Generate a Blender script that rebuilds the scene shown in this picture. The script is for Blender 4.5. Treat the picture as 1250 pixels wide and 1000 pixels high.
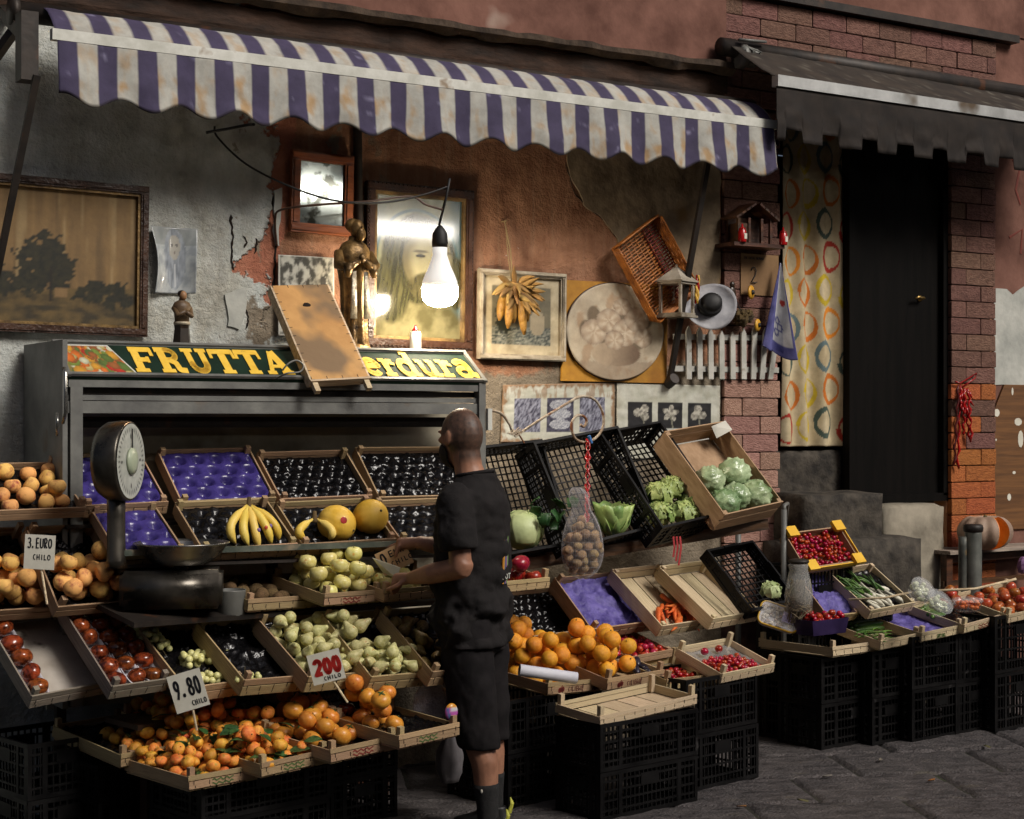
import bpy, bmesh, math, random
from mathutils import Vector, Matrix, noise
random.seed(7)
R = math.radians
for o in list(bpy.data.objects): bpy.data.objects.remove(o)
SC = bpy.context.scene
COL = SC.collection
# ---------------------------------------------------------------- camera
TH = R(32); FPX = 2000.0; HOR = 515.0; CAM = Vector((0, -7.1, 1.7))
FW = Vector((math.sin(TH), math.cos(TH), 0)); RT = Vector((math.cos(TH), -math.sin(TH), 0))
cd = bpy.data.cameras.new('camera'); cam = bpy.data.objects.new('camera', cd); COL.objects.link(cam)
cam.location = CAM; cam.rotation_euler = (R(90), 0, -TH)
cd.sensor_width = 36; cd.lens = 36*FPX/1250; cd.shift_y = (HOR-500)/1250; cd.clip_end = 400
SC.camera = cam
# ---------------------------------------------------------------- sky and sun: overcast daylight in a street
w = bpy.data.worlds.new('World'); SC.world = w; w.use_nodes = True
nt = w.node_tree; bg = nt.nodes['Background']
sky = nt.nodes.new('ShaderNodeTexSky'); sky.sky_type = 'NISHITA'; sky.sun_disc = False
sky.sun_elevation = R(58); sky.sun_rotation = R(165); sky.air_density = .6; sky.dust_density = 6.0; sky.ozone_density = .4
nt.links.new(sky.outputs[0], bg.inputs[0]); bg.inputs[1].default_value = 0.055
sd = bpy.data.lights.new('sun', 'SUN'); sd.energy = 2.1; sd.angle = R(20); sd.color = (1, .96, .90)
so = bpy.data.objects.new('sun', sd); COL.objects.link(so)
sund = Vector((.30, -.72, .66)).normalized()      # towards the sun
so.rotation_euler = sund.to_track_quat('Z', 'Y').to_euler()
sky.sun_elevation = math.asin(sund.z); sky.sun_rotation = math.atan2(sund.x, sund.y)
SC.view_settings.view_transform = 'Standard'; SC.view_settings.look = 'None'
SC.view_settings.exposure = 0.34; SC.view_settings.gamma = 1
# ---------------------------------------------------------------- helpers
def at(px, py, y=None, z=None, s=None):
    """world point seen at photo pixel (px,py) at wall distance y, height z or scale s (pixels per metre)"""
    u = (px-625)/FPX; v = (HOR-py)/FPX
    d = FW+RT*u+Vector((0, 0, v))
    t = (y-CAM.y)/d.y if y is not None else ((z-CAM.z)/v if z is not None else FPX/s)
    return CAM+d*t
WM = {}
def link(name, data, parent=None, M=None):
    M = M or Matrix()
    o = bpy.data.objects.new(name, data); COL.objects.link(o)
    if parent is not None: o.parent = parent
    o.matrix_basis = M
    WM[o.name] = (WM[parent.name] @ M) if parent is not None else M.copy()
    return o
def tag(o, label=None, cat=None, group=None, kind=None):
    if label: o['label'] = label
    if cat: o['category'] = cat
    if group: o['group'] = group
    if kind: o['kind'] = kind
    return o
def thing(name, label, cat, loc=(0, 0, 0), rz=0, group=None, M=None):
    M = M or (Matrix.Translation(Vector(loc)) @ Matrix.Rotation(rz, 4, 'Z'))
    return tag(link(name, None, None, M), label, cat, group)
def sg(r, g=None, b=None):
    """8-bit display colour to linear"""
    if g is None: r, g, b = (r >> 16) & 255, (r >> 8) & 255, r & 255
    f = lambda c: (c/255/12.92) if c <= 10 else ((c/255+.055)/1.055)**2.4
    return (f(r), f(g), f(b))
def mix(a, b, t):
    t = max(0, min(1, t)); return tuple(x+(y-x)*t for x, y in zip(a, b))
def sst(a, b, x):
    t = max(0, min(1, (x-a)/(b-a))) if b != a else float(x > a); return t*t*(3-2*t)
def fbm(x, y=0, z=0, o=4): return noise.fractal(Vector((x, y, z)), 1.0, 2.0, o)
class MB:
    def __init__(s): s.v = []; s.f = []; s.m = []; s.cur = 0
    def add(s, vs, fs):
        b = len(s.v); s.v += [Vector(v) for v in vs]; s.f += [tuple(b+i for i in f) for f in fs]; s.m += [s.cur]*len(fs); return s
    def box(s, c, d, rot=None):
        c = Vector(c); vs = []
        for z in (-.5, .5):
            for y in (-.5, .5):
                for x in (-.5, .5):
                    p = Vector((x*d[0], y*d[1], z*d[2]))
                    if rot is not None: p = rot @ p
                    vs.append(c+p)
        return s.add(vs, [(0, 2, 3, 1), (4, 5, 7, 6), (0, 1, 5, 4), (2, 6, 7, 3), (0, 4, 6, 2), (1, 3, 7, 5)])
    def bar(s, a, b, wd, th, up=(0, 0, 1)):
        a = Vector(a); b = Vector(b); x = (b-a); L = x.length; x.normalize()
        z = Vector(up); z = (z-x*z.dot(x))
        if z.length < 1e-4: z = Vector((0, 1, 0)); z = z-x*z.dot(x)
        z.normalize(); y = z.cross(x)
        return s.box((a+b)/2, (L, wd, th), Matrix((x, y, z)).transposed())
    def tube(s, path, r, n=8, cap=True):
        path = [Vector(p) for p in path]; rs = r if isinstance(r, (list, tuple)) else [r]*len(path)
        vs = []; fs = []; ref = None
        for i, p in enumerate(path):
            t = (path[min(i+1, len(path)-1)]-path[max(i-1, 0)]).normalized()
            if ref is None: ref = Vector((0, 0, 1)) if abs(t.z) < .9 else Vector((1, 0, 0))
            ref = (ref-t*ref.dot(t)).normalized(); q = t.cross(ref)
            rr = rs[i] if isinstance(rs[i], (tuple, list)) else (rs[i], rs[i])
            for k in range(n):
                a = 2*math.pi*k/n; vs.append(p+ref*math.cos(a)*rr[0]+q*math.sin(a)*rr[1])
        for i in range(len(path)-1):
            for k in range(n):
                fs.append((i*n+k, i*n+(k+1) % n, (i+1)*n+(k+1) % n, (i+1)*n+k))
        if cap: fs.append(tuple(range(n-1, -1, -1))); fs.append(tuple((len(path)-1)*n+k for k in range(n)))
        return s.add(vs, fs)
    def lathe(s, prof, n=16, c=(0, 0, 0), M=None):
        """profile of (radius, height)"""
        c = Vector(c); vs = []; fs = []
        for (r, z) in prof:
            for k in range(n):
                a = 2*math.pi*k/n; p = Vector((r*math.cos(a), r*math.sin(a), z)); vs.append(c+((M @ p) if M is not None else p))
        for i in range(len(prof)-1):
            for k in range(n): fs.append((i*n+k, i*n+(k+1) % n, (i+1)*n+(k+1) % n, (i+1)*n+k))
        fs.append(tuple(range(n-1, -1, -1))); fs.append(tuple((len(prof)-1)*n+k for k in range(n)))
        return s.add(vs, fs)
    def ball(s, c, r, n=10, m=7, fn=None):
        c = Vector(c); r = r if isinstance(r, (tuple, list)) else (r, r, r); vs = []; fs = []
        for i in range(m+1):
            ph = -math.pi/2+math.pi*i/m
            for k in range(n):
                a = 2*math.pi*k/n; d = Vector((math.cos(ph)*math.cos(a), math.cos(ph)*math.sin(a), math.sin(ph)))
                q = fn(d) if fn else 1
                vs.append(c+Vector((d.x*r[0]*q, d.y*r[1]*q, d.z*r[2]*q)))
        for i in range(m):
            for k in range(n): fs.append((i*n+k, i*n+(k+1) % n, (i+1)*n+(k+1) % n, (i+1)*n+k))
        return s.add(vs, fs)
    def prism(s, pts, h, M=None):
        """closed outline (x,y) extruded h along z, placed by M"""
        n = len(pts); vs = [Vector((p[0], p[1], 0)) for p in pts]+[Vector((p[0], p[1], h)) for p in pts]
        if M is not None: vs = [M @ v for v in vs]
        return s.add(vs, [tuple(range(n-1, -1, -1)), tuple(range(n, 2*n))]+[(i, (i+1) % n, n+(i+1) % n, n+i) for i in range(n)])
    def mesh(s, name, mats, smooth=False, off=None):
        me = bpy.data.meshes.new(name)
        me.from_pydata([tuple(v-off) if off else tuple(v) for v in s.v], [], s.f)
        for m in (mats if isinstance(mats, (list, tuple)) else [mats]): me.materials.append(m)
        if any(s.m): me.polygons.foreach_set('material_index', s.m)
        if smooth: me.polygons.foreach_set('use_smooth', [True]*len(s.f))
        me.update(); return me
    def build(s, name, mats, parent=None, smooth=False, label=None, cat=None, group=None, kind=None):
        """vertices are world coordinates"""
        x0 = [min(v[i] for v in s.v) for i in range(3)]; x1 = [max(v[i] for v in s.v) for i in range(3)]
        org = Vector(((x0[0]+x1[0])/2, (x0[1]+x1[1])/2, x0[2]))
        me = s.mesh(name, mats, smooth, org); M = Matrix.Translation(org)
        if parent is not None: M = WM[parent.name].inverted() @ M
        return tag(link(name, me, parent, M), label, cat, group, kind)
    def local(s, name, mats, parent, smooth=False, M=None):
        return link(name, s.mesh(name, mats, smooth), parent, M)
def setcol(me, cols):
    ca = me.color_attributes.new('Col', 'FLOAT_COLOR', 'POINT'); fl = []
    for c in cols: fl += [c[0], c[1], c[2], 1]
    ca.data.foreach_set('color', fl)
def sheet(name, pos, col, nu, nv, mat, parent=None, th=.003, smooth=True, **kw):
    """a sheet with a printed or dyed pattern: pos(u,v)->world point, col(u,v)->linear colour; real thickness th"""
    vs = []; cs = []; fs = []
    for j in range(nv+1):
        for i in range(nu+1):
            u, v = i/nu, j/nv; vs.append(Vector(pos(u, v))); cs.append(col(u, v))
    for j in range(nv):
        for i in range(nu): a = j*(nu+1)+i; fs.append((a, a+1, a+nu+2, a+nu+1))
    m = MB(); m.add(vs, fs)
    o = m.build(name, mat, parent, smooth, **kw); setcol(o.data, cs)
    if th:
        md = o.modifiers.new('thickness', 'SOLIDIFY'); md.thickness = th; md.offset = -1
    return o
# ---------------------------------------------------------------- materials
MATS = {}
def mat(name, c1, c2=None, rough=.6, scale=8, stretch=(1, 1, 1), bump=0, bscale=None, metal=0, coat=0, spec=.5, rnd=0, detail=5,
        trans=0, alpha=1, coord='Object', spots=None, sss=0, rvar=0, lo=.35, hi=.65, ior=1.45):
    if name in MATS: return MATS[name]
    m = bpy.data.materials.new(name); m.use_nodes = True; t = m.node_tree; N = t.nodes; L = t.links; b = N['Principled BSDF']
    c2 = c2 or c1
    tc = N.new('ShaderNodeTexCoord'); mp = N.new('ShaderNodeMapping'); mp.inputs['Scale'].default_value = stretch
    oi = N.new('ShaderNodeObjectInfo')
    L.new(tc.outputs[coord], mp.inputs['Vector'])
    ad = N.new('ShaderNodeVectorMath'); ad.operation = 'ADD'
    sc_ = N.new('ShaderNodeMath'); sc_.operation = 'MULTIPLY'; sc_.inputs[1].default_value = 37.0; L.new(oi.outputs['Random'], sc_.inputs[0])
    L.new(mp.outputs[0], ad.inputs[0]); L.new(sc_.outputs[0], ad.inputs[1])
    nz = N.new('ShaderNodeTexNoise'); nz.inputs['Scale'].default_value = scale; nz.inputs['Detail'].default_value = detail; nz.inputs['Roughness'].default_value = .62
    L.new(ad.outputs[0], nz.inputs['Vector'])
    rp = N.new('ShaderNodeValToRGB'); rp.color_ramp.elements[0].position = lo; rp.color_ramp.elements[1].position = hi
    rp.color_ramp.elements[0].color = (*c1, 1); rp.color_ramp.elements[1].color = (*c2, 1)
    L.new(nz.outputs['Fac'], rp.inputs[0]); out = rp.outputs[0]
    if spots:   # (scale, threshold, colour)
        n2 = N.new('ShaderNodeTexNoise'); n2.inputs['Scale'].default_value = spots[0]; n2.inputs['Detail'].default_value = 3
        L.new(ad.outputs[0], n2.inputs['Vector'])
        r2 = N.new('ShaderNodeValToRGB'); r2.color_ramp.elements[0].position = spots[1]; r2.color_ramp.elements[1].position = spots[1]+.08
        L.new(n2.outputs['Fac'], r2.inputs[0])
        mx = N.new('ShaderNodeMixRGB'); L.new(r2.outputs[0], mx.inputs[0]); L.new(out, mx.inputs[1]); mx.inputs[2].default_value = (*spots[2], 1); out = mx.outputs[0]
    if rnd:
        hs = N.new('ShaderNodeHueSaturation'); mr = N.new('ShaderNodeMapRange'); L.new(oi.outputs['Random'], mr.inputs[0])
        mr.inputs[3].default_value = 1-rnd; mr.inputs[4].default_value = 1+rnd; L.new(mr.outputs[0], hs.inputs['Value']); mh = N.new('ShaderNodeMapRange'); fr = N.new('ShaderNodeMath'); fr.operation = 'FRACT'; L.new(sc_.outputs[0], fr.inputs[0]); L.new(fr.outputs[0], mh.inputs[0]); mh.inputs[3].default_value = .5-rnd*.10; mh.inputs[4].default_value = .5+rnd*.10; L.new(mh.outputs[0], hs.inputs['Hue']); L.new(out, hs.inputs['Color']); out = hs.outputs[0]
    L.new(out, b.inputs['Base Color'])
    b.inputs['Roughness'].default_value = rough; b.inputs['Metallic'].default_value = metal
    b.inputs['Specular IOR Level'].default_value = spec; b.inputs['Coat Weight'].default_value = coat; b.inputs['Coat Roughness'].default_value = .12
    b.inputs['IOR'].default_value = ior
    if rvar:
        mr2 = N.new('ShaderNodeMapRange'); L.new(nz.outputs['Fac'], mr2.inputs[0]); mr2.inputs[1].default_value = .3; mr2.inputs[2].default_value = .7
        mr2.inputs[3].default_value = max(.02, rough-rvar); mr2.inputs[4].default_value = min(1, rough+rvar); L.new(mr2.outputs[0], b.inputs['Roughness'])
    if trans: b.inputs['Transmission Weight'].default_value = trans
    if sss: b.inputs['Subsurface Weight'].default_value = sss; b.inputs['Subsurface Radius'].default_value = (.02, .01, .006)
    if alpha < 1: b.inputs['Alpha'].default_value = alpha
    if bump:
        nb = N.new('ShaderNodeTexNoise'); nb.inputs['Scale'].default_value = bscale or scale*2; nb.inputs['Detail'].default_value = 6
        L.new(ad.outputs[0], nb.inputs['Vector']); bp = N.new('ShaderNodeBump'); bp.inputs['Strength'].default_value = min(1, bump); bp.inputs['Distance'].default_value = .01*max(1, bump)
        L.new(nb.outputs['Fac'], bp.inputs['Height']); L.new(bp.outputs[0], b.inputs['Normal'])
    MATS[name] = m; return m
def printmat(name, rough=.6, coat=0, dirt=.25, dscale=14, bump=.15, spec=.4, trans=0):
    """colour from the 'Col' attribute with a little grime"""
    if name in MATS: return MATS[name]
    m = bpy.data.materials.new(name); m.use_nodes = True; t = m.node_tree; N = t.nodes; L = t.links; b = N['Principled BSDF']
    at_ = N.new('ShaderNodeAttribute'); at_.attribute_name = 'Col'
    tc = N.new('ShaderNodeTexCoord'); nz = N.new('ShaderNodeTexNoise'); nz.inputs['Scale'].default_value = dscale; nz.inputs['Detail'].default_value = 8; nz.inputs['Roughness'].default_value = .7
    L.new(tc.outputs['Object'], nz.inputs['Vector'])
    mr = N.new('ShaderNodeMapRange'); L.new(nz.outputs['Fac'], mr.inputs[0]); mr.inputs[1].default_value = .35; mr.inputs[2].default_value = .65; mr.inputs[3].default_value = 1-dirt; mr.inputs[4].default_value = 1
    mx = N.new('ShaderNodeMixRGB'); mx.blend_type = 'MULTIPLY'; mx.inputs[0].default_value = 1; L.new(at_.outputs['Color'], mx.inputs[1]); L.new(mr.outputs[0], mx.inputs[2])
    L.new(mx.outputs[0], b.inputs['Base Color']); b.inputs['Roughness'].default_value = rough; b.inputs['Coat Weight'].default_value = coat; b.inputs['Coat Roughness'].default_value = .05
    b.inputs['Specular IOR Level'].default_value = spec
    if bump:
        bp = N.new('ShaderNodeBump'); bp.inputs['Strength'].default_value = bump; bp.inputs['Distance'].default_value = .01; L.new(nz.outputs['Fac'], bp.inputs['Height']); L.new(bp.outputs[0], b.inputs['Normal'])
    MATS[name] = m; return m
M_ = {}
M_['wood'] = mat('pale_wood', sg(132, 106, 78), sg(192, 164, 124), .75, 3.2, (1.2, 22, 22), .35, 4, rnd=.22, spots=(2.2, .66, sg(84, 66, 50)))
M_['wood_grey'] = mat('grey_wood', sg(96, 86, 76), sg(160, 148, 132), .8, 3, (1.2, 18, 18), .4, 4, rnd=.2, spots=(2.0, .64, sg(70, 60, 52)))
M_['wood_light'] = mat('white_wood', sg(170, 148, 116), sg(214, 196, 162), .7, 3.2, (1.2, 20, 20), .3, 4, rnd=.12, spots=(2.5, .70, sg(120, 96, 70)))
M_['wood_dark'] = mat('dark_wood', sg(44, 26, 16), sg(84, 50, 28), .5, 5, (1, 6, 6), .3, 8, rnd=.15)
M_['plastic'] = mat('black_plastic', (.0035, .0033, .0035), (.008, .0075, .0075), .42, 6, rvar=.12, spec=.2, rnd=.2, spots=(16, .70, sg(52, 50, 50)))
M_['film'] = mat('black_film', (.003, .003, .0035), (.006, .0055, .006), .12, 9, (1, 1, 1), 1.0, 22, spec=.45)
M_['tray_black'] = mat('black_tray', (.003, .003, .0035), (.006, .0055, .006), .12, 9, (1, 1, 1), .25, 70, spec=.4)
M_['tray_purple'] = mat('purple_tray', sg(38, 30, 82), sg(68, 58, 126), .26, 9, (1, 1, 1), .35, 30, spec=.6)
M_['paper_purple'] = mat('purple_paper', sg(60, 50, 116), sg(108, 98, 166), .6, 12, (1, 1, 1), 1.6, 22)
M_['card'] = mat('cardboard', sg(142, 114, 86), sg(172, 142, 112), .85, 5, bump=.15, bscale=30, spots=(3, .68, sg(112, 80, 54)))
M_['metal'] = mat('painted_metal', sg(86, 86, 84), sg(116, 116, 111), .5, 6, (1, 1, 1), .1, 30, metal=.1, spots=(4, .66, sg(92, 72, 50)))
M_['metal_dark'] = mat('dark_metal', sg(30, 27, 25), sg(52, 44, 38), .55, 9, bump=.2, metal=.3, spots=(7, .62, sg(76, 48, 30)))
M_['steel'] = mat('worn_steel', sg(120, 120, 116), sg(176, 174, 168), .28, 7, metal=.9, rvar=.15, spots=(5, .63, sg(96, 78, 56)))
M_['white'] = mat('white_paint', sg(176, 176, 166), sg(206, 206, 198), .6, 9, bump=.2, bscale=20, spots=(9, .64, sg(140, 124, 104)))
M_['gold'] = mat('bronze_gilt', sg(52, 38, 22), sg(140, 110, 66), .4, 14, metal=.55, bump=.8, bscale=30, rvar=.15)
M_['frame_dark'] = mat('dark_frame', sg(38, 22, 14), sg(66, 40, 24), .38, 12, bump=.4, bscale=60, rvar=.12)
M_['frame_orange'] = mat('orange_frame', sg(104, 52, 22), sg(140, 76, 34), .42, 6, (1, 5, 5), .2, 20)
M_['frame_gilt'] = mat('gilt_frame', sg(70, 52, 30), sg(142, 114, 70), .4, 10, metal=.35, bump=.3, bscale=50)
M_['frame_pale'] = mat('pale_frame', sg(140, 128, 108), sg(186, 174, 152), .5, 12, metal=.2, bump=.3, bscale=50)
M_['black'] = mat('black_rubber', (.006, .006, .006), (.012, .012, .012), .6)
M_['red'] = mat('red_gloss', sg(120, 10, 12), sg(170, 20, 22), .25, 10, spec=.6)
M_['green'] = mat('sign_green', sg(16, 34, 24), sg(24, 46, 34), .75, 9, bump=.1, spec=.2, spots=(30, .70, sg(70, 76, 66)))
M_['yellow'] = mat('sign_yellow', sg(216, 172, 50), sg(230, 190, 70), .75, 16, spots=(34, .69, sg(176, 146, 60)))
M_['ink'] = mat('ink', (.008, .008, .01), rough=.6)
M_['ink_red'] = mat('red_ink', sg(150, 24, 20), sg(170, 34, 26), rough=.6, scale=12)
M_['sign_card'] = mat('price_card', sg(196, 192, 176), sg(214, 210, 196), .7, 8, spots=(6, .68, sg(160, 146, 118)))
M_['print'] = printmat('print')
M_['print_gloss'] = printmat('glazed_print', .12, 1.0, .15, 10, 0)
M_['cloth'] = printmat('dyed_cloth', .85, 0, .32, 9, .25)
# ================================================================ setting
def wx(px, y=0): return at(px, 515, y=y).x
def wz(px, py, y=0): return at(px, py, y=y).z
# ---- facade material: peeling plaster with zones fixed to the wall
def wall_material():
    m = bpy.data.materials.new('peeling_plaster'); m.use_nodes = True; t = m.node_tree; N = t.nodes; L = t.links; b = N['Principled BSDF']
    g = N.new('ShaderNodeNewGeometry'); sx = N.new('ShaderNodeSeparateXYZ'); L.new(g.outputs['Position'], sx.inputs[0])
    def nz(scale, st=(1, 1, 1), det=6, rough=.6):
        mp = N.new('ShaderNodeMapping'); mp.inputs['Scale'].default_value = st; L.new(g.outputs['Position'], mp.inputs[0])
        n = N.new('ShaderNodeTexNoise'); n.inputs['Scale'].default_value = scale; n.inputs['Detail'].default_value = det; n.inputs['Roughness'].default_value = rough
        L.new(mp.outputs[0], n.inputs['Vector']); return n.outputs['Fac']
    def mth(op, a, b_=None, c=None):
        n = N.new('ShaderNodeMath'); n.operation = op
        for i, x in enumerate((a, b_, c)):
            if x is None: continue
            if isinstance(x, (int, float)): n.inputs[i].default_value = x
            else: L.new(x, n.inputs[i])
        return n.outputs[0]
    def step(x, a, w=.02):
        n = N.new('ShaderNodeMapRange'); n.interpolation_type = 'SMOOTHSTEP'; L.new(x, n.inputs[0]); n.inputs[1].default_value = a-w; n.inputs[2].default_value = a+w; return n.outputs[0]
    def ramp(x, c1, c2, lo=.35, hi=.65):
        r = N.new('ShaderNodeValToRGB'); r.color_ramp.elements[0].position = lo; r.color_ramp.elements[1].position = hi
        r.color_ramp.elements[0].color = (*c1, 1); r.color_ramp.elements[1].color = (*c2, 1); L.new(x, r.inputs[0]); return r.outputs[0]
    def mixc(f, a, b_):
        n = N.new('ShaderNodeMixRGB'); L.new(f, n.inputs[0]); L.new(a, n.inputs[1]); L.new(b_, n.inputs[2]); return n.outputs[0]
    X, Z = sx.outputs[0], sx.outputs[2]
    n1 = nz(2.2); n2 = nz(9); n3 = nz(26); st = nz(7, (1, 1, .10), 5, .7); st2 = nz(24, (1, 1, .06), 4, .6)
    white = mixc(step(nz(3.4, (1, 1, .7), 8, .7), .52, .14), ramp(n2, sg(172, 178, 175), sg(208, 211, 206), .3, .7), ramp(n3, sg(146, 146, 136), sg(186, 185, 174), .3, .7))
    red = mixc(mth('MULTIPLY', step(st2, .60, .07), .55), ramp(mth('ADD', mth('MULTIPLY', st, .45), mth('MULTIPLY', n2, .55)), sg(122, 84, 62), sg(170, 126, 98), .36, .64), ramp(n2, sg(140, 112, 90), sg(168, 134, 110)))
    grey = ramp(n2, sg(104, 94, 80), sg(146, 134, 116), .3, .7)
    pink = ramp(n2, sg(150, 92, 72), sg(176, 118, 94), .3, .7)
    # edge of the white render: wanders with noise, leaves islands
    e = mth('ADD', X, mth('MULTIPLY', mth('SUBTRACT', n1, .5), 1.5)); e = mth('ADD', e, mth('MULTIPLY', mth('SUBTRACT', n2, .5), .30))
    Xw = wx(318)
    c = mixc(step(e, Xw-.05, .015), white, pink)
    c = mixc(step(e, Xw+.16, .02), c, red)
    isl = mth('MULTIPLY', step(nz(3.1, (1, 1, .8)), .60, .012), mth('SUBTRACT', 1, step(X, wx(470), .25)))
    c = mixc(mth('MULTIPLY', isl, step(X, wx(270), .2)), c, grey)
    # scuffed grey render low on the wall
    low = mth('MULTIPLY', mth('SUBTRACT', 1, step(mth('ADD', Z, mth('MULTIPLY', mth('SUBTRACT', n1, .5), .9)), 1.98, .03)), step(X, wx(420), .1))
    c = mixc(low, c, grey)
    # chips through to pale render, dirt runs
    c = mixc(mth('MULTIPLY', step(n3, .70, .02), step(n1, .5, .05)), c, white)
    dk = N.new('ShaderNodeMixRGB'); dk.blend_type = 'MULTIPLY'; L.new(mth('MULTIPLY', step(nz(5, (1, 1, .2)), .54, .14), .34), dk.inputs[0]); L.new(c, dk.inputs[1]); dk.inputs[2].default_value = (.42, .36, .32, 1)
    L.new(dk.outputs[0], b.inputs['Base Color']); b.inputs['Roughness'].default_value = .92; b.inputs['Specular IOR Level'].default_value = .25
    h = mth('ADD', mth('MULTIPLY', nz(11, (1, 1, 1.2), 7, .7), .8), mth('ADD', mth('MULTIPLY', nz(60, (1, 1, 1), 4), .22), mth('MULTIPLY', step(e, Xw-.05, .02), -.6)))
    bp = N.new('ShaderNodeBump'); bp.inputs['Strength'].default_value = 1; bp.inputs['Distance'].default_value = .032; L.new(h, bp.inputs['Height']); L.new(bp.outputs[0], b.inputs['Normal'])
    return m
MW = wall_material()
M_['pink'] = mat('pink_plaster', sg(88, 59, 50), sg(126, 90, 78), .92, 3, bump=.8, bscale=9, spots=(2.4, .62, sg(150, 128, 116)), spec=.25)
M_['brick'] = mat('painted_brick', sg(88, 61, 53), sg(120, 88, 77), .85, 7, bump=.9, bscale=14, rnd=.16, coord='Object', spots=(9, .66, sg(92, 50, 40)), spec=.3)
M_['brick_pale'] = mat('worn_brick', sg(132, 98, 86), sg(164, 128, 114), .85, 7, bump=.9, bscale=14, rnd=.14, spots=(9, .66, sg(118, 76, 66)), spec=.3)
M_['brick_orange'] = mat('orange_brick', sg(136, 72, 38), sg(172, 98, 54), .8, 7, bump=.8, bscale=14, rnd=.14, spots=(8, .64, sg(120, 60, 34)), spec=.3)
M_['mortar'] = mat('mortar', sg(70, 48, 41), sg(92, 66, 57), .95, 12, bump=.5)
M_['mortar_orange'] = mat('orange_mortar', sg(196, 132, 88), sg(214, 160, 120), .95, 12, bump=.5)
M_['concrete'] = mat('old_render', sg(96, 84, 68), sg(138, 122, 100), .95, 5, bump=1, bscale=16, spots=(3, .62, sg(112, 90, 60)), spec=.25)
M_['stone'] = mat('dark_stone', sg(34, 31, 28), sg(74, 68, 60), .85, 9, bump=1.6, bscale=18, spots=(5, .64, sg(120, 110, 96)), spec=.35)
M_['stone_pale'] = mat('pale_stone', sg(104, 98, 86), sg(148, 140, 124), .85, 4, bump=.8, bscale=16, spots=(3, .62, sg(78, 70, 60)), spec=.35)
M_['basalt'] = mat('basalt', sg(52, 48, 48), sg(96, 90, 89), .5, 7, (1, 1.6, 1), 2.2, 44, rnd=.06, spots=(3.5, .66, sg(88, 82, 74)), spec=.5, rvar=.16, coord='Object')
M_['joint'] = mat('joint_dirt', sg(30, 28, 24), sg(48, 46, 36), .95, 9, bump=.6, spots=(5, .62, sg(50, 56, 32)))
# ---- ground: one sheet, basalt slabs laid on the part the photo shows
g = MB(); g.add([(-60, -60, 0), (80, -60, 0), (80, 30, 0), (-60, 30, 0)], [(0, 1, 2, 3)])
GR = g.build('ground', M_['joint'], kind='structure')
slabs = []
for k in range(4):
    b_ = bmesh.new(); nx, ny = 34, 22
    vs = [[b_.verts.new((i/nx-.5, j/ny-.5, 0)) for i in range(nx+1)] for j in range(ny+1)]
    for j in range(ny+1):
        for i in range(nx+1):
            v = vs[j][i]; ed = min(i, nx-i, (j), (ny-j))
            v.co.z = .008+.005*fbm(v.co.x*7+k*7, v.co.y*5, k, 4)+.0035*abs(fbm(v.co.x*26+k*3+v.co.y*9, v.co.y*20, k, 3)) if ed > 0 else -.010
            if ed == 0: v.co.x *= 1.0+.02*fbm(i*.7, j*.7, k); v.co.y *= 1.0+.02*fbm(j*.7, i*.9, k+3)
    for j in range(ny):
        for i in range(nx): b_.faces.new((vs[j][i], vs[j][i+1], vs[j+1][i+1], vs[j+1][i]))
    me = bpy.data.meshes.new('paving_slab'); b_.to_mesh(me); b_.free(); me.materials.append(M_['basalt']); me.polygons.foreach_set('use_smooth', [True]*len(me.polygons)); slabs.append(me)
ang = R(-24); ca_, sa_ = math.cos(ang), math.sin(ang); n_ = 0
for r_ in range(-14, 12):
    for c_ in range(-8, 14):
        lx = (c_+(.5 if r_ % 2 else 0)+random.uniform(-.008, .008))*.72; ly = r_*.50
        X_ = 4.4+lx*ca_-ly*sa_; Y_ = -2.2+lx*sa_+ly*ca_
        d = Vector((X_, Y_, 0))-CAM; dz = d.dot(FW); px = 625+2000*d.dot(RT)/max(dz, .1); py = HOR+2000*1.7/max(dz, .1)
        if dz < 3 or px < 380 or px > 1420 or py < 840 or py > 1120 or n_ >= 290: continue
        n_ += 1
        link('paving_slab', slabs[n_ % 4], GR, WM[GR.name].inverted() @ Matrix.Translation((X_, Y_, .004+random.uniform(0, .006))) @ Matrix.Rotation(ang+random.uniform(-.02, .02), 4, 'Z') @ Matrix.Diagonal((.712, .492, 1, 1)))
# ---- the house across the street, seen only as a reflection in the picture glass
OB = thing('opposite_building', 'plain plastered house across the street with two lit slit windows', 'building', (6, -13, 0))
m = MB(); m.box((6, -13, 4.4), (46, .4, 8.8)); m.build('wall', M_['pink'], OB)
lw = bpy.data.materials.new('lit_window'); lw.use_nodes = True; q_ = lw.node_tree.nodes['Principled BSDF']; q_.inputs['Emission Color'].default_value = (1, .95, .86, 1); q_.inputs['Emission Strength'].default_value = 30
for x_, z_, w_ in ((10.7, 4.34, 1.5), (9.4, 4.77, 1.0)): m = MB(); m.box((x_, -12.78, z_), (w_, .02, .20)); m.build('window', lw, OB)
m = MB()
for x_, z_, w_ in ((10.7, 4.34, 1.5), (9.4, 4.77, 1.0)): m.box((x_, -12.77, z_-.13), (w_+.1, .06, .05)); m.box((x_, -12.77, z_+.13), (w_+.1, .06, .05))
m.build('window_frame', M_['wood_dark'], OB)
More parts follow.
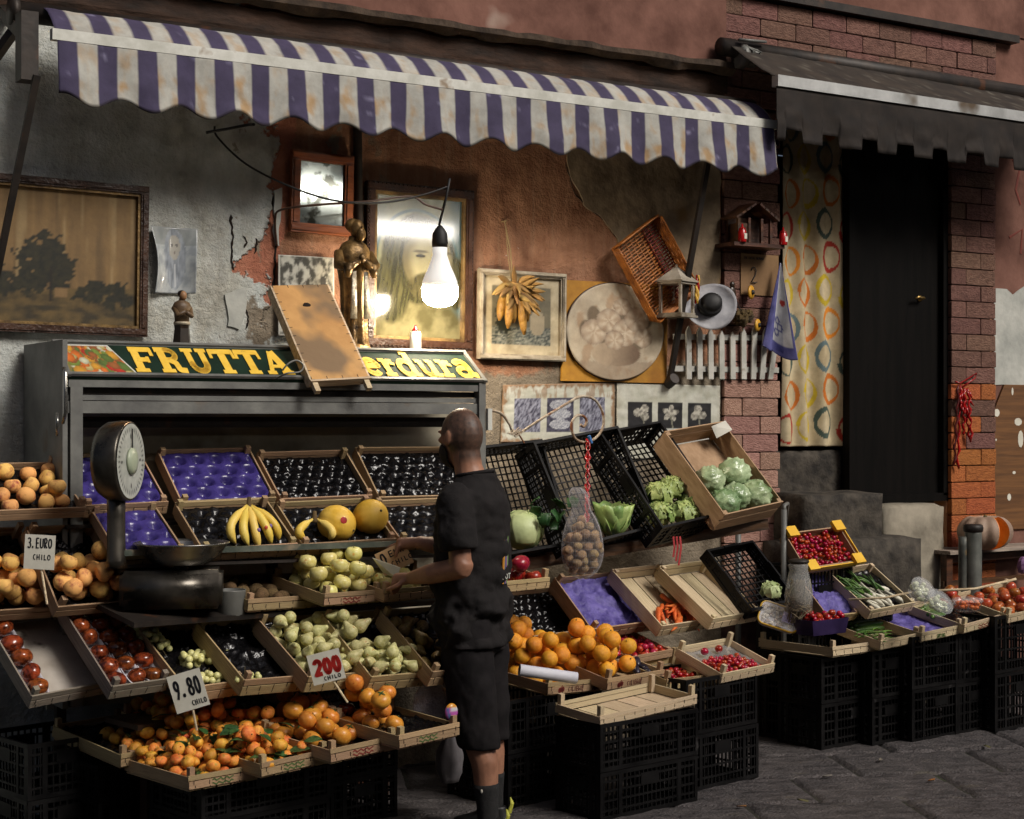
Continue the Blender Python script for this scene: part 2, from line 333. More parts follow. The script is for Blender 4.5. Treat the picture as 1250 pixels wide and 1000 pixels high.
# ---- facade
XL = wx(-420); X1 = wx(880); X2 = wx(949); X3 = wx(1157); X4 = wx(1212); XR = wx(1500)
FA = thing('building_facade', 'old street facade of peeling red plaster with painted brick round the doorway', 'building', ((XL+XR)/2, 0, 0))
ZLED = wz(700, 55); ZT = 7.2
m = MB(); m.box(((XL+X1)/2, .15, ZLED/2), (X1-XL, .3, ZLED)); m.build('plaster_wall', MW, FA)
m = MB(); m.box(((XL+X1)/2-.0, .12, (ZLED+ZT)/2+.004), (X1-XL-.004, .34, ZT-ZLED)); m.build('upper_wall', M_['pink'], FA)
# ragged ledge between the two
def ragged(x0, x1, z, yb, dpt, hh, seed, n=70):
    m = MB(); vs = []; fs = []
    for i in range(n+1):
        x = x0+(x1-x0)*i/n; a = .5+fbm(i*.33, seed, 0); b_ = fbm(i*.21, seed, 5)
        d = dpt*(.7+.45*a); zb = z-hh*(.6+.6*abs(b_)); zt = z+.012*a
        vs += [(x, yb, zt), (x, yb-d, zt-.01), (x, yb-d*.92, z-hh*.45), (x, yb-d*.3, zb), (x, yb, zb)]
    for i in range(n):
        for k in range(4): fs.append((i*5+k, i*5+k+1, i*5+k+6, i*5+k+5))
    return m.add(vs, fs)
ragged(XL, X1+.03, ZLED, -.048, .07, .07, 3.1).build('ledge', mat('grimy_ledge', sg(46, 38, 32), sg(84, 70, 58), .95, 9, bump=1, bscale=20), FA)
ragged(XL, X1+.02, ZLED-.055, -.002, .035, .21, 8.4).build('shade_grime_strip', mat('shade_grime_brown', sg(34, 24, 18), sg(66, 46, 34), .9, 4, (1, 1, 3), 1, 12), FA)  # added dark strip: shade and grime below the ledge put into its colour
# brick work: mortar bed set back, bricks proud of it
BH, BW = .101, .262
def unit_brick():
    b_ = bmesh.new(); bmesh.ops.create_cube(b_, size=1)
    bmesh.ops.bevel(b_, geom=b_.edges[:], offset=.04, segments=1, affect='EDGES')
    return b_
BRM = {}
for k in ('brick', 'brick_pale', 'brick_orange'):
    for q in range(3):
        b_ = unit_brick()
        for v in b_.verts: v.co += Vector((0, .10*fbm(v.co.x*2+q*3, v.co.z*2, q), .02*fbm(v.co.x*3, q, v.co.z*3)))
        me = bpy.data.meshes.new('brick'); b_.to_mesh(me); b_.free(); me.materials.append(M_[k]); BRM[k, q] = me
nb = 0
def brick_field(x0, x1, z0, z1, yf, kind):
    global nb
    r = 0; z = z0
    while z < z1-.02:
        h = min(BH, z1-z); x = x0-(BW*.5 if r % 2 else 0)
        while x < x1-.01:
            a, b_ = max(x, x0), min(x+BW, x1)
            if b_-a > .04:
                k = kind(a, z) if callable(kind) else kind
                link('brick', BRM[k, nb % 3], FA, Matrix.Translation(Vector(((a+b_)/2, yf+.016+random.uniform(-.003, .003), z+h/2))-Vector(FA.location)) @ Matrix.Diagonal((b_-a-.006, .04, h-.006, 1))); nb += 1
            x += BW
        z += BH; r += 1
ZTOPB = wz(1050, 24); ZHEAD = wz(1050, 150)
m = MB()
m.box(((X1+X2)/2, .15, ZHEAD/2), (X2-X1-.002, .28, ZHEAD))
m.box(((X1+X4)/2, .15, (ZHEAD+ZTOPB)/2+.001), (X4-X1-.002, .28, ZTOPB-ZHEAD))
m.build('mortar_bed', M_['mortar'], FA)
m = MB(); m.box(((X3+X4)/2, .15, ZHEAD/2), (X4-X3-.002, .28, ZHEAD)); m.build('mortar_bed', M_['mortar_orange'], FA)
brick_field(X1, X2, .62, ZHEAD, -.024, lambda a, z: 'brick_pale' if z < 2.05 else 'brick')
brick_field(X1, X4, ZHEAD, ZTOPB, -.024, 'brick')
brick_field(X3, X4, .42, ZHEAD, -.024, lambda a, z: 'brick_orange' if z < 1.62+.2*math.sin(a*7) else ('brick_orange' if z < 1.9 and random.random() < .4 else 'brick'))
# cornice above the brick and plaster beyond it
m = MB(); m.box(((X1+X4)/2+.04, .03, ZTOPB+.03), (X4-X1+.25, .20, .045)); m.build('cornice', M_['metal_dark'], FA)
m = MB(); m.box(((X1+XR)/2, .14, (ZTOPB+ZT)/2+.06), (XR-X1, .3, ZT-ZTOPB)); m.build('upper_wall', M_['pink'], FA)
m = MB(); m.box(((X4+XR)/2, .15, 2.6), (XR-X4-.002, .3, 5.2)); m.build('side_wall', M_['pink'], FA)
m = MB()
pts = [(X4+.01, wz(1212, 470))]; 
for i in range(15): pts.append((X4+.01+.09*i*.9, wz(1212, 470)+.012*fbm(i*.6)))
top = [(X4+.005+.8*(1-i/14), wz(1212, 352)+.07*fbm(i*.5, 3)) for i in range(15)]
m.prism(pts+top, .006, Matrix(((1, 0, 0, 0), (0, 0, -1, .0), (0, 1, 0, 0), (0, 0, 0, 1)))); m.build('bare_plaster', mat('white_plaster', sg(150, 152, 146), sg(186, 186, 178), .9, 5, bump=.6, bscale=12), FA)
# old render where plaster has fallen, with a broken edge
def patch(pixels, th, mt, name='render_patch', y=0, jit=.018):
    P = [at(x, yy, y=y) for x, yy in pixels]; out = []
    for i in range(len(P)):
        a, b_ = P[i], P[(i+1) % len(P)]; n = max(2, int((b_-a).length/.03))
        for k in range(n):
            p = a.lerp(b_, k/n); out.append((p.x+jit*fbm(p.x*9, p.z*9, 1), p.z+jit*fbm(p.x*9, p.z*9, 7)))
    m = MB(); m.prism(out, th, Matrix(((1, 0, 0, 0), (0, 0, -1, y), (0, 1, 0, 0), (0, 0, 0, 1)))); return m.build(name, mt, FA)
patch([(688, 150), (695, 215), (712, 248), (735, 268), (752, 290), (760, 330), (800, 345), (846, 360), (878, 350), (878, 150)], .010, M_['concrete'])
patch([(334, 232), (345, 228), (341, 262), (338, 300), (334, 300)], .014, mat('white_plaster', (.5, .5, .5)))
patch([(275, 360), (297, 352), (300, 380), (290, 400), (277, 398)], .010, mat('white_plaster', (.5, .5, .5)))
M_['crack'] = mat('crack_hollow', sg(24, 17, 13), sg(40, 28, 20), .95, 20)
def crack(pixels, wd, y=-.002):
    m = MB(); P = [at(x, yy, y=y) for x, yy in pixels]; Q = []
    for i in range(len(P)-1):
        for k in range(6):
            p = P[i].lerp(P[i+1], k/6); Q.append(p+Vector((.012*fbm(p.z*22, p.x*9, 2), 0, .006*fbm(p.x*22, 4))))
    Q.append(P[-1])
    m.tube(Q, [(wd*(.35+.9*abs(fbm(i*.7, wd*99))), .004) if 0 < i < len(Q)-1 else (.001, .001) for i in range(len(Q))], 6); return m.build('crack', M_['crack'], FA)
for pp, wd in [([(281, 262), (284, 285), (281, 310), (286, 330)], .010), ([(334, 240), (337, 290), (334, 340), (330, 372)], .011), ([(296, 288), (303, 296), (298, 303)], .006),
               ([(312, 290), (316, 298), (310, 310)], .006), ([(690, 200), (700, 232), (716, 254), (742, 272), (756, 296)], .004), ([(288, 372), (296, 384), (290, 396)], .005), ([(300, 376), (303, 392), (300, 402)], .006)]: crack(pp, wd)
# doorway: jambs, dark leaf, stone under it
m = MB(); m.box(((X2+X3)/2, 1.2, ZHEAD/2), (X3-X2-.004, .06, ZHEAD)); m.box((X2-.03, .72, ZHEAD/2), (.05, .9, ZHEAD)); m.box((X3+.03, .72, ZHEAD/2), (.05, .9, ZHEAD)); m.box(((X2+X3)/2, .66, ZHEAD+.04), (X3-X2+.1, 1.1, .05)); m.box((X2+.004, .30, ZHEAD/2), (.03, .14, ZHEAD-.01)); m.build('doorway_recess', M_['wood_dark'], FA)
ZD = wz(1090, 604, .05)
xd0, xd1 = wx(1031, .06), wx(1152, .06)
M_['door'] = mat('black_door', (.002, .0018, .0015), (.0045, .0035, .003), .6, 4, (6, 1, .5), .3, 8, spec=.1)
DR = MB(); DR.box(((xd0+xd1)/2, .06, (ZD+ZHEAD)/2), (xd1-xd0-.09, .045, ZHEAD-ZD)); dr = DR.build('door', M_['door'], FA)
m = MB(); m.box((xd1-.03, .045, (ZD+ZHEAD)/2), (.07, .09, ZHEAD-ZD+.02)); m.box((xd0+.02, .048, (ZD+ZHEAD)/2), (.05, .07, ZHEAD-ZD+.02)); m.box(((xd0+xd1)/2, .05, ZD-.02), (xd1-xd0+.03, .1, .05)); m.build('door_frame', M_['door'], FA)
m = MB(); c = at(1128, 364, y=.0)
m.lathe([(.02, 0), (.02, .006), (.008, .008), (.008, .04)], 10, (c.x, .037, c.z), Matrix.Rotation(R(90), 3, 'X')); m.tube([(c.x, 0, c.z), (c.x-.05, -.004, c.z+.003), (c.x-.075, 0, c.z-.004)], [.008, .008, .006], 8); m.build('door_handle', mat('brass', sg(150, 120, 70), sg(190, 160, 100), .3, 9, metal=.9), dr, True)
def block(x0, x1, y0, y1, z0, z1, mt, name='stone_block', seed=0, nv=5):
    b_ = bmesh.new(); bmesh.ops.create_cube(b_, size=1)
    bmesh.ops.subdivide_edges(b_, edges=b_.edges[:], cuts=7, use_grid_fill=True)
    d = Vector((x1-x0, y1-y0, z1-z0)); c = Vector(((x0+x1)/2, (y0+y1)/2, (z0+z1)/2))
    for v in b_.verts:
        q = v.co*2; e = sorted(abs(t) for t in q); k = 1-.035*max(0, e[1]-.7)/.3
        p = Vector((q.x*k*d.x/2, q.y*k*d.y/2, q.z*k*d.z/2))+c; nn = noise.noise_vector(p*6+Vector((seed, 0, 0)))
        v.co = p+nn*.010
    m = MB(); b_.verts.ensure_lookup_table(); m.add([v.co.copy() for v in b_.verts], [tuple(v.index for v in f.verts) for f in b_.faces]); b_.free()
    return m.build(name, mt, FA, True)
zs0 = wz(1000, 548, .3); zs1 = wz(1000, 603, -.28); zs2 = wz(1000, 660, -.38)
block(X2+.0, X3+.02, .1, .9, zs1-.1, zs0, M_['stone'], seed=1)
block(X2-.05, wx(1060, -.15), -.28, .10, zs2-.12, zs1, M_['stone'], seed=2)
block(X2-.15, wx(1115, -.3), -.38, -.02, 0, zs2, M_['stone'], seed=3)
block(wx(1073, -.08), wx(1148, -.08), -.12, .10, .0, ZD-.05, M_['stone_pale'], seed=4)
# ---- curtain inside the doorway: cream with coloured rings, hung in folds
cx0, cx1 = wx(952, .10), wx(1034, .10); zc0, zc1 = wz(990, 545, .10), ZHEAD-.02
ringc = [sg(166, 46, 30), sg(214, 132, 34), sg(196, 170, 40), sg(96, 116, 118), sg(70, 86, 76), sg(196, 108, 30)]
rings = [(cx0+.05+.20*i+(.05 if j % 2 else 0), zc0+.10+.195*j+.02*((i*7+j*3) % 3), ringc[(i*2+j*5+(i*j) % 3) % 6], .072) for i in range(8) for j in range(14)]
cw = (cx1-cx0)*1.3
def ccol(u, v):
    x = cx0+u*cw; z = zc0+v*(zc1-zc0); c = mix(sg(184, 166, 130), sg(200, 184, 150), .5+fbm(u*9, v*9))
    for rx, rz, rc, rr in rings:
        dx, dz = x-rx, z-rz; d = math.hypot(dx, dz*.9); a = math.atan2(dz, dx); wd = .013*(.75+.4*math.sin(a*1.5+rx*9))
        if abs(d-rr) < wd: c = rc
    return c
cu = sheet('doorway_curtain', lambda u, v: (cx0+u*(cx1-cx0), .10-.022*math.sin(u*22+1.2*math.sin(v*2))*(1.1-.5*v)-.015*math.sin(u*9+v), zc0+v*(zc1-zc0)), ccol, 150, 230, M_['cloth'], None, .002,
           label='cream curtain with coloured rings hanging in the doorway', cat='curtain')
# ================================================================ striped awning
YA = -.42
def awning(name, label, p0, p1, yw, drop, cols, mtl, valance, bot, zroll, barh, nst=1, bulge=.0):
    pass
a0, a1 = at(67, 40, y=YA), at(944, 152, y=YA); zb = (a0.z+a1.z)/2; ax0, ax1 = a0.x, a1.x
print('awning z', a0.z, a1.z, ax0, ax1)
AW = thing('striped_awning', 'purple and white striped awning with a scalloped valance over the fruit stall', 'awning', ((ax0+ax1)/2, YA, zb))
NS = 45; purple = sg(64, 57, 84); cream = sg(172, 171, 163)
def stripe(u, v, dirt=1):
    k = int(u*NS+.02); c = purple if k % 2 == 0 else cream
    if k % 2: c = mix(c, sg(168, 140, 104), dirt*min(1, max(0, fbm(u*60, v*3, 2)*1.5)*(.4+1.0*v)+.35*max(0, fbm(u*170, v*1.5, 5))*v))
    else: c = mix(c, sg(150, 146, 176), max(0, fbm(u*50, v*6, 8)-.5)*1.6)
    return c
yr = YA+.17; zr = zb+.14
def top(u, v):   # from the roller down to the bar
    x = ax0-.06+(ax1-ax0+.06)*u if v < .0 else ax0+(ax1-ax0)*u
    yy = yr+(YA-yr)*v; zz = zr+(zb+.012-zr)*v+.018*math.sin(math.pi*v)+.004*fbm(u*40, v*4)
    return (x, yy, zz)
sheet('canopy', top, lambda u, v: stripe(u, v, .6), 45*6, 10, M_['cloth'], AW, .003)
VH = (at(500, 180, y=YA).z, at(500, 109, y=YA).z); vh = VH[1]-VH[0]
def val(u, v):
    h = vh*(.93+.088*math.sin(2*math.pi*15*u-1.9))
    zz = zb-.022-h*v; yy = YA-.012-.018*v*math.sin(u*72)-.012*v*fbm(u*26, v*2)-.02*v
    return (ax0+.006+(ax1-ax0-.012)*u, yy, zz)
sheet('valance', val, lambda u, v: mix(stripe(u, v), sg(30, 24, 22), .9*sst(.955, .985, v)), 45*10, 16, M_['cloth'], AW, .003)
m = MB(); m.box(((ax0+ax1)/2, YA, zb-.006), (ax1-ax0+.03, .036, .046)); m.build('front_bar', M_['white'], AW)
m = MB(); m.tube([(ax0-.1, yr+.03, zr-.02), (ax1+.02, yr+.03, zr-.02)], .045, 14); m.tube([(ax0-.13, yr+.03, zr-.02), (ax0-.10, yr+.03, zr-.02)], .06, 14); m.build('roller', M_['metal_dark'], AW, True)
m = MB(); m.box((ax0-.10, YA+.05, zb-.06), (.07, .09, .28)); m.bar((ax0-.10, -.02, zb+.16), (ax0-.10, YA+.08, zb+.0), .05, .05); m.build('wall_bracket', M_['metal_dark'], AW)
pv = at(818, 462, y=-.03); pa = Vector((pv.x, YA+.01, zb-.03))
m = MB(); m.bar(pv, pa, .03, .02, (0, 1, 0)); m.tube([pv+Vector((0, .02, -.03)), pv+Vector((0, -.04, 0))], .03, 10); m.build('arm', M_['metal_dark'], AW)
pl = at(-25, 440, y=-.05); pb = at(45, 92, y=YA)
m = MB(); m.bar(pl, pb, .028, .02, (0, 1, 0)); m.build('arm', M_['metal_dark'], AW)
# loose rails left of the awning, on the wall
m = MB(); m.bar(at(-6, 70, y=-.1), at(34, 14, y=-.2), .05, .03); m.build('arm', M_['metal_dark'], AW)
# ================================================================ dark awning over the door
YD = -.50
b0, b1 = at(946, 101, y=YD), at(1258, 147, y=YD); b1x = b1.x+.55; zq = (b0.z+b1.z)/2; zsl = lambda u: (b0.z-zq)*(1-2*u*(b1x-b0.x)/(b1.x-b0.x)/1.0)
DW = thing('dark_awning', 'weathered dark brown awning with a square cut valance over the doorway', 'awning', ((b0.x+b1x)/2, YD, zq))
dk1, dk2 = sg(36, 29, 24), sg(58, 49, 40)
def dcol(u, v): 
    c = mix(dk1, dk2, .5+.8*fbm(u*14, v*3, 5)); return mix(c, sg(150, 146, 132), .8*max(0, fbm(u*40, v*9, 11)-.33))
tl = at(930, 62, y=-.16); zt_ = tl.z
def dz(u): return 0
sheet('canopy', lambda u, v: (b0.x-.02+(b1x-b0.x+.02)*u, -.16+(YD+.16)*v, zt_-.04*u+(zq+.035+zsl(u)-zt_+.04*u)*v-.01*math.sin(math.pi*v)+.006*fbm(u*20, v*3)), dcol, 90, 14, M_['cloth'], DW, .003)
dvh = b0.z-at(946, 172, y=YD).z
def dval(u, v):
    L = (b1x-b0.x); x = u*L; k = (x+.09) % .275; notch = sst(.140, .146, k)*(1-sst(.268, .274, k))
    h = dvh*(.93-.20*notch)
    return (b0.x+x, YD-.01-.012*v*math.sin(x*13)-.02*v*fbm(x*5, v*2), zq+zsl(u)-.02-h*v)
sheet('valance', dval, lambda u, v: mix(sg(26, 20, 17), sg(42, 34, 28), .5+.8*fbm(u*20, v*4, 3)), 560, 12, M_['cloth'], DW, .003)
m = MB(); m.bar((b0.x, YD, zq+zsl(0)+.01), (b1x, YD, zq+zsl(1)+.01), .05, .06); m.build('front_bar', mat('aluminium_bar', sg(176, 178, 176), sg(214, 216, 214), .35, 5, (1, 1, 1), .1, 30, metal=.6, spots=(3, .62, sg(110, 96, 80))), DW)
m = MB(); m.tube([(b0.x-.06, -.12, zt_), (b1x, -.12, zt_)], .05, 14); m.build('roller', M_['metal_dark'], DW, True)
m = MB(); c = at(912, 70, y=-.14); m.lathe([(.03, 0), (.055, .01), (.055, .05), (.03, .06)], 14, c, Matrix.Rotation(R(90), 3, 'Y')); m.lathe([(.05, -.07), (.07, -.06), (.07, -.03), (.05, -.02)], 12, c, Matrix.Rotation(R(90), 3, 'Y'))
for i in range(6): m.tube([c+Vector((-.05, -.04, .05)), c+Vector((-.06+.02*i, -.06+.02*math.sin(i*2), .02)), c+Vector((.0, -.05+.015*i, -.05))], .006, 5)
m.bar(c+Vector((-.10, -.05, .075)), c+Vector((.09, -.05, .085)), .02, .012); m.build('crank_gear', M_['metal'], DW, True)
m = MB(); m.bar(at(805, 140, y=-.2)+Vector((0, 0, .04)), at(948, 176, y=-.2), .04, .03); m.build('rail', M_['metal_dark'], DW)
# ================================================================ stall hood with the FRUTTA sign
YF, YT = -.60, -.40
hx0, hx1 = at(84, 457, y=YF).x, at(592, 467, y=YF).x; zs_b = at(330, 462, y=YF).z; zs_t = at(330, 424, y=YT).z
print('hood', hx0, hx1, zs_b, zs_t)
HD = thing('stall_hood', 'grey metal stall hood with a green and yellow fruit and vegetable sign board', 'stall', ((hx0+hx1)/2, -.3, 0))
m = MB(); m.box(((hx0+hx1)/2, -.21, zs_t-.012), (hx1-hx0, .40, .02)); m.build('top_panel', M_['metal'], HD)
sv = Vector((0, YT-YF, zs_t-zs_b)); sl = sv.length; sn = sv.normalized(); snr = Vector((0, -sn.z, sn.y))
SM = Matrix(((1, 0, 0, 0), (0, sn.y, snr.y, 0), (0, sn.z, snr.z, 0), (0, 0, 0, 1)))
def sgn(x, t, d=0): return Vector((x, YF, zs_b))+sn*t+snr*d
m = MB(); m.box(sgn((hx0+hx1)/2, sl/2, -.012), (hx1-hx0, sl, .02), SM.to_3x3()); sb = m.build('sign_board', M_['green'], HD)
m = MB()
for t in (.006, sl-.004): m.box(sgn((hx0+hx1)/2, t, .004), (hx1-hx0+.02, .016, .012), SM.to_3x3())
for x in (hx0, hx1): m.box(sgn(x, sl/2, .003), (.018, sl+.01, .012), SM.to_3x3())
m.build('sign_frame', M_['metal'], HD)
def rails(name, z0, z1, y0, d, mt): 
    m = MB(); m.box(((hx0+hx1)/2, y0+d/2, (z0+z1)/2), (hx1-hx0-.006, d, z1-z0)); return m.build(name, mt, HD)
zz = lambda py: at(330, py, y=YF).z
rails('cornice_rail', zz(475), zz(462)-.004, YF+.012, .05, M_['metal'])
rails('rail', zz(483), zz(476), YF+.05, .05, M_['metal_dark'])
rails('shutter_slat', zz(490), zz(484), YF+.025, .05, M_['metal'])
rails('shutter_slat', zz(505), zz(491), YF+.018, .06, M_['metal'])
rails('back_beam', zz(522), zz(509), YF+.16, .04, M_['metal_dark'])
m = MB(); m.box(((hx0+hx1)/2, -.27, 1.25), (hx1-hx0-.01, .02, 1.5)); m.build('back_panel', mat('cream_panel', sg(140, 132, 112), sg(176, 168, 148), .6, 4, bump=.1, spots=(3, .6, sg(96, 82, 62))), HD)
m = MB(); m.box((hx0-.012, -.31, (.55+zs_t)/2), (.02, .56, zs_t-.55)); m.build('side_panel', M_['metal'], HD)
m = MB(); m.box((hx0+.035, YF+.03, (.55+zs_b)/2-.02), (.05, .04, zs_b-.60)); m.build('post', M_['metal'], HD)
m = MB(); m.box((hx1-.01, YF+.03, (.4+zs_b)/2), (.035, .05, zs_b-.40)); m.build('post', M_['metal'], HD)
m = MB(); c = at(78, 480, y=YF-.02)
m.tube([c+Vector((0, 0, .10)), c+Vector((0, -.02, .08)), c+Vector((0, -.02, -.08)), c+Vector((-.005, 0, -.12))], .008, 8); m.tube([c+Vector((-.03, -.01, -.08)), c+Vector((-.035, -.03, -.12)), c+Vector((-.03, -.01, -.17))], .007, 8); m.build('latch', M_['steel'], HD, True)
# letters, slab serif, as raised paint on the board
def arc(cx, cy, rx, ry, a0, a1, n=14): return [(cx+rx*math.cos(R(a0+(a1-a0)*i/n)), cy+ry*math.sin(R(a0+(a1-a0)*i/n))) for i in range(n+1)]
GLY = {  # strokes in a 1 x 1 box: (points, width)
 'F': ([([(.28, 0), (.28, 1)], .26), ([(.1, .92), (.9, .92)], .18), ([(.86, .98), (.86, .66)], .12), ([(.3, .50), (.68, .50)], .16), ([(.66, .62), (.66, .38)], .10), ([(.06, .06), (.56, .06)], .13)], .95),
 'R': ([([(.28, 0), (.28, 1)], .26), ([(.08, .93), (.5, .93)]+arc(.5, .72, .27, .21, 90, -90)+[(.3, .51)], .18), ([(.48, .5), (.68, .38), (.72, .1), (.98, .07)], .2), ([(.06, .06), (.54, .06)], .13)], 1.02),
 'U': ([([(.26, 1), (.26, .36)]+arc(.52, .36, .26, .28, 180, 360)+[(.78, .36), (.78, 1)], .21), ([(.04, .94), (.48, .94)], .13), ([(.58, .94), (.98, .94)], .13)], 1.02),
 'T': ([([(.5, 0), (.5, 1)], .26), ([(.06, .91), (.94, .91)], .18), ([(.09, .98), (.07, .62)], .11), ([(.91, .98), (.93, .62)], .11), ([(.26, .06), (.74, .06)], .13)], .98),
 'A': ([([(.16, .04), (.48, .97)], .15), ([(.50, .97), (.82, .04)], .27), ([(.28, .33), (.66, .33)], .12), ([(0, .06), (.34, .06)], .13), ([(.56, .06), (1.02, .06)], .13)], 1.02),
 'e': ([([(.14, .40), (.66, .40)]+arc(.42, .36, .28, .29, 10, 320), .17)], .80),
 'r': ([([(.26, 0), (.26, .66)], .2), ([(.04, .64), (.30, .64)], .11), ([(.28, .42), (.42, .60), (.60, .58)], .15), ([(.58, .55), (.56, .44)], .15), ([(.04, .05), (.5, .05)], .11)], .70),
 'd': ([([(.66, 0), (.66, 1)], .2), ([(.46, .95), (.68, .95)], .11), (arc(.40, .34, .28, .29, 20, 340), .17), ([(.62, .05), (.88, .05)], .11)], .90),
 'u': ([([(.22, .66), (.22, .26)]+arc(.42, .26, .20, .20, 180, 350)+[(.66, .32)], .17), ([(.66, .66), (.66, .0)], .2), ([(.02, .63), (.26, .63)], .11), ([(.48, .63), (.7, .63)], .11), ([(.64, .05), (.9, .05)], .11)], .90),
 'a': ([(arc(.40, .50, .24, .15, 165, 0, 8)+[(.66, .44), (.66, .12), (.90, .06)], .18), (arc(.38, .20, .25, .18, 60, 400), .15)], .90),
 'V': ([([(.16, .97), (.48, .06)], .26), ([(.50, .06), (.80, .97)], .15), ([(0, .94), (.40, .94)], .13), ([(.60, .94), (.98, .94)], .13)], .95),
}
def stroke_mesh(m, strokes, to3, d0=.0, th=.002):
    """flat ribbons with round joins, th thick; to3(x,y,d) -> point"""
    for si, (pts, wd) in enumerate(strokes):
        h = d0+th+si*.00025; n = len(pts)
        for i in range(n-1):
            (x0, y0), (x1, y1) = pts[i], pts[i+1]; L = math.hypot(x1-x0, y1-y0) or 1e-6; nx, ny = -(y1-y0)/L*wd/2, (x1-x0)/L*wd/2
            hh = h+.00004*(i % 2); q = [(x0+nx, y0+ny), (x0-nx, y0-ny), (x1-nx, y1-ny), (x1+nx, y1+ny)]
            m.add([to3(a, b_, d0) for a, b_ in q]+[to3(a, b_, hh) for a, b_ in q], [(4, 5, 6, 7), (0, 1, 5, 4), (1, 2, 6, 5), (2, 3, 7, 6), (3, 0, 4, 7)])
            if i:
                k = 10; m.add([to3(x0+wd/2*math.cos(2*math.pi*j/k), y0+wd/2*math.sin(2*math.pi*j/k), h+.00008) for j in range(k)], [tuple(range(k))])
def sign_text(txt, xa, xb, t0, hgt, name):
    tot = sum(GLY[c][1] for c in txt); sx = (xb-xa)/tot; x = xa
    for c in txt:
        m = MB(); stroke_mesh(m, [(q_, w_*(1.22 if c.islower() else 1.08)) for q_, w_ in GLY[c][0]], lambda a, b_, d, x=x: sgn(x+a*sx*1.0, t0+b_*hgt, d), .0, .0022); m.build('letter', M_['yellow'], sb); x += GLY[c][1]*sx
sx_ = lambda px, py=440: at(px, py, y=-.5).x
sign_text('FRUTTA', sx_(158), sx_(352), sl*.13, sl*.74, 'letter')
sign_text('V', sx_(405), sx_(438), sl*.13, sl*.74, 'letter')
sign_text('erdura', sx_(440), sx_(576), sl*.14, sl*.80, 'letter')
random.seed(3)
blobs = [(random.random(), random.random(), random.uniform(.035, .11), random.choice([sg(178, 50, 34), sg(206, 150, 50), sg(120, 140, 60), sg(200, 200, 170), sg(150, 90, 46), sg(90, 110, 50), sg(210, 110, 40), sg(186, 170, 110)])) for _ in range(120)]
def veg(u, v):
    c = sg(120, 110, 60)
    for x, y, r, k in blobs:
        d = math.hypot(u-x, (v-y)*.6)/r
        if d < 1: c = mix(k, sg(40, 30, 20), .4*d*d)
    return c
vx0, vx1 = sx_(76), sx_(160)
def vpos(u, v): 
    ed = .03*fbm(v*5, 1); return sgn(vx0+(vx1-vx0)*(u*(.74+.26*(1-v))+.02*ed), sl*(.06+.86*v), .002)
sheet('vegetable_picture', vpos, lambda u, v: sg(200, 200, 190) if (u < .03 or u > .97 or v < .05 or v > .95) else veg(u, v), 60, 34, M_['print'], sb, .001)
# ================================================================ crates
def unit_box(name, mt, bev=.014):
    b_ = bmesh.new(); bmesh.ops.create_cube(b_, size=1); bmesh.ops.bevel(b_, geom=b_.edges[:], offset=bev, segments=1, affect='EDGES')
    me = bpy.data.meshes.new(name); b_.to_mesh(me); b_.free(); me.materials.append(mt); return me
BOARD = {k: unit_box('board', M_[k]) for k in ('wood', 'wood_grey', 'wood_light', 'wood_dark', 'card', 'metal', 'metal_dark', 'white', 'stone')}
def board(name, parent, c, d, k='wood', rot=None):
    """a plank whose local x runs along its length"""
    M = Matrix.Translation(Vector(c)); d = list(d)
    if rot is not None: M = M @ rot.to_4x4()
    if d[1] > d[0] and d[1] >= d[2]: M = M @ Matrix.Rotation(R(90), 4, 'Z'); d = [d[1], d[0], d[2]]
    elif d[2] > d[0] and d[2] > d[1]: M = M @ Matrix.Rotation(R(90), 4, 'Y'); d = [d[2], d[1], d[0]]
    return link(name, BOARD[k], parent, M @ Matrix.Diagonal((*d, 1)))
def solve_u(P, e, px):
    u = (px-625)/FPX; d = P-CAM
    return (u*d.dot(FW)-d.dot(RT))/(e.dot(RT)-u*e.dot(FW))
def pz(P, py): d = (P-CAM).dot(FW); return CAM.z+(HOR-py)/FPX*d
class Frame: pass
def frame(FL, FR, BL, s=None, y=None, yaw=11.6):
    """rigid tray frame from the rim corners seen in the photo; x along the front, y to the back, z out of the tray"""
    P = at(*FL, s=s, y=y); a = R(yaw); ex = Vector((math.cos(a), math.sin(a), 0)); eb = Vector((-math.sin(a), math.cos(a), 0))
    Q = P+ex*solve_u(P, ex, FR[0])
    if len(FR) > 1: Q.z = pz(Q, FR[1])
    B = P+eb*solve_u(P, eb, BL[0]); B.z = pz(B, BL[1])
    F = Frame(); F.W = (Q-P).length; X = (Q-P).normalized(); Y = B-P; Y = Y-X*Y.dot(X); F.L = Y.length; Y.normalize(); Z = X.cross(Y)
    F.M = Matrix(((X.x, Y.x, Z.x, P.x), (X.y, Y.y, Z.y, P.y), (X.z, Y.z, Z.z, P.z), (0, 0, 0, 1))); F.P = P
    return F
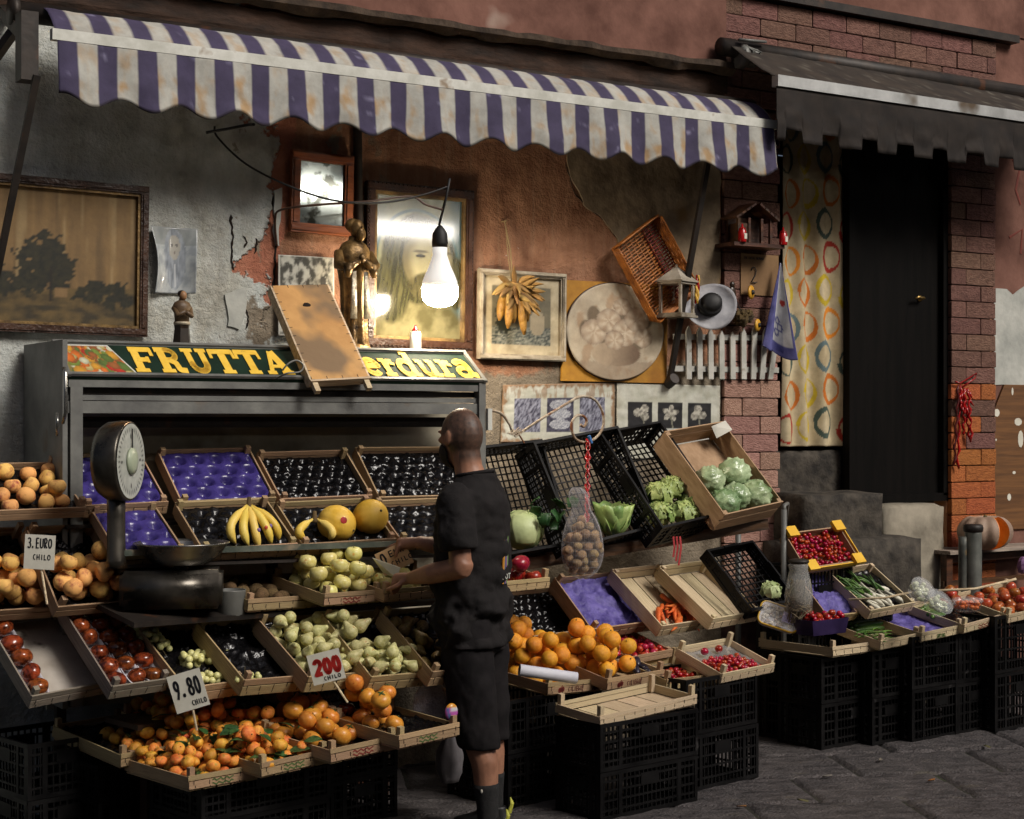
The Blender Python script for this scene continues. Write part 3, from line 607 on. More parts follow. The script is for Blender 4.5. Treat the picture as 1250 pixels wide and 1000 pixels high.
def wood_crate(F, label, k='wood', h=.085, group=None, posts=.02, slats=5, gapped=True, name='wooden_crate', card=False, high=None):
    W, L = F.W, F.L; M = F.M @ Matrix.Translation((W/2, L/2, -h)); t = thing(name, label, 'crate' if not card else 'box', group=group, M=M); th = .007
    F.h = h
    for i in range(slats):
        x = -W/2+W*(i+.5)/slats; board('bottom_slat', t, (x, random.uniform(-.002, .002), .004), (W/slats-.007, L-.02, .006), k)
    for sy in (-1, 1):
        hh = h-.012
        if sy > 0 and high: hh = high
        board('end_board', t, (0, sy*(L/2-th/2), hh*.27+.010), (W, th, hh*.54), k); board('top_rail', t, (random.uniform(-.002, .002), sy*(L/2-th/2)-.001*sy, hh*.80+.010), (W+random.uniform(-.004, .004), th, hh*.36), k)
    for sx in (-1, 1): board('side_board', t, (sx*(W/2-th/2), 0, (h-.018)/2+.010), (th, L-2*th-.002, h-.018), k)
    for sx in (-1, 1):
        for sy in (-1, 1):
            board('corner_post', t, (sx*(W/2-th-.011), sy*(L/2-th-.011), (h+posts)/2+.008), (.022, .022, h+posts-.01), k)
    key = ('staple', round(W, 2), round(h, 3))
    if key not in PLM:
        m = MB(); n = max(4, int(W/.055))
        for i in range(n): m.box((-W/2+.02+(W-.04)*i/(n-1), 0, h*.52+.006*math.sin(i*5)), (.0024, .0016, h*.26)); m.box((-W/2+.026+(W-.052)*i/(n-1), 0, h*.22+.004*math.cos(i*3)), (.0024, .0016, h*.14))
        PLM[key] = m.mesh('staples', M_['metal_dark'])
    if not card: link('staples', PLM[key], t, Matrix.Translation((0, -L/2-.0007, 0)))
    return t
PLM = {}
def lattice(m, o, ux, uz, w, h, nrm, rows, cols, bw=.006, th=.008, rim=.018):
    """an openwork panel: rims, uprights, rails"""
    o = Vector(o); ux = Vector(ux); uz = Vector(uz); n = Vector(nrm)
    for f in (rim/2, h-rim/2): m.bar(o+uz*f, o+ux*w+uz*f, th*1.6, rim, uz)
    for i in range(rows): m.bar(o+uz*(h*(i+1)/(rows+1)), o+ux*w+uz*(h*(i+1)/(rows+1)), th, bw*1.5, uz)
    for i in range(cols+1):
        x = w*i/cols; b_ = rim if i in (0, cols) else bw; x = min(max(x, b_/2), w-b_/2)
        m.bar(o+ux*x+uz*.002, o+ux*x+uz*(h-.002), th*(1.7 if b_ == rim else .9), b_, ux)
def plastic_crate(M, W, L, h, label, group=None, cols=16, name='plastic_crate', hand=True):
    """openwork black crate; M puts its bottom centre"""
    t = thing(name, label, 'crate', group=group, M=M); key = (round(W, 2), round(L, 2), round(h, 2))
    if key not in PLM:
        res = []
        for (w_, ln) in ((W, L), (L, W)):
            m = MB(); lattice(m, (-w_/2, 0, 0), (1, 0, 0), (0, 0, 1), w_, h, (0, 1, 0), 4, max(6, int(w_/.026)))
            m.box((0, 0, h*.72), (.11, .012, .05)) if hand else None
            for q in (.2, .8): m.box((w_*(q-.5), 0, h*.5), (.02, .013, h-.004))
            res.append(m.mesh('side_panel', M_['plastic']))
        m = MB(); nx = int(W/.035); ny = int(L/.035)
        for i in range(nx+1): m.box((-W/2+.01+(W-.02)*i/nx, 0, .006), (.006, L-.012, .006))
        for j in range(ny+1): m.box((0, -L/2+.01+(L-.02)*j/ny, .0085), (W-.012, .006, .006))
        res.append(m.mesh('bottom_grid', M_['plastic'])); PLM[key] = res
    a, b_, c = PLM[key]
    for sy in (-1, 1): link('side_panel', a, t, Matrix.Translation((0, sy*(L/2-.007), 0)) @ Matrix.Rotation(R(180 if sy > 0 else 0), 4, 'Z'))
    for sx in (-1, 1): link('side_panel', b_, t, Matrix.Translation((sx*(W/2-.0066), 0, .0007)) @ Matrix.Rotation(R(90*sx), 4, 'Z') @ Matrix.Diagonal(((L-.02)/L, 1, 1, 1)))
    link('bottom_grid', c, t)
    return t
def plastic_frame(F, label, h=.2, group=None):
    F.h = h; return plastic_crate(F.M @ Matrix.Translation((F.W/2, F.L/2, -h)), F.W, F.L, h, label, group)
def stack(FL, s, W, L, hs, yaw, label, cols=14, grp='black crates holding up the stall', z=None):
    """crates standing on the ground, front left corner below photo pixel FL (a ground point)"""
    P = at(*FL, z=0) if s is None else at(*FL, s=s); P.z = .012; a = R(yaw)
    for i, h in enumerate(hs):
        M = Matrix.Translation(P) @ Matrix.Rotation(a+random.uniform(-.02, .02), 4, 'Z') @ Matrix.Translation((W/2, L/2, 0))
        lb = label if isinstance(label, str) else label[i]
        plastic_crate(M, W, L, h-.002, lb, grp); P = P+Vector((0, 0, h))
def liner(F, label, mt, kind='cups', h=None, inset=.012, nu=3, name='fruit_tray', cat='tray', z0=.012, amp=.018, cov=(0, 1, 0, 1), seed=0, group=None):
    """moulded tray or crumpled film lying in a crate"""
    W = F.W-2*inset; L = F.L-2*inset; x0 = inset+W*cov[0]; x1 = inset+W*cov[1]; y0 = inset+L*cov[2]; y1 = inset+L*cov[3]
    g_ = .0055 if kind == 'cups' else .008; n1 = max(12, int((x1-x0)/g_)); n2 = max(12, int((y1-y0)/g_)); vs = []; fs = []; b0 = -F.h+z0
    cs = F.W/nu*.98
    for j in range(n2+1):
        for i in range(n1+1):
            x = x0+(x1-x0)*i/n1; y = y0+(y1-y0)*j/n2
            if kind == 'cups':
                r = round(y/(cs*.88)); off = .5*cs if r % 2 else 0; q = round((x-off)/cs)
                d = math.hypot(x-off-q*cs, y-r*cs*.88)/(cs*.5); d2 = min(d, 1.05)
                z = amp*(sst(0, 1, d2/.86)**1.1 if d2 < .86 else 1.0)*1.2+(.0016 if mt is not M_['tray_black'] else .0075)*fbm(x*(70 if mt is not M_['tray_black'] else 34), y*(70 if mt is not M_['tray_black'] else 34), seed)
                ed = min(i, n1-i, j, n2-j); z = max(z, amp*1.1) if ed < 1 else z
            else:
                z = amp*(1+1.1*fbm(x*11+seed, y*11, seed, 5))+amp*.9*abs(fbm(x*26+seed*3, y*26, seed, 3)); ed = min(i, n1-i, j, n2-j)
                if ed < 3: z += amp*(3-ed)*.25
            vs.append(F.M @ Vector((x, y, b0+max(.001, z))))
    for j in range(n2):
        for i in range(n1): a = j*(n1+1)+i; fs.append((a, a+1, a+n1+2, a+n1+1))
    m = MB(); m.add(vs, fs); o = m.build(name, mt, None, True, label, cat, group); md = o.modifiers.new('thickness', 'SOLIDIFY'); md.thickness = .0015; F.lz = z0+amp*.7
    return o
# ---------------------------------------------------------------- produce meshes
def fruit_mesh(name, mats, fn, n=18, m_=12, extra=None, seed=0):
    """unit produce, radius about 1; fn(d) -> radius vector"""
    m = MB()
    vs = []; fs = []
    for i in range(m_+1):
        ph = -math.pi/2+math.pi*i/m_
        for k in range(n):
            a = 2*math.pi*k/n; d = Vector((math.cos(ph)*math.cos(a), math.cos(ph)*math.sin(a), math.sin(ph))); vs.append(fn(d, ph, a))
    for i in range(m_):
        for k in range(n): fs.append((i*n+k, i*n+(k+1) % n, (i+1)*n+(k+1) % n, (i+1)*n+k))
    m.add(vs, fs)
    if extra: extra(m)
    return m.mesh(name, mats, True)
def nv(d, k, s): return 1+k*fbm(d.x*1.3+s*5, d.y*1.3, d.z*1.3+s)
C_stem = mat('stem', sg(70, 60, 34), sg(104, 88, 50), .8)
C_leaf = mat('citrus_leaf', sg(30, 56, 28), sg(72, 102, 54), .35, 5, rnd=.3, spec=.5)
C_or = mat('orange_peel', sg(214, 136, 30), sg(232, 162, 50), .46, 3, bump=.35, bscale=34, rnd=.13, spec=.5, spots=(2.6, .72, sg(176, 100, 24)))
C_ta = mat('tangerine_peel', sg(208, 118, 38), sg(230, 162, 66), .48, 1.6, bump=.3, bscale=30, rnd=.24, spec=.5, spots=(1.4, .62, sg(176, 140, 50)))
C_ka = mat('persimmon_skin', sg(198, 120, 40), sg(216, 150, 62), .36, 2, rnd=.1, spec=.5, spots=(2.2, .66, sg(168, 84, 20)))
C_to = mat('dark_tomato_skin', sg(58, 25, 15), sg(152, 74, 36), .16, 1.5, rnd=.1, spec=.6, lo=.38, hi=.62)
C_pe = mat('peach_skin', sg(146, 68, 54), sg(230, 176, 100), .75, 1.1, bump=.1, bscale=60, rnd=.14, lo=.30, hi=.50)
C_ap = mat('yellow_apple_skin', sg(198, 186, 102), sg(220, 210, 142), .35, 2, rnd=.1, spots=(1.5, .64, sg(200, 150, 80)))
C_ne = mat('nectarine_skin', sg(110, 14, 20), sg(160, 34, 30), .25, 2, rnd=.12, spots=(1.4, .68, sg(206, 130, 50)))
C_pr = mat('green_pear_skin', sg(168, 164, 104), sg(208, 201, 146), .5, 2.2, rnd=.12, spots=(1.6, .62, sg(170, 128, 70)), bump=.1, bscale=40)
C_pb = mat('brown_pear_skin', sg(104, 80, 38), sg(150, 120, 64), .6, 3, rnd=.14, spots=(2.4, .6, sg(150, 140, 66)))
C_ki = mat('kiwi_skin', sg(72, 54, 32), sg(108, 84, 52), .85, 5, rnd=.12, bump=.4, bscale=40)
C_me = mat('melon_rind', sg(214, 168, 52), sg(232, 192, 88), .5, 4, (2, 2, .5), .4, 14, spots=(6, .72, sg(186, 130, 34)))
C_ct = mat('cherry_tomato_skin', sg(120, 10, 12), sg(176, 24, 20), .18, 1.5, rnd=.2, spec=.6)
C_gr = mat('white_grape_skin', sg(178, 176, 104), sg(208, 204, 142), .28, 2, rnd=.14)
C_wa = mat('walnut_shell', sg(140, 108, 74), sg(190, 158, 116), .75, 4, rnd=.14, bump=1, bscale=7)
C_ca = mat('cabbage_leaf', sg(134, 152, 96), sg(196, 206, 154), .5, 3, bump=.5, bscale=10)
C_le = mat('lettuce_leaf', sg(92, 118, 54), sg(180, 192, 122), .45, 3, bump=.5, bscale=12, rnd=.1)
C_ic = mat('iceberg_leaf', sg(60, 96, 44), sg(190, 204, 164), .2, 4, bump=1.8, bscale=13, rnd=.1, coat=.25)
C_cr = mat('carrot_skin', sg(196, 82, 26), sg(222, 116, 48), .55, 5, (1, 1, 4), .3, 20, rnd=.1)
C_ban = mat('banana_peel', sg(214, 180, 70), sg(232, 206, 114), .5, 3, rnd=.06, spots=(4, .68, sg(120, 90, 30)))
C_cu = mat('cucumber_skin', sg(26, 52, 22), sg(56, 88, 36), .35, 5, rnd=.2)
C_pl = mat('dark_plum_skin', sg(22, 18, 26), sg(48, 42, 58), .3, 3, rnd=.25)
C_pg = mat('purple_grape', sg(40, 18, 36), sg(78, 40, 62), .3, 3, rnd=.2)
def citrus(s): return lambda d, ph, a: d*nv(d, .05, s)*Vector((1, 1, .95)).length/1.70
def sph(sx, sy, sz, s, k=.05, dim=0, dimb=0):
    def f(d, ph, a):
        q = nv(d, k, s); top = max(0, (d.z-.55)/.45); bot = max(0, (-d.z-.6)/.4)
        return Vector((d.x*sx*q, d.y*sy*q, d.z*sz*q-dim*top*top+dimb*bot*bot))
    return f
def peach_fn(s):
    def f(d, ph, a):
        q = nv(d, .05, s); c = math.exp(-((d.y)/.16)**2)*max(0, d.x)*.10; top = max(0, (d.z-.5)/.5)
        return Vector((d.x*q*(1-c), d.y*q, d.z*.95*q-.28*top*top))
    return f
def pear_fn(s, neck=.5):
    def f(d, ph, a):
        t = (d.z+1)/2; r = max(0, math.cos(ph))**(1.0 if t < .5 else .62); r *= (1-.66*sst(.36, .90, t)*neck/.5*.95); b_ = .18*math.sin(s*3)
        z = -1+2.9*t if t > .0 else -1
        z = -.95+(t**1.12)*2.75
        return Vector((r*math.cos(a)*nv(d, .05, s)+b_*sst(.6, 1, t), r*math.sin(a)*nv(d, .05, s), z))
    return f
def stem_top(z, r=.06, h=.3): return lambda m: (setattr(m, 'cur', 1), m.tube([(0, 0, z-.1), (.02, 0, z+h*.5), (.08, 0, z+h)], [r, r*.8, r], 6), setattr(m, 'cur', 0))
def calyx(z, r=.5):
    def f(m):
        m.cur = 1
        for k in range(4):
            a = k*math.pi/2+.3; m.add([(0, 0, z+.04), (r*.45*math.cos(a-.5), r*.45*math.sin(a-.5), z+.05), (r*math.cos(a), r*math.sin(a), z+.0), (r*.45*math.cos(a+.5), r*.45*math.sin(a+.5), z+.05)], [(0, 1, 2, 3)])
        m.tube([(0, 0, z-.05), (0, 0, z+.12)], .08, 6); m.cur = 0
    return f
FM = {
 'orange': [fruit_mesh('orange', [C_or, C_stem], sph(1, 1, .97, s, .03, .05), extra=calyx(.93, .10)) for s in range(3)],
 'tangerine': [fruit_mesh('tangerine', [C_ta, C_stem], sph(1.03, 1.0, .84, s, .07, .08), extra=calyx(.77, .13)) for s in range(4)],
 'persimmon': [fruit_mesh('persimmon', [C_ka, C_leaf], sph(1.04, 1.0, .88, s, .05, .08), extra=calyx(.82, .5)) for s in range(3)],
 'dark_tomato': [fruit_mesh('dark_tomato', [C_to, C_leaf], sph(1.03, 1.0, .86, s, .06, .1)) for s in range(3)],
 'peach': [fruit_mesh('peach', [C_pe], peach_fn(s)) for s in range(4)],
 'yellow_apple': [fruit_mesh('yellow_apple', [C_ap, C_stem], sph(1, 1, .92, s, .05, .26, .14), extra=stem_top(.68, .05, .25)) for s in range(3)],
 'nectarine': [fruit_mesh('nectarine', [C_ne], peach_fn(s)) for s in range(2)],
 'green_pear': [fruit_mesh('green_pear', [C_pr, C_stem], pear_fn(s, .42), extra=stem_top(1.72, .05, .4)) for s in range(4)],
 'brown_pear': [fruit_mesh('brown_pear', [C_pb, C_stem], pear_fn(s+.5, .52), extra=stem_top(1.72, .05, .4)) for s in range(3)],
 'kiwi': [fruit_mesh('kiwi', [C_ki], sph(1.25, .95, .92, s, .05)) for s in range(3)],
 'cherry_tomato': [fruit_mesh('cherry_tomato', [C_ct], sph(1.05, 1, .95, s, .04), 12, 8) for s in range(2)],
 'walnut': [fruit_mesh('walnut', [C_wa], sph(1.12, .95, 1, s, .14), 14, 9) for s in range(3)],
 'aubergine': [fruit_mesh('aubergine', [C_pl, C_leaf], sph(1.7, .8, .8, s, .06), 14, 9) for s in range(2)],
 'radish': [fruit_mesh('red_radish', [mat('radish_skin', sg(130, 14, 22), sg(186, 40, 40), .3, 2, rnd=.2)], sph(1.1, .95, .95, s, .06), 12, 8) for s in range(2)],
 'red_tomato': [fruit_mesh('red_tomato', [mat('red_tomato_skin', sg(144, 54, 30), sg(180, 98, 52), .2, 1.6, rnd=.2), C_leaf], sph(1.05, 1, .86, s, .06, .1)) for s in range(2)],
}
lm = MB()
for j in range(5):
    t = j/4; w_ = .30*math.sin(math.pi*min(1, t*.9+.06))
    lm.v += [Vector((t, -w_, .10*math.sin(t*3))), Vector((t, 0, .10*math.sin(t*3)-.06)), Vector((t, w_, .10*math.sin(t*3)))]
for j in range(4):
    for k in range(2): lm.f.append((j*3+k, j*3+k+1, j*3+k+4, j*3+k+3)); lm.m.append(0)
LEAF = lm.mesh('leaf', [C_leaf], True)
def rrot(up=1.0):
    """random orientation; up=0 keeps the stalk pointing up"""
    tl = random.uniform(.6, 2.0) if up == 'lie' else random.gauss(0, .9)*up
    return Matrix.Rotation(random.uniform(0, 6.28), 4, 'Z') @ Matrix.Rotation(tl, 4, 'X') @ Matrix.Rotation(random.uniform(0, 6.28), 4, 'Z')
def put(kind, M, label, cat, group, name=None):
    return tag(link(name or kind, FM[kind][random.randrange(len(FM[kind]))], None, M), label, cat, group)
def pile(F, kind, n, r, reg, label, cat, group, up=1.0, mound=None, rv=.08, base=None, K=26, spread=0, flat=False, leaves=0, name=None):
    """drop n pieces into the part reg=(x0,x1,y0,y1) (fractions) of a crate, each one coming to rest in the lowest of K tries"""
    b0 = -F.h+(base if base is not None else getattr(F, 'lz', .012)); pl = F.__dict__.setdefault('placed', []); out = []
    x0, x1, y0, y1 = F.W*reg[0]+r, F.W*reg[1]-r, F.L*reg[2]+r, F.L*reg[3]-r
    for i in range(n):
        rr = r*random.uniform(1-rv, 1+rv); best = None
        for k in range(K):
            x = random.uniform(min(x0, x1), max(x0, x1)); y = random.uniform(min(y0, y1), max(y0, y1)); z = b0+rr*.95
            for (a, b_, c, q) in pl:
                d2 = (a-x)**2+(b_-y)**2; rs = (q+rr)*.985
                if d2 < rs*rs: z = max(z, c+math.sqrt(rs*rs-d2))
            sc_ = z
            if mound: sc_ += mound[2]*math.hypot(x-F.W*mound[0], y-F.L*mound[1])
            if best is None or sc_ < best[0]: best = (sc_, x, y, z)
        _, x, y, z = best; pl.append((x, y, z, rr))
        lie = rrot(up)
        M = Matrix.Translation(F.M @ Vector((x, y, z))) @ lie @ Matrix.Diagonal((rr, rr, rr, 1))
        if up == 'lie': M = M @ Matrix.Translation((0, 0, -.3))
        o = put(kind, M, label, cat, group, name); out.append((o, x, y, z, rr))
    for i in range(leaves):
        o, x, y, z, rr = random.choice(out); a = random.uniform(0, 6.28)
        Wd = Matrix.Translation(F.M @ Vector((x+.3*rr*math.cos(a), y+.3*rr*math.sin(a), z+rr*.86))) @ Matrix.Rotation(a, 4, 'Z') @ Matrix.Rotation(random.uniform(-.25, .45), 4, 'Y') @ Matrix.Rotation(random.uniform(-.6, .6), 4, 'X') @ Matrix.Scale(random.uniform(.055, .085), 4)
        link('leaf', LEAF, o, WM[o.name].inverted() @ Wd)
    return out
# ================================================================ the stall: crates, row by row
random.seed(11)
GW = 'wooden crates on the fruit stall'
# -- back rows under the hood, trays facing the street
def backrow(FL, FR, BL, y, label, trayl, tmat, nu, cup=.018, k='wood'):
    F = frame(FL, FR, BL, y=y, yaw=0); wood_crate(F, label, k, .07, GW, .012, 4); liner(F, trayl, tmat, 'cups', nu=nu, amp=cup, z0=.022, seed=FL[0], group='moulded fruit trays'); return F
TB, TP = M_['tray_black'], M_['tray_purple']
A0 = backrow((104, 617), (206, 612), (74, 553), -.64, 'leaning crate with an empty purple tray behind the dial scale', 'empty purple moulded tray behind the dial of the scale', TP, 4, .026)
A1 = backrow((222, 612), (338, 607), (193, 548), -.64, 'upper crate with an empty purple tray above the bananas', 'empty purple moulded tray above the bananas', TP, 5, .026)
A2 = backrow((344, 609), (456, 604), (314, 551), -.64, 'upper crate with an empty black tray above the yellow melons', 'empty black tray above the yellow melons', TB, 8, .012)
A3 = backrow((464, 607), (582, 604), (434, 545), -.64, 'upper crate with an empty black tray behind the head of the man', 'empty black tray behind the head of the man', TB, 8, .012)
B0 = backrow((146, 678), (228, 672), (112, 619), -.95, 'leaning crate with an empty purple tray behind the scale pan', 'empty purple moulded tray behind the scale pan', TP, 3, .028)
B1 = backrow((248, 670), (364, 663), (214, 612), -.95, 'crate with a black tray holding the bananas', 'black moulded tray under the bananas', TB, 6, .014)
B2 = backrow((370, 664), (484, 657), (338, 612), -.95, 'crate with a black tray holding the yellow melons', 'black moulded tray under the yellow melons', TB, 7, .012)
B3 = backrow((490, 658), (600, 652), (456, 610), -.95, 'lower crate with an empty black tray beside the melons', 'empty black tray beside the melons', TB, 7, .012)
# rack that carries them: planks on legs
RK = thing('display_rack', 'dark wooden rack with a worn green shelf edge under the fruit crates', 'rack', ((A0.P.x+A3.P.x)/2, -.6, 0))
def rk(name, c, d, k='metal_dark'): return board(name, RK, Vector(c)-Vector(RK.location), d, k)
def plank_px(name, x0, x1, py, y, dy, dz_, k, py1=None):
    a = at(x0, py, y=y); b_ = at(x1, py1 or py, y=y); m = MB(); m.bar(a+Vector((0, dy/2, -dz_/2)), b_+Vector((0, dy/2, -dz_/2)), dy, dz_); return m.build(name, M_[k], RK)
M_['greenedge'] = mat('green_shelf_paint', sg(50, 58, 50), sg(96, 100, 88), .55, 7, bump=.2, spots=(8, .62, sg(124, 112, 92)))
plank_px('shelf_edge', 150, 600, 672, -.98, .03, .022, 'greenedge', 657)
plank_px('shelf', 140, 600, 690, -.94, .34, .012, 'metal_dark', 675)
xa, xb = at(80, 600, y=-.6).x, at(600, 600, y=-.6).x
rk('shelf', ((xa+xb)/2, -.50, 1.28), (xb-xa, .22, .014))
for x in (xa+.05, (xa+xb)/2, xb-.04):
    rk('leg', (x, -.36, .62), (.04, .04, 1.24))
# -- the pears and the apples rows, turned towards the street
C1 = frame((304, 731), (395, 725), (240, 703), s=308); wood_crate(C1, 'small crate of brown kiwi fruit beside the metal can', 'wood', .06, GW, .015); liner(C1, 'crumpled black film under the kiwi fruit', M_['film'], 'film', amp=.008, name='plastic_film', cat='film', seed=2)
C2 = frame((397, 724), (467, 719), (332, 700), s=306); wood_crate(C2, 'crate of yellow apples below the melons', 'wood', .06, GW, .022); liner(C2, 'crumpled black film under the heaped yellow apples', M_['film'], 'film', amp=.006, name='plastic_film', cat='film', seed=3)
C3 = frame((470, 719), (572, 711), (404, 696), s=300); wood_crate(C3, 'crate of yellow apples under the hands of the man', 'wood', .06, GW, .022); liner(C3, 'crumpled black film in the apple crate under the hands of the man', M_['film'], 'film', amp=.006, name='plastic_film', cat='film', seed=4)
C4 = frame((590, 712), (672, 704), (528, 690), s=288); wood_crate(C4, 'small crate of dark red nectarines behind the man', 'wood', .06, GW, .03)
m = MB(); m.box(C1.M @ Vector((.38, .22, -C1.h-.020)), (1.75, .40, .02), C1.M.to_3x3()); m.build('shelf', M_['metal_dark'], RK)
pile(C1, 'kiwi', 22, .026, (.0, .80, .0, 1), 'brown fuzzy kiwi fruit in the small crate', 'kiwi', 'kiwi fruit in the crate', 1, (.25, .5, .2))
pile(C2, 'yellow_apple', 30, .036, (.0, 1, .0, 1), 'pale yellow apple heaped in the crate below the melons', 'apple', 'yellow apples below the melons', .6, (.6, .5, .35))
pile(C3, 'yellow_apple', 13, .036, (.0, .75, .0, 1), 'pale yellow apple in the crate under the price card in the hand', 'apple', 'yellow apples under the hands of the man', .6, (.3, .5, .3))
pile(C4, 'nectarine', 9, .038, (.45, 1, .0, 1), 'dark red nectarine piled in the small crate behind the man', 'nectarine', 'nectarines behind the man', .8, (.68, .3, .25))
D3 = frame((228, 840), (297, 830), (168, 762), s=322); D4 = frame((300, 830), (375, 824), (238, 757), s=320); D5 = frame((378, 826), (450, 820), (312, 752), s=316)
D6 = frame((455, 826), (524, 820), (392, 748), s=312); D7 = frame((530, 820), (606, 812), (464, 744), s=308)
wood_crate(D3, 'tilted crate with white grapes on black film beside the persimmon trays', 'wood', .085, GW); wood_crate(D4, 'tilted crate of black film with one grape bunch beside the green pears', 'wood', .085, GW)
wood_crate(D5, 'tilted crate heaped with green pears behind the red price card', 'wood', .085, GW); wood_crate(D6, 'tilted crate of green pears on black film beside the man', 'wood', .085, GW); wood_crate(D7, 'tilted crate of long brown pears half hidden by the man', 'wood', .085, GW)
for F, l, sd_ in ((D3, 'crumpled black film under the white grapes', 5), (D4, 'crumpled black film showing bare beside the white grapes', 6), (D5, 'crumpled black film under the heaped green pears', 7), (D6, 'crumpled black film among the sparse green pears', 8), (D7, 'crumpled black film under the brown pears', 9)):
    liner(F, l, M_['film'], 'film', amp=.022, name='plastic_film', cat='film', seed=sd_, group='crumpled black film in the crates')
pile(D5, 'green_pear', 52, .028, (.0, 1, .0, .86), 'pale green pear heaped behind the red price card', 'pear', 'green pears behind the red price card', 'lie', (.5, .42, .12), base=.02)
pile(D6, 'green_pear', 30, .028, (.0, .96, .0, .62), 'green pear lying at the front of the crate beside the man', 'pear', 'green pears in the crate beside the man', 'lie', (.45, .1, .2), base=.02)
pile(D6, 'green_pear', 8, .028, (.0, .40, .5, 1), 'green pear lying at the back of the crate beside the man', 'pear', 'green pears in the crate beside the man', 'lie', base=.02)
pile(D7, 'brown_pear', 13, .030, (.0, .62, .05, .95), 'long brown pear in the crate half hidden by the man', 'pear', 'brown pears by the man', 'lie', base=.02)
# grapes: each bunch one thing, berries as one stuff part on a stalk
def bunch(c, ax, n, r, L, wd, label, mt=None, rb=.0095, name='grape_bunch', group='grape bunches'):
    c = Vector(c); t = thing(name, label, 'grapes', c, group=group); ax = Vector(ax).normalized(); sd_ = Vector((-ax.y, ax.x, 0)); m = MB(); done = []
    for i in range(n):
        for k in range(20):
            q = random.random(); w_ = wd*(1-.6*q); p = c+ax*L*(q-.5)+sd_*random.uniform(-w_, w_)+Vector((0, 0, random.uniform(rb, rb+wd*.8)))
            if all((p-d).length > rb*1.6 for d in done): break
        done.append(p); m.ball(p, rb*random.uniform(.88, 1.1), 9, 6)
    m.build('berries', mt or C_gr, t, True)
    m = MB(); m.tube([c+ax*L*.5, c+ax*L*.3+Vector((0, 0, .02)), c-ax*L*.4+Vector((0, 0, .01))], .002, 5); m.tube([c-ax*L*.1+Vector((0, 0, .01)), c-ax*L*.15+Vector((.01, .0, .07))], .0018, 5); m.build('stalk', C_stem, t)
    return t
bunch(D3.M @ Vector((D3.W*.15, D3.L*.80, -.05)), (.4, -.9, -.4), 44, .01, .17, .05, 'white grape bunch at the back of its crate beside the persimmon trays', rb=.0145)
bunch(D3.M @ Vector((D3.W*.72, D3.L*.38, -.05)), (1, -.2, .0), 44, .01, .18, .055, 'white grape bunch in the middle of the crate by the black price card', rb=.0145)
bunch(D3.M @ Vector((D3.W*.62, D3.L*.12, -.05)), (1, .2, .0), 34, .01, .18, .04, 'white grape bunch against the front board above the tangerines', rb=.0145)
bunch(D4.M @ Vector((D4.W*.16, D4.L*.10, -.055)), (1, -.1, .0), 14, .01, .10, .03, 'small white grape bunch alone on bare black film', rb=.012)
# -- left end: peaches in card boxes, persimmon-like dark tomatoes
P1 = frame((-75, 626), (106, 619), (-113, 566), s=328); wood_crate(P1, 'uppermost dark card box of peaches at the end of the stall', 'card', .06, None, .03, 3, name='fruit_box', card=True)
liner(P1, 'black moulded tray in the uppermost peach box', TB, 'cups', nu=7, amp=.014)
pile(P1, 'peach', 15, .036, (.30, 1, .0, 1), 'peach lying in the uppermost box at the end of the stall', 'peach', 'peaches in the uppermost box', .8, (.8, .2, .15), base=.02)
P2a = frame((-40, 748), (68, 741), (-82, 645), s=322); P2b = frame((72, 741), (156, 734), (32, 642), s=320)
wood_crate(P2a, 'card box of peaches against the white price card at the very end', 'card', .075, None, .03, 3, name='fruit_box', card=True); wood_crate(P2b, 'card box of peaches beside the column of the scale', 'card', .075, None, .03, 3, name='fruit_box', card=True)
liner(P2a, 'black moulded tray under the peaches at the very end', TB, 'cups', nu=4, amp=.016); liner(P2b, 'black moulded tray under the peaches beside the scale', TB, 'cups', nu=3, amp=.016)
pile(P2a, 'peach', 19, .036, (.22, 1, .0, .62), 'peach in the end box left of the white price card', 'peach', 'peaches in the end box', .8, (.7, .1, .25), base=.02)
pile(P2b, 'peach', 18, .037, (.0, 1, .0, .66), 'peach in the box between the price card and the scale', 'peach', 'peaches beside the scale', .8, (.6, .05, .25), base=.02)
D1 = frame((40, 850), (134, 832), (-14, 750), s=326); D2 = frame((138, 838), (208, 828), (76, 738), s=326)
wood_crate(D1, 'tilted grey crate with one row of dark tomatoes and a bare floor', 'wood_grey', .075, GW, .02, 2); wood_crate(D2, 'tilted crate packed with dark tomatoes in white trays', 'wood_grey', .075, GW, .02, 3)
m = MB(); m.add([D1.M @ Vector(p) for p in ((.012, .012, -D1.h+.014), (D1.W-.012, .012, -D1.h+.014), (D1.W-.012, D1.L-.012, -D1.h+.014), (.012, D1.L-.012, -D1.h+.014))]+[D1.M @ Vector(p) for p in ((.012, .012, -D1.h+.011), (D1.W-.012, .012, -D1.h+.011), (D1.W-.012, D1.L-.012, -D1.h+.011), (.012, D1.L-.012, -D1.h+.011))], [(0, 1, 2, 3), (7, 6, 5, 4), (0, 4, 5, 1), (1, 5, 6, 2), (2, 6, 7, 3), (3, 7, 4, 0)])
m.build('card_sheet', mat('grey_card', sg(140, 130, 118), sg(176, 168, 158), .8, 4, spots=(9, .66, sg(84, 74, 66))), None, False, 'stained grey card sheet on the floor of the half empty crate', 'card')
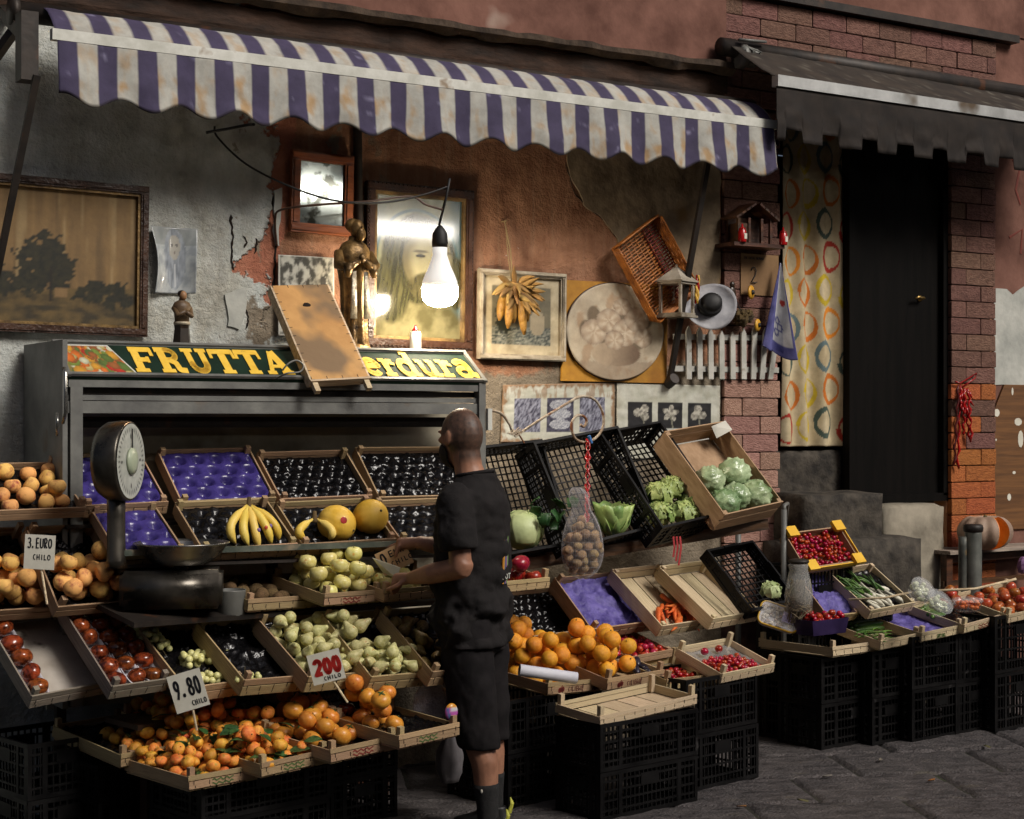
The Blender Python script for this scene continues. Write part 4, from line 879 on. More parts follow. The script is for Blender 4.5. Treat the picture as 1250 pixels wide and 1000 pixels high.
def punnet(F, x0, x1, y0, y1, label):
    def P(x, y, z): return F.M @ Vector((F.W*x, F.L*y, -F.h+z))
    m = MB(); n = 24; o0 = []; o1 = []; o2 = []
    for k in range(n):
        a = 2*math.pi*k/n; cx = (abs(math.cos(a))**.5)*(1 if math.cos(a) >= 0 else -1); cy = (abs(math.sin(a))**.5)*(1 if math.sin(a) >= 0 else -1); xm, ym = (x0+x1)/2, (y0+y1)/2; hx, hy = (x1-x0)/2, (y1-y0)/2
        o0.append(P(xm+hx*cx*.9, ym+hy*cy*.94, .018)); o1.append(P(xm+hx*cx*.98, ym+hy*cy*.985, .046)); o2.append(P(xm+hx*cx*1.0, ym+hy*cy, .044))
    vs = o0+o1+o2; m.add(vs, [tuple(range(n))]+[(k, (k+1) % n, n+(k+1) % n, n+k) for k in range(n)]+[(n+k, n+(k+1) % n, 2*n+(k+1) % n, 2*n+k) for k in range(n)])
    o = m.build('punnet', mat('white_tray', sg(188, 184, 190), sg(206, 202, 208), .4, 5), None, True, label, 'tray', 'white trays under the dark tomatoes'); md = o.modifiers.new('t', 'SOLIDIFY'); md.thickness = .003
PL = 'white foam tray under the dark tomatoes'
for (a, b_, c, d) in ((.03, .30, .04, .48), (.03, .30, .52, .96)): punnet(D1, a, b_, c, d, PL+' in the half empty crate')
for (a, b_, c, d) in ((.03, .37, .04, .96), (.39, .67, .04, .48), (.39, .67, .52, .96), (.69, .97, .04, .48), (.69, .97, .52, .96)): punnet(D2, a, b_, c, d, PL+' in the full crate')
def rows(F, kind, xs, ys, r, z, label, cat, group, jit=.006):
    for x in xs:
        for y in ys:
            rr = r*random.uniform(.92, 1.06); p = F.M @ Vector((F.W*x+random.uniform(-jit, jit), F.L*y+random.uniform(-jit, jit), -F.h+z+rr*.9))
            put(kind, Matrix.Translation(p) @ rrot(.5) @ Matrix.Scale(rr, 4), label, cat, group)
rows(D1, 'dark_tomato', (.165,), (.12, .30, .48, .66, .86), .041, .018, 'glossy dark red tomato in the single row beside the bare crate floor', 'tomato', 'dark tomatoes in a single row')
rows(D2, 'dark_tomato', (.19, .53, .83), (.11, .28, .45, .62, .77, .92), .039, .018, 'glossy dark red tomato packed in the full crate of white trays', 'tomato', 'dark tomatoes in the full crate')
# -- front rows: tangerines, persimmons, black film
E2 = frame((231, 947), (317, 932), (152, 924), s=335); E3 = frame((319, 931), (402, 913), (238, 908), s=331); E4 = frame((404, 914), (486, 896), (322, 890), s=327); E5 = frame((488, 897), (561, 881), (405, 872), s=323)
F1 = frame((148, 920), (232, 905), (64, 884), s=320); F2 = frame((236, 904), (318, 889), (148, 866), s=316); F3 = frame((322, 889), (402, 872), (236, 850), s=312); F4 = frame((404, 872), (478, 856), (322, 836), s=309)
for F, l in ((E2, 'corner crate of tangerines with leaves at the front of the stall'), (E3, 'front crate of tangerines next to the corner crate'), (E4, 'front crate of large orange persimmons on black film'), (E5, 'front crate of persimmons and black film beside the legs of the man'),
             (F1, 'crate with a few tangerines behind the corner crate'), (F2, 'crate of tangerines under the black price card'), (F3, 'crate of bare black film behind the persimmons'), (F4, 'crate of dark grapes in clear tubs under the red price card')):
    wood_crate(F, l, 'wood', .062, GW, .022)
for F, l, sd_ in ((F1, 'crumpled black film beside the few tangerines', 12), (F2, 'crumpled black film under the leafy tangerines', 13), (F3, 'bare crumpled black film behind the persimmons', 14), (F4, 'crumpled black film under the clear tubs', 15), (E2, 'black film under the corner tangerines', 16), (E3, 'black film under the tangerines beside the corner', 17), (E4, 'black film folds in front of the persimmons', 18), (E5, 'shiny black film folds beside the plastic bag', 19)):
    liner(F, l, M_['film'], 'film', amp=.014, name='plastic_film', cat='film', seed=sd_, group='crumpled black film in the crates', z0=.012)
TG = 'tangerines heaped at the front'; TL = 'tangerine in the leafy heap around the black price card'
pile(E2, 'tangerine', 74, .026, (.0, 1, .0, 1), TL, 'tangerine', TG, 1, (.75, .55, .3), .16, .018, leaves=40)
pile(E3, 'tangerine', 70, .026, (.0, 1, .0, 1), TL, 'tangerine', TG, 1, (.15, .6, .3), .16, .018, leaves=34)
pile(F2, 'tangerine', 100, .027, (.0, 1, .0, 1), TL, 'tangerine', TG, 1, (.55, .3, .3), .18, .018, leaves=34)
pile(F1, 'tangerine', 22, .029, (.25, 1, .0, .8), TL, 'tangerine', TG, 1, (.85, .2, .3), .18, .018, leaves=4)
pile(F3, 'tangerine', 8, .029, (.0, .4, .0, .5), TL, 'tangerine', TG, 1, (.1, .1, .3), .18, .018, leaves=4)
PG = 'persimmons at the front'; PLb = 'large orange persimmon heaped beside the tangerines'
pile(E4, 'persimmon', 18, .0375, (.0, 1, .22, 1), PLb, 'persimmon', PG, .9, (.45, .7, .35), .08, .018)
pile(F3, 'persimmon', 8, .0375, (.5, 1, .0, .5), PLb, 'persimmon', PG, .9, (.9, .1, .35), .08, .018)
pile(E5, 'persimmon', 13, .0365, (.0, .62, .30, 1), PLb, 'persimmon', PG, .9, (.3, .75, .35), .08, .018)
# clear tubs of dark grapes behind the persimmons
M_['clear'] = mat('clear_plastic', (.85, .87, .88), rough=.06, alpha=.10, spec=.9)
def tub(F, x, y, w_, l_, h_, label, seed):
    def P(a, b_, c): return F.M @ Vector((F.W*x+a, F.L*y+b_, -F.h+.022+c))
    m = MB(); c0 = [(-w_*.44, -l_*.44), (w_*.44, -l_*.44), (w_*.44, l_*.44), (-w_*.44, l_*.44)]; c1 = [(-w_/2, -l_/2), (w_/2, -l_/2), (w_/2, l_/2), (-w_/2, l_/2)]; c2 = [(a*1.06, b_*1.06) for a, b_ in c1]
    m.add([P(a, b_, 0) for a, b_ in c0]+[P(a, b_, h_) for a, b_ in c1]+[P(a, b_, h_+.002) for a, b_ in c2], [(0, 1, 2, 3)]+[(k, (k+1) % 4, 4+(k+1) % 4, 4+k) for k in range(4)]+[(4+k, 4+(k+1) % 4, 8+(k+1) % 4, 8+k) for k in range(4)])
    o = m.build('clear_tub', M_['clear'], None, False, label, 'tub', 'clear tubs of dark grapes'); md = o.modifiers.new('t', 'SOLIDIFY'); md.thickness = .001
    b_ = MB()
    for i in range(70): b_.ball(P(random.uniform(-w_*.4, w_*.4), random.uniform(-l_*.4, l_*.4), .012+random.random()*h_*1.05), .0105, 8, 6)
    tag(b_.build('dark_grapes', C_pl, None, True), 'dark blue grapes filling a clear tub under the red price card', 'grapes', 'dark grapes in tubs')
tub(F4, .30, .42, .16, .12, .07, 'clear plastic tub of dark grapes under the red price card', 1); tub(F4, .82, .62, .15, .12, .07, 'clear plastic tub of dark grapes under the red price card', 2)
put('dark_tomato', Matrix.Translation(F4.M @ Vector((F4.W*.30, F4.L*.04, .0))) @ Matrix.Scale(.034, 4), 'single brownish fruit lying on top of the persimmons', 'fruit', None, 'passion_fruit')
# -- crates standing under the front rows
stack((246, 1075), None, .60, .36, (.20, .16), 11.6, ('lower black crate under the corner of tangerines', 'upper black crate under the corner of tangerines'), grp='black crates under the tangerines')
stack((404, 1018), None, .36, .50, (.20, .19), 11.6, ('lower black crate under the persimmons', 'upper black crate under the persimmons'))
stack((120, 1046), None, .34, .40, (.20, .14), 11.6, ('lower black crate behind the corner of tangerines', 'upper black crate behind the corner of tangerines'), grp='black crates behind the tangerines')
stack((34, 1052), None, .36, .40, (.22, .22), 11.6, ('lower black crate at the very end of the stall', 'upper black crate at the very end of the stall'))
# table under the tilted rows
TBL = thing('stall_table', 'dark table hidden under the tilted rows of fruit', 'table', (D4.P.x, D4.P.y+.1, 0), R(11.6))
def tb(name, c, d, k='wood_dark'): return board(name, TBL, c, d, k)
tb('table_top', (.42, .46, .50), (1.3, .26, .022))
for i, x in enumerate((-.16, .4, 1.02)):
    for y in (.37, .54): tb('leg', (x, y, .243), (.05, .05, .48))
# ================================================================ right hand stand
random.seed(21)
G1 = frame((618, 678), (700, 664), (588, 544), s=262, yaw=8); G2 = frame((703, 668), (806, 642), (664, 537), s=258, yaw=8); G3 = frame((809, 645), (884, 627), (742, 525), s=252, yaw=8); G4 = frame((886, 628), (957, 612), (820, 524), s=248, yaw=8)
GP = 'black plastic crates leaning on the vegetable rack'
plastic_frame(G1, 'leaning black crate with a cabbage behind the shoulder of the man', .17, GP); plastic_frame(G2, 'leaning black crate with a cauliflower behind the net of walnuts', .17, GP); plastic_frame(G3, 'leaning black crate of green lettuces', .17, GP)
wood_crate(G4, 'brown cardboard box of wrapped iceberg lettuces', 'card', .14, None, -.01, 1, name='cardboard_box', card=True)
M_['tape'] = mat('white_tape', sg(176, 174, 164), sg(196, 194, 184), .5)
m = MB(); m.add([G4.M @ Vector(p) for p in ((G4.W*.80, G4.L-.012, -.02), (G4.W*.99, G4.L-.012, .012), (G4.W*.99, G4.L*.86, .012), (G4.W*.80, G4.L*.86, -.04))], [(0, 1, 2, 3)]); o = m.build('corner_tape', M_['tape'], None, False, 'strip of white tape on the corner of the cardboard box', 'tape'); o.modifiers.new('t', 'SOLIDIFY').thickness = .002
# rack under them
VR = thing('vegetable_rack', 'rough timber rack carrying the leaning vegetable crates', 'rack', (G3.P.x, G3.P.y, 0))
def vbar(name, a, b_, wd, th, k): m = MB(); m.bar(a, b_, wd, th); return m.build(name, M_[k], VR)
g0 = G1.M @ Vector((-.02, .0, -.20)); g1 = G4.M @ Vector((G4.W, .0, -.17))
vbar('front_rail', g0+Vector((0, 0, -.02)), g1+Vector((0, 0, -.01)), .03, .055, 'wood_dark'); vbar('shelf', g0+Vector((0, .18, .0)), g1+Vector((0, .18, .0)), .30, .02, 'wood_dark')
g2 = at(957, 622, s=231); 
for p in (g2, g2+Vector((-.02, .35, 0)), G1.P+Vector((.05, .1, -.2))): 
    m = MB(); m.tube([(p.x, p.y, 0), (p.x, p.y, p.z)], .016, 10); m.build('leg', M_['metal'], VR, True)
m = MB(); m.tube([g2+Vector((0, 0, -.02)), g2+Vector((.0, 0, .02)), g2+Vector((.05, .03, .03)), g2+Vector((.055, .05, -.06))], .012, 8); m.build('hook', M_['metal'], VR, True)
m = MB()
for i in range(3): q = at(822+i*4, 655, s=252); m.tube([q, q+Vector((.004, -.004, -.05)), q+Vector((-.004*i, 0, -.10-.02*i))], [(.006, .0015)]*3, 6)
m.build('ribbon', mat('red_ribbon', sg(150, 40, 44), sg(180, 70, 70), .5), VR)
# cabbage, cauliflower, lettuces: leaf shells wrapped round a heart
def leaf_shell(m, c, r, az, el, spread, ruf, seed, out=1.0, curl=.25, nu=9, nv_=9):
    """one wrapping leaf: a curved patch of the head's surface, ruffled at its edge"""
    vs = []; fs = []; d0 = Vector((math.cos(az)*math.cos(el), math.sin(az)*math.cos(el), math.sin(el))); t1 = Vector((-math.sin(az), math.cos(az), 0)); t2 = d0.cross(t1)*-1
    t2 = Vector((-math.cos(az)*math.sin(el), -math.sin(az)*math.sin(el), math.cos(el)))
    for j in range(nv_+1):
        for i in range(nu+1):
            a = (i/nu-.5)*2; b_ = (j/nv_-.5)*2; e = max(abs(a), b_); wdt = spread*(.75+.35*b_*.5)
            d = (d0+t1*a*wdt+t2*b_*spread).normalized()
            rr = r*(out+curl*max(0, e-.55)**1.5+ruf*e*e*fbm(a*4+seed, b_*4, seed)-.03*math.exp(-(a/.09)**2)+.03*abs(fbm(a*5, b_*5, seed+4)))
            vs.append(Vector(c)+d*rr)
    for j in range(nv_):
        for i in range(nu): q = j*(nu+1)+i; fs.append((q, q+1, q+nu+2, q+nu+1))
    m.add(vs, fs)
def head(name, c, r, label, cat, mt, n=9, ruf=.10, curl=.25, group=None, heart=.9, seed=0, spread=.8, lowel=-.2):
    t = thing(name, label, cat, Vector(c)-Vector((0, 0, r*.9)), group=group)
    m = MB(); m.ball(c, (r*heart, r*heart, r*heart*.93), 18, 12, lambda d: 1+.05*fbm(d.x*4+seed, d.y*4, d.z*4)); m.build('heart', mt, t, True)
    for i in range(n):
        m = MB(); az = i*2.4+seed; el = lowel+1.15*(1-i/n)*.9; leaf_shell(m, c, r, az, el, spread, ruf, seed+i*1.7, .90+.12*i/n, curl); o = m.build('leaf', mt, t, True); o.modifiers.new('t', 'SOLIDIFY').thickness = .002
    return t
def inF(F, x, y, z): return F.M @ Vector((F.W*x, F.L*y, -F.h+z))
head('cabbage', inF(G1, .42, .21, .120), .105, 'round pale green cabbage in the leaning black crate', 'cabbage', C_ca, 6, .05, .10, seed=1, heart=.93, spread=1.05)
C_dk = mat('dark_leaf', sg(20, 50, 22), sg(46, 84, 40), .4, 4, bump=.4)
gt = thing('leafy_greens', 'dark leafy greens tucked behind the pale cabbage', 'greens', at(668, 640, s=258))
for i in range(9):
    m = MB(); p = at(650+i*6+random.uniform(-4, 4), 634-4*(i % 3)+random.uniform(-6, 8), s=258); leaf_shell(m, p, .05, i*1.3, .2+.3*(i % 3), .8, .22, i*2.1, 1, .3); o = m.build('leaf', C_dk, gt, True); o.modifiers.new('t', 'SOLIDIFY').thickness = .002
# cauliflower with ribbed outer leaves
cp = inF(G2, .62, .16, .085); cf = thing('cauliflower', 'cauliflower wrapped in long ribbed green leaves', 'cauliflower', cp-Vector((0, 0, .06)))
m = MB(); m.ball(cp, (.06, .06, .05), 18, 12, lambda d: 1+.10*fbm(d.x*8, d.y*8, d.z*8)); m.build('curd', mat('curd', sg(190, 184, 150), sg(212, 206, 176), .7, 9, bump=.6), cf, True)
C_cf = mat('cauliflower_leaf', sg(84, 120, 60), sg(176, 196, 120), .45, 2.5, (1, 1, 1), .3, 12)
for i in range(9):
    m = MB(); a = i*.72; b0 = cp+Vector((.02*math.cos(a), .02*math.sin(a)-.01, -.055)); d = Vector((math.cos(a), math.sin(a)-.2, .5)).normalized(); sd_ = Vector((-math.sin(a), math.cos(a), 0))
    vs = []
    for j in range(9):
        t = j/8; c_ = b0+d*.105*t+Vector((0, 0, .075*t*t-.0))+(cp-b0)*.55*t*t
        for k in range(5): q = (k-2)/2; w_ = .014+.045*math.sin(min(1, t*1.05)*2.6); vs.append(c_+sd_*w_*q+d*(-.022*q*q)+Vector((0, 0, .008*fbm(t*4, q*3, i)))+d*(.006 if k == 2 else 0))
    m.add(vs, [(j*5+k, j*5+k+1, j*5+k+6, j*5+k+5) for j in range(8) for k in range(4)]); o = m.build('leaf', C_cf, cf, True); o.modifiers.new('t', 'SOLIDIFY').thickness = .003
LG = 'lettuces in the leaning black crate'
for i, (x, y, r) in enumerate(((.24, .17, .074), (.62, .15, .068), (.84, .22, .066), (.42, .36, .072), (.72, .40, .068))):
    head('lettuce', inF(G3, x, y, r*1.05+.012), r, 'loose curly green lettuce in the leaning black crate', 'lettuce', C_le, 13, .22, .40, LG, .76, i*3.3, .62, .0)
IG = 'wrapped iceberg lettuces'
for i, (x, y, r) in enumerate(((.24, .17, .076), (.76, .17, .084), (.50, .22, .074), (.28, .44, .076), (.70, .46, .082))):
    m = MB(); c_ = inF(G4, x, y, r+.008); m.ball(c_, (r, r, r*.94), 40, 28, lambda d: .94+.26*abs(fbm(d.x*2.2+i*5, d.y*2.2, d.z*2.2, 4))+.05*abs(fbm(d.x*9, d.y*9+i, d.z*9, 3))); m.build('iceberg_lettuce', C_ic, None, True, 'iceberg lettuce in shiny wrapping in the cardboard box', 'lettuce', IG)
# lower rack: purple paper, carrots, empty crate
H0 = frame((642, 778), (722, 768), (600, 718), s=262); H1 = frame((724, 768), (807, 757), (678, 704), s=258); H2 = frame((810, 764), (870, 755), (748, 694), s=254); H3 = frame((872, 755), (930, 745), (806, 690), s=252)
wood_crate(H0, 'tilted crate with a black tray behind the oranges', 'wood', .08, GW); liner(H0, 'empty black moulded tray behind the oranges', TB, 'cups', nu=9, amp=.010)
wood_crate(H1, 'tilted brown crate lined with purple paper', 'card', .085, None, .025, 3); liner(H1, 'crumpled purple paper in the tilted brown crate under the walnuts', M_['paper_purple'], 'film', amp=.020, name='tissue_paper', cat='paper', seed=31)
for F, l in ((H2, 'tilted light crate with a handful of carrots'), (H3, 'empty tilted light crate beside the carrots')): wood_crate(F, l, 'wood_light', .08, GW, .0, 4)
cm = []
for s in range(3):
    m = MB(); n = 9; m.tube([(.05*math.sin(s+i*.5)*(i/n), .03*math.cos(s*2+i*.4)*(i/n), 1-1.0*i/n) for i in range(n+1)], [.10*(1-.0*i)*(1-(i/n)**1.6*.85)*(.8 if i == 0 else 1)*(1+.04*math.sin(i*3)) for i in range(n+1)], 10)
    m.cur = 1; m.tube([(0, 0, 1), (0, .01, 1.06)], [.04, .03], 6); cm.append(m.mesh('carrot', [C_cr, C_leaf], True))
FM['carrot'] = cm
for i in range(22):
    x, y = random.uniform(.05, .85), random.uniform(.03, .34)+.10*random.random(); a = random.gauss(.75, .45)
    M = Matrix.Translation(inF(H2, min(.9, x+.25) if i % 3 else x, y, .02+.009*(i//5))) @ H2.M.to_3x3().to_4x4() @ Matrix.Rotation(a+math.pi/2, 4, 'Z') @ Matrix.Rotation(R(90), 4, 'X') @ Matrix.Scale(.165*random.uniform(.75, 1.05), 4) @ Matrix.Translation((0, 0, -.5))
    put('carrot', M, 'orange carrot lying in the tilted light crate', 'carrot', 'carrots in the light crate')
H4 = frame((918, 746), (974, 732), (866, 670), s=248); plastic_frame(H4, 'shallow black crate leaning next to the empty light crate', .07)
# oranges
I1 = frame((670, 833), (741, 827), (572, 806), s=276); I2 = frame((743, 828), (812, 817), (668, 796), s=272); I3 = frame((815, 829), (881, 822), (755, 803), s=267); I4 = frame((883, 822), (947, 809), (826, 789), s=264); I5 = frame((748, 806), (822, 792), (694, 778), s=262)
wood_crate(I1, 'printed wooden crate of oranges beside the legs of the man', 'wood', .065, GW, .03); wood_crate(I2, 'printed wooden crate of oranges and dark aubergines', 'wood', .065, GW, .03)
wood_crate(I3, 'narrow crate of cherry tomatoes next to the aubergines', 'wood', .06, GW, .03); wood_crate(I4, 'crate of cherry tomatoes on silver foil', 'wood_light', .06, GW, .03); wood_crate(I5, 'brown card box of radishes under the purple paper', 'card', .05, None, .0, 3, name='fruit_box', card=True)
OG = 'oranges heaped on the stall'; OL = 'bright round orange heaped beside the man'
pile(I1, 'orange', 46, .0405, (.0, 1, .12, 1), OL, 'orange', OG, 1, (.25, .85, .30), .05, .014)
pile(I2, 'orange', 26, .0405, (.0, .72, .10, 1), OL, 'orange', OG, 1, (.0, .75, .35), .05, .014)
pile(I2, 'aubergine', 16, .023, (.62, 1, .0, .9), 'small dark aubergine beside the oranges', 'aubergine', 'small aubergines', 1, (.9, .4, .2))
pile(I3, 'cherry_tomato', 60, .0125, (.0, 1, .0, .62), 'dark red cherry tomato in the narrow crate', 'tomato', 'cherry tomatoes in the narrow crate', 1, (.5, .3, .25))
m = liner(I4, 'crumpled silver foil under the cherry tomatoes', mat('silver_foil', sg(170, 172, 176), sg(206, 208, 212), .25, 5, metal=.8, bump=.6, bscale=20), 'film', amp=.006, name='foil', cat='foil', seed=41)
pile(I4, 'cherry_tomato', 110, .0125, (.0, 1, .0, .66), 'red cherry tomato on silver foil', 'tomato', 'cherry tomatoes on the foil', 1, (.4, .2, .22), base=.012)
for x in (.35, .62): put('cherry_tomato', Matrix.Translation(inF(I4, x, .78, .045)) @ Matrix.Scale(.019, 4), 'larger red tomato alone at the back of the foil', 'tomato', 'two larger tomatoes on the foil')
pile(I5, 'radish', 46, .017, (.2, 1, .0, 1), 'round red radish in the brown card box', 'radish', 'radishes in the card box', 1, (.7, .3, .2), base=.012)
# print on the orange crates, made of strokes: the word and cherry drawings
def glyphs(word):
    A = {'C': arc(.5, .5, .4, .45, 60, 300), 'I': [(.5, 0), (.5, 1)], 'L': [(.15, 1), (.15, .05), (.8, .05)], 'E': [(.85, 1), (.15, 1), (.15, .5), (.7, .5), (.15, .5), (.15, 0), (.85, 0)],
         'G': arc(.5, .5, .4, .45, 60, 330)+[(.9, .45), (.55, .45)], 'S': arc(.5, .72, .33, .25, 30, 270, 8)+arc(.5, .25, .35, .24, 90, -150, 8), 'P': [(.15, 0), (.15, 1), (.6, 1), (.8, .78), (.6, .52), (.15, .52)],
         'R': [(.15, 0), (.15, 1), (.6, 1), (.8, .78), (.6, .52), (.15, .52), (.8, 0)], 'N': [(.1, 0), (.1, 1), (.85, 0), (.85, 1)], 'U': [(.12, 1), (.12, .3)]+arc(.48, .3, .36, .28, 180, 360, 8)+[(.84, 1)], 'O': arc(.5, .5, .42, .46, 90, 450), 'o': arc(.5, .3, .3, .28, 90, 450), 'H': [(.12, 1), (.12, 0), (.12, .5), (.85, .5), (.85, 1), (.85, 0)],
         '0': arc(.5, .5, .34, .5, 90, 450), '2': arc(.48, .72, .36, .28, 170, -30, 8)+[(.1, .02), (.9, .04)], '3': arc(.45, .76, .36, .24, 150, -80, 8)+arc(.45, .26, .42, .28, 85, -150, 8), '8': arc(.5, .74, .30, .25, 270, -90)+arc(.5, .25, .36, .25, 90, 450), '9': arc(.45, .72, .32, .27, 0, 360)+[(.77, .72), (.6, .3), (.25, -.08)], '.': arc(.3, .08, .06, .06, 0, 360, 6), 'M': [(.08, 0), (.15, 1), (.5, .3), (.85, 1), (.92, 0)], 'D': [(.15, 0), (.15, 1), (.5, 1), (.85, .5), (.5, 0), (.15, 0)], 'A': [(.1, 0), (.5, 1), (.9, 0), (.75, .35), (.25, .35)], 'T': [(.05, 1), (.95, 1), (.5, 1), (.5, 0)], ' ': None}
    return [A[c] for c in word]
def write(m, word, O, ex, ey, nrm, x0, y0, cw, chh, wd, gap=1.12, d=.0008):
    x = x0
    for g_ in glyphs(word):
        if g_: stroke_mesh(m, [([(x+a*cw, y0+b_*chh) for a, b_ in g_], wd)], lambda a, b_, dd: O+ex*a+ey*b_+nrm*(dd+d), 0, .0006)
        x += cw*gap
def crate_print(F, parent_label, word, x, col='ink', cw=.011, chh=.02, y0=-.048):
    m = MB(); X = F.M.to_3x3() @ Vector((1, 0, 0)); Z = F.M.to_3x3() @ Vector((0, 0, 1)); Y = F.M.to_3x3() @ Vector((0, -1, 0))
    write(m, word, F.M @ Vector((0, 0, 0)), X, Z, Y, x, y0, cw, chh, .004); return m, X, Y, Z
PRC = mat('brown_print', sg(74, 30, 24), sg(96, 44, 34), .7)
def printed(F, word, x, t, mt, cherries=()):
    m, X, Y, Z = crate_print(F, None, word, x)
    m.build('printed_word', mt, t)
    for cx in cherries:
        m = MB()
        for dx, dz_ in ((0, 0), (.016, .003)): stroke_mesh(m, [(arc(cx+dx, -.040+dz_, .006, .006, 0, 360, 10), .012), ([(cx+dx, -.035), (cx+.012, -.018)], .002)], lambda a, b_, dd: F.M @ Vector((a, 0, b_))+Y*(dd+.0008), 0, .0006)
        m.build('printed_cherries', mat('red_print', sg(96, 30, 26), sg(120, 44, 36), .7), t)
CR = {o['label']: o for o in COL.objects if o.get('category') == 'crate'}
printed(I1, 'CILIEGIE', I1.W*.34, CR['printed wooden crate of oranges beside the legs of the man'], PRC, (I1.W*.20, I1.W*.80)); printed(I2, 'CILIEGIE', I2.W*.34, CR['printed wooden crate of oranges and dark aubergines'], PRC, (I2.W*.2,))
# paper roll across the front of the oranges
ra, rb = at(634, 818, s=281), at(704, 828, s=279)
m = MB(); rr = .026; ax = (rb-ra).normalized()
m.tube([ra, rb], rr, 18, False); m.tube([ra, rb], rr*.55, 18, False)
q1 = Vector((0, 0, 1)); q1 = (q1-ax*q1.dot(ax)).normalized(); q2 = ax.cross(q1)
for e in (ra, rb):
    vs = []
    for k in range(18): a = 2*math.pi*k/18; v = q1*math.cos(a)+q2*math.sin(a); vs += [e+v*rr, e+v*rr*.55]
    m.add(vs, [(2*k, 2*((k+1) % 18), 2*((k+1) % 18)+1, 2*k+1) for k in range(18)])
m.build('paper_roll', mat('white_paper', sg(190, 190, 200), sg(206, 206, 214), .6), None, True, 'roll of white paper lying across the oranges', 'paper roll')
# white empty crate on two black crates
WC = frame((733, 874), (851, 847), (678, 857), s=290, yaw=9); wood_crate(WC, 'empty whitish wooden crate on the stacked black crates', 'wood_light', .055, None, .035)
zc = (WC.M @ Vector((0, 0, -.06))).z
Pw = WC.P.copy()
def under(F, hs, label, W=None, L=None, yaw=None, drop=0, dx=0, dy=0, grp='black crates holding up the stall'):
    """crates that stand on the ground under a tray and reach its floor"""
    e = F.M.to_3x3() @ Vector((1, 0, 0)); a = math.atan2(e.y, e.x) if yaw is None else R(yaw); zt = (F.M @ Vector((F.W/2, F.L/2, -F.h))).z-.004-drop; k = zt/sum(hs); P = F.P+Vector((math.cos(a)*dx-math.sin(a)*dy, math.sin(a)*dx+math.cos(a)*dy, 0)); z = .014
    W = W or F.W; L = L or F.L
    for i, h in enumerate(hs):
        hh = h*k-.014/len(hs); M = Matrix.Translation((P.x, P.y, z)) @ Matrix.Rotation(a+random.uniform(-.015, .015), 4, 'Z') @ Matrix.Translation((W/2, L/2, 0)); plastic_crate(M, W, L, hh-.003, (label+(', upper of its stack', ', lower of its stack')[0 if i == len(hs)-1 else 1]), grp); z += hh
under(WC, (1, 1), 'black openwork crate under the empty whitish crate', grp='crates under the whitish crate')
under(I1, (1, 1), 'black openwork crate in the shade under the oranges', .6, .4, dx=-.22, dy=.03, grp='crates under the oranges')
under(I4, (1, 1), 'black openwork crate under the cherry tomatoes on foil', .52, .36, dx=-.24, dy=.02, grp='crates under the cherry tomatoes')
# ---- right end: vegetables in low crates
J1 = frame((1017, 789), (1073, 782), (926, 778), s=239, yaw=6); J2 = frame((1076, 782), (1124, 772), (1006, 755), s=236, yaw=6); J3 = frame((1126, 772), (1176, 762), (1054, 748), s=232, yaw=6); J4 = frame((1178, 762), (1230, 748), (1108, 736), s=228, yaw=6); J5 = frame((1232, 750), (1296, 736), (1164, 724), s=224, yaw=6)
for F, l in ((J1, 'light crate with packed mushrooms and red tomatoes at the corner'), (J2, 'low crate of green beans and cucumbers'), (J3, 'printed low crate with clear tubs of cut vegetables'), (J4, 'low crate with peppers and a clear tub'), (J5, 'last low crate of tomatoes beside the bollards')): wood_crate(F, l, 'wood_light', .06, GW, .025)
printed(J3, 'SPRING', J3.W*.36, CR.get('x') or [o for o in COL.objects if o.get('label', '').startswith('printed low crate')][0], mat('green_print', sg(60, 84, 40), sg(80, 100, 50), .7)); 
under(J1, (1, 1), 'black openwork crate under the mushrooms at the corner', .58, .30, dx=-.02, dy=.06, grp='crates under the mushrooms')
under(J3, (1, 1), 'black openwork crate under the clear tubs', .50, .34, dx=-.06, dy=.02, grp='crates under the clear tubs')
under(J5, (1, 1), 'black openwork crate under the last crate of tomatoes', .5, .34, dx=-.10, dy=.02, grp='crates at the far end')
# red tomatoes in a purple punnet
pc = at(1002, 762, s=246); m = MB(); W_, L_ = .27, .13; Mx = Matrix.Translation(pc-Vector((0, 0, .045))) @ Matrix.Rotation(R(6), 4, 'Z')
c0 = [(-W_*.44, -L_*.44), (W_*.44, -L_*.44), (W_*.44, L_*.44), (-W_*.44, L_*.44)]; c1 = [(-W_/2, -L_/2), (W_/2, -L_/2), (W_/2, L_/2), (-W_/2, L_/2)]
m.add([Mx @ Vector((a, b_, 0)) for a, b_ in c0]+[Mx @ Vector((a, b_, .075)) for a, b_ in c1], [(0, 1, 2, 3)]+[(k, (k+1) % 4, 4+(k+1) % 4, 4+k) for k in range(4)]); o = m.build('punnet', mat('dark_purple_plastic', sg(34, 24, 54), sg(50, 38, 74), .3), None, False, 'dark purple punnet heaped with red cherry tomatoes', 'punnet'); o.modifiers.new('t', 'SOLIDIFY').thickness = .002
for i in range(42): put('cherry_tomato', Mx @ Matrix.Translation((random.uniform(-.11, .11), random.uniform(-.045, .045), .058+.028*random.random()+.010*(i % 3))) @ rrot() @ Matrix.Scale(.0155, 4), 'red cherry tomato in the dark purple punnet', 'tomato', 'cherry tomatoes in the purple punnet')
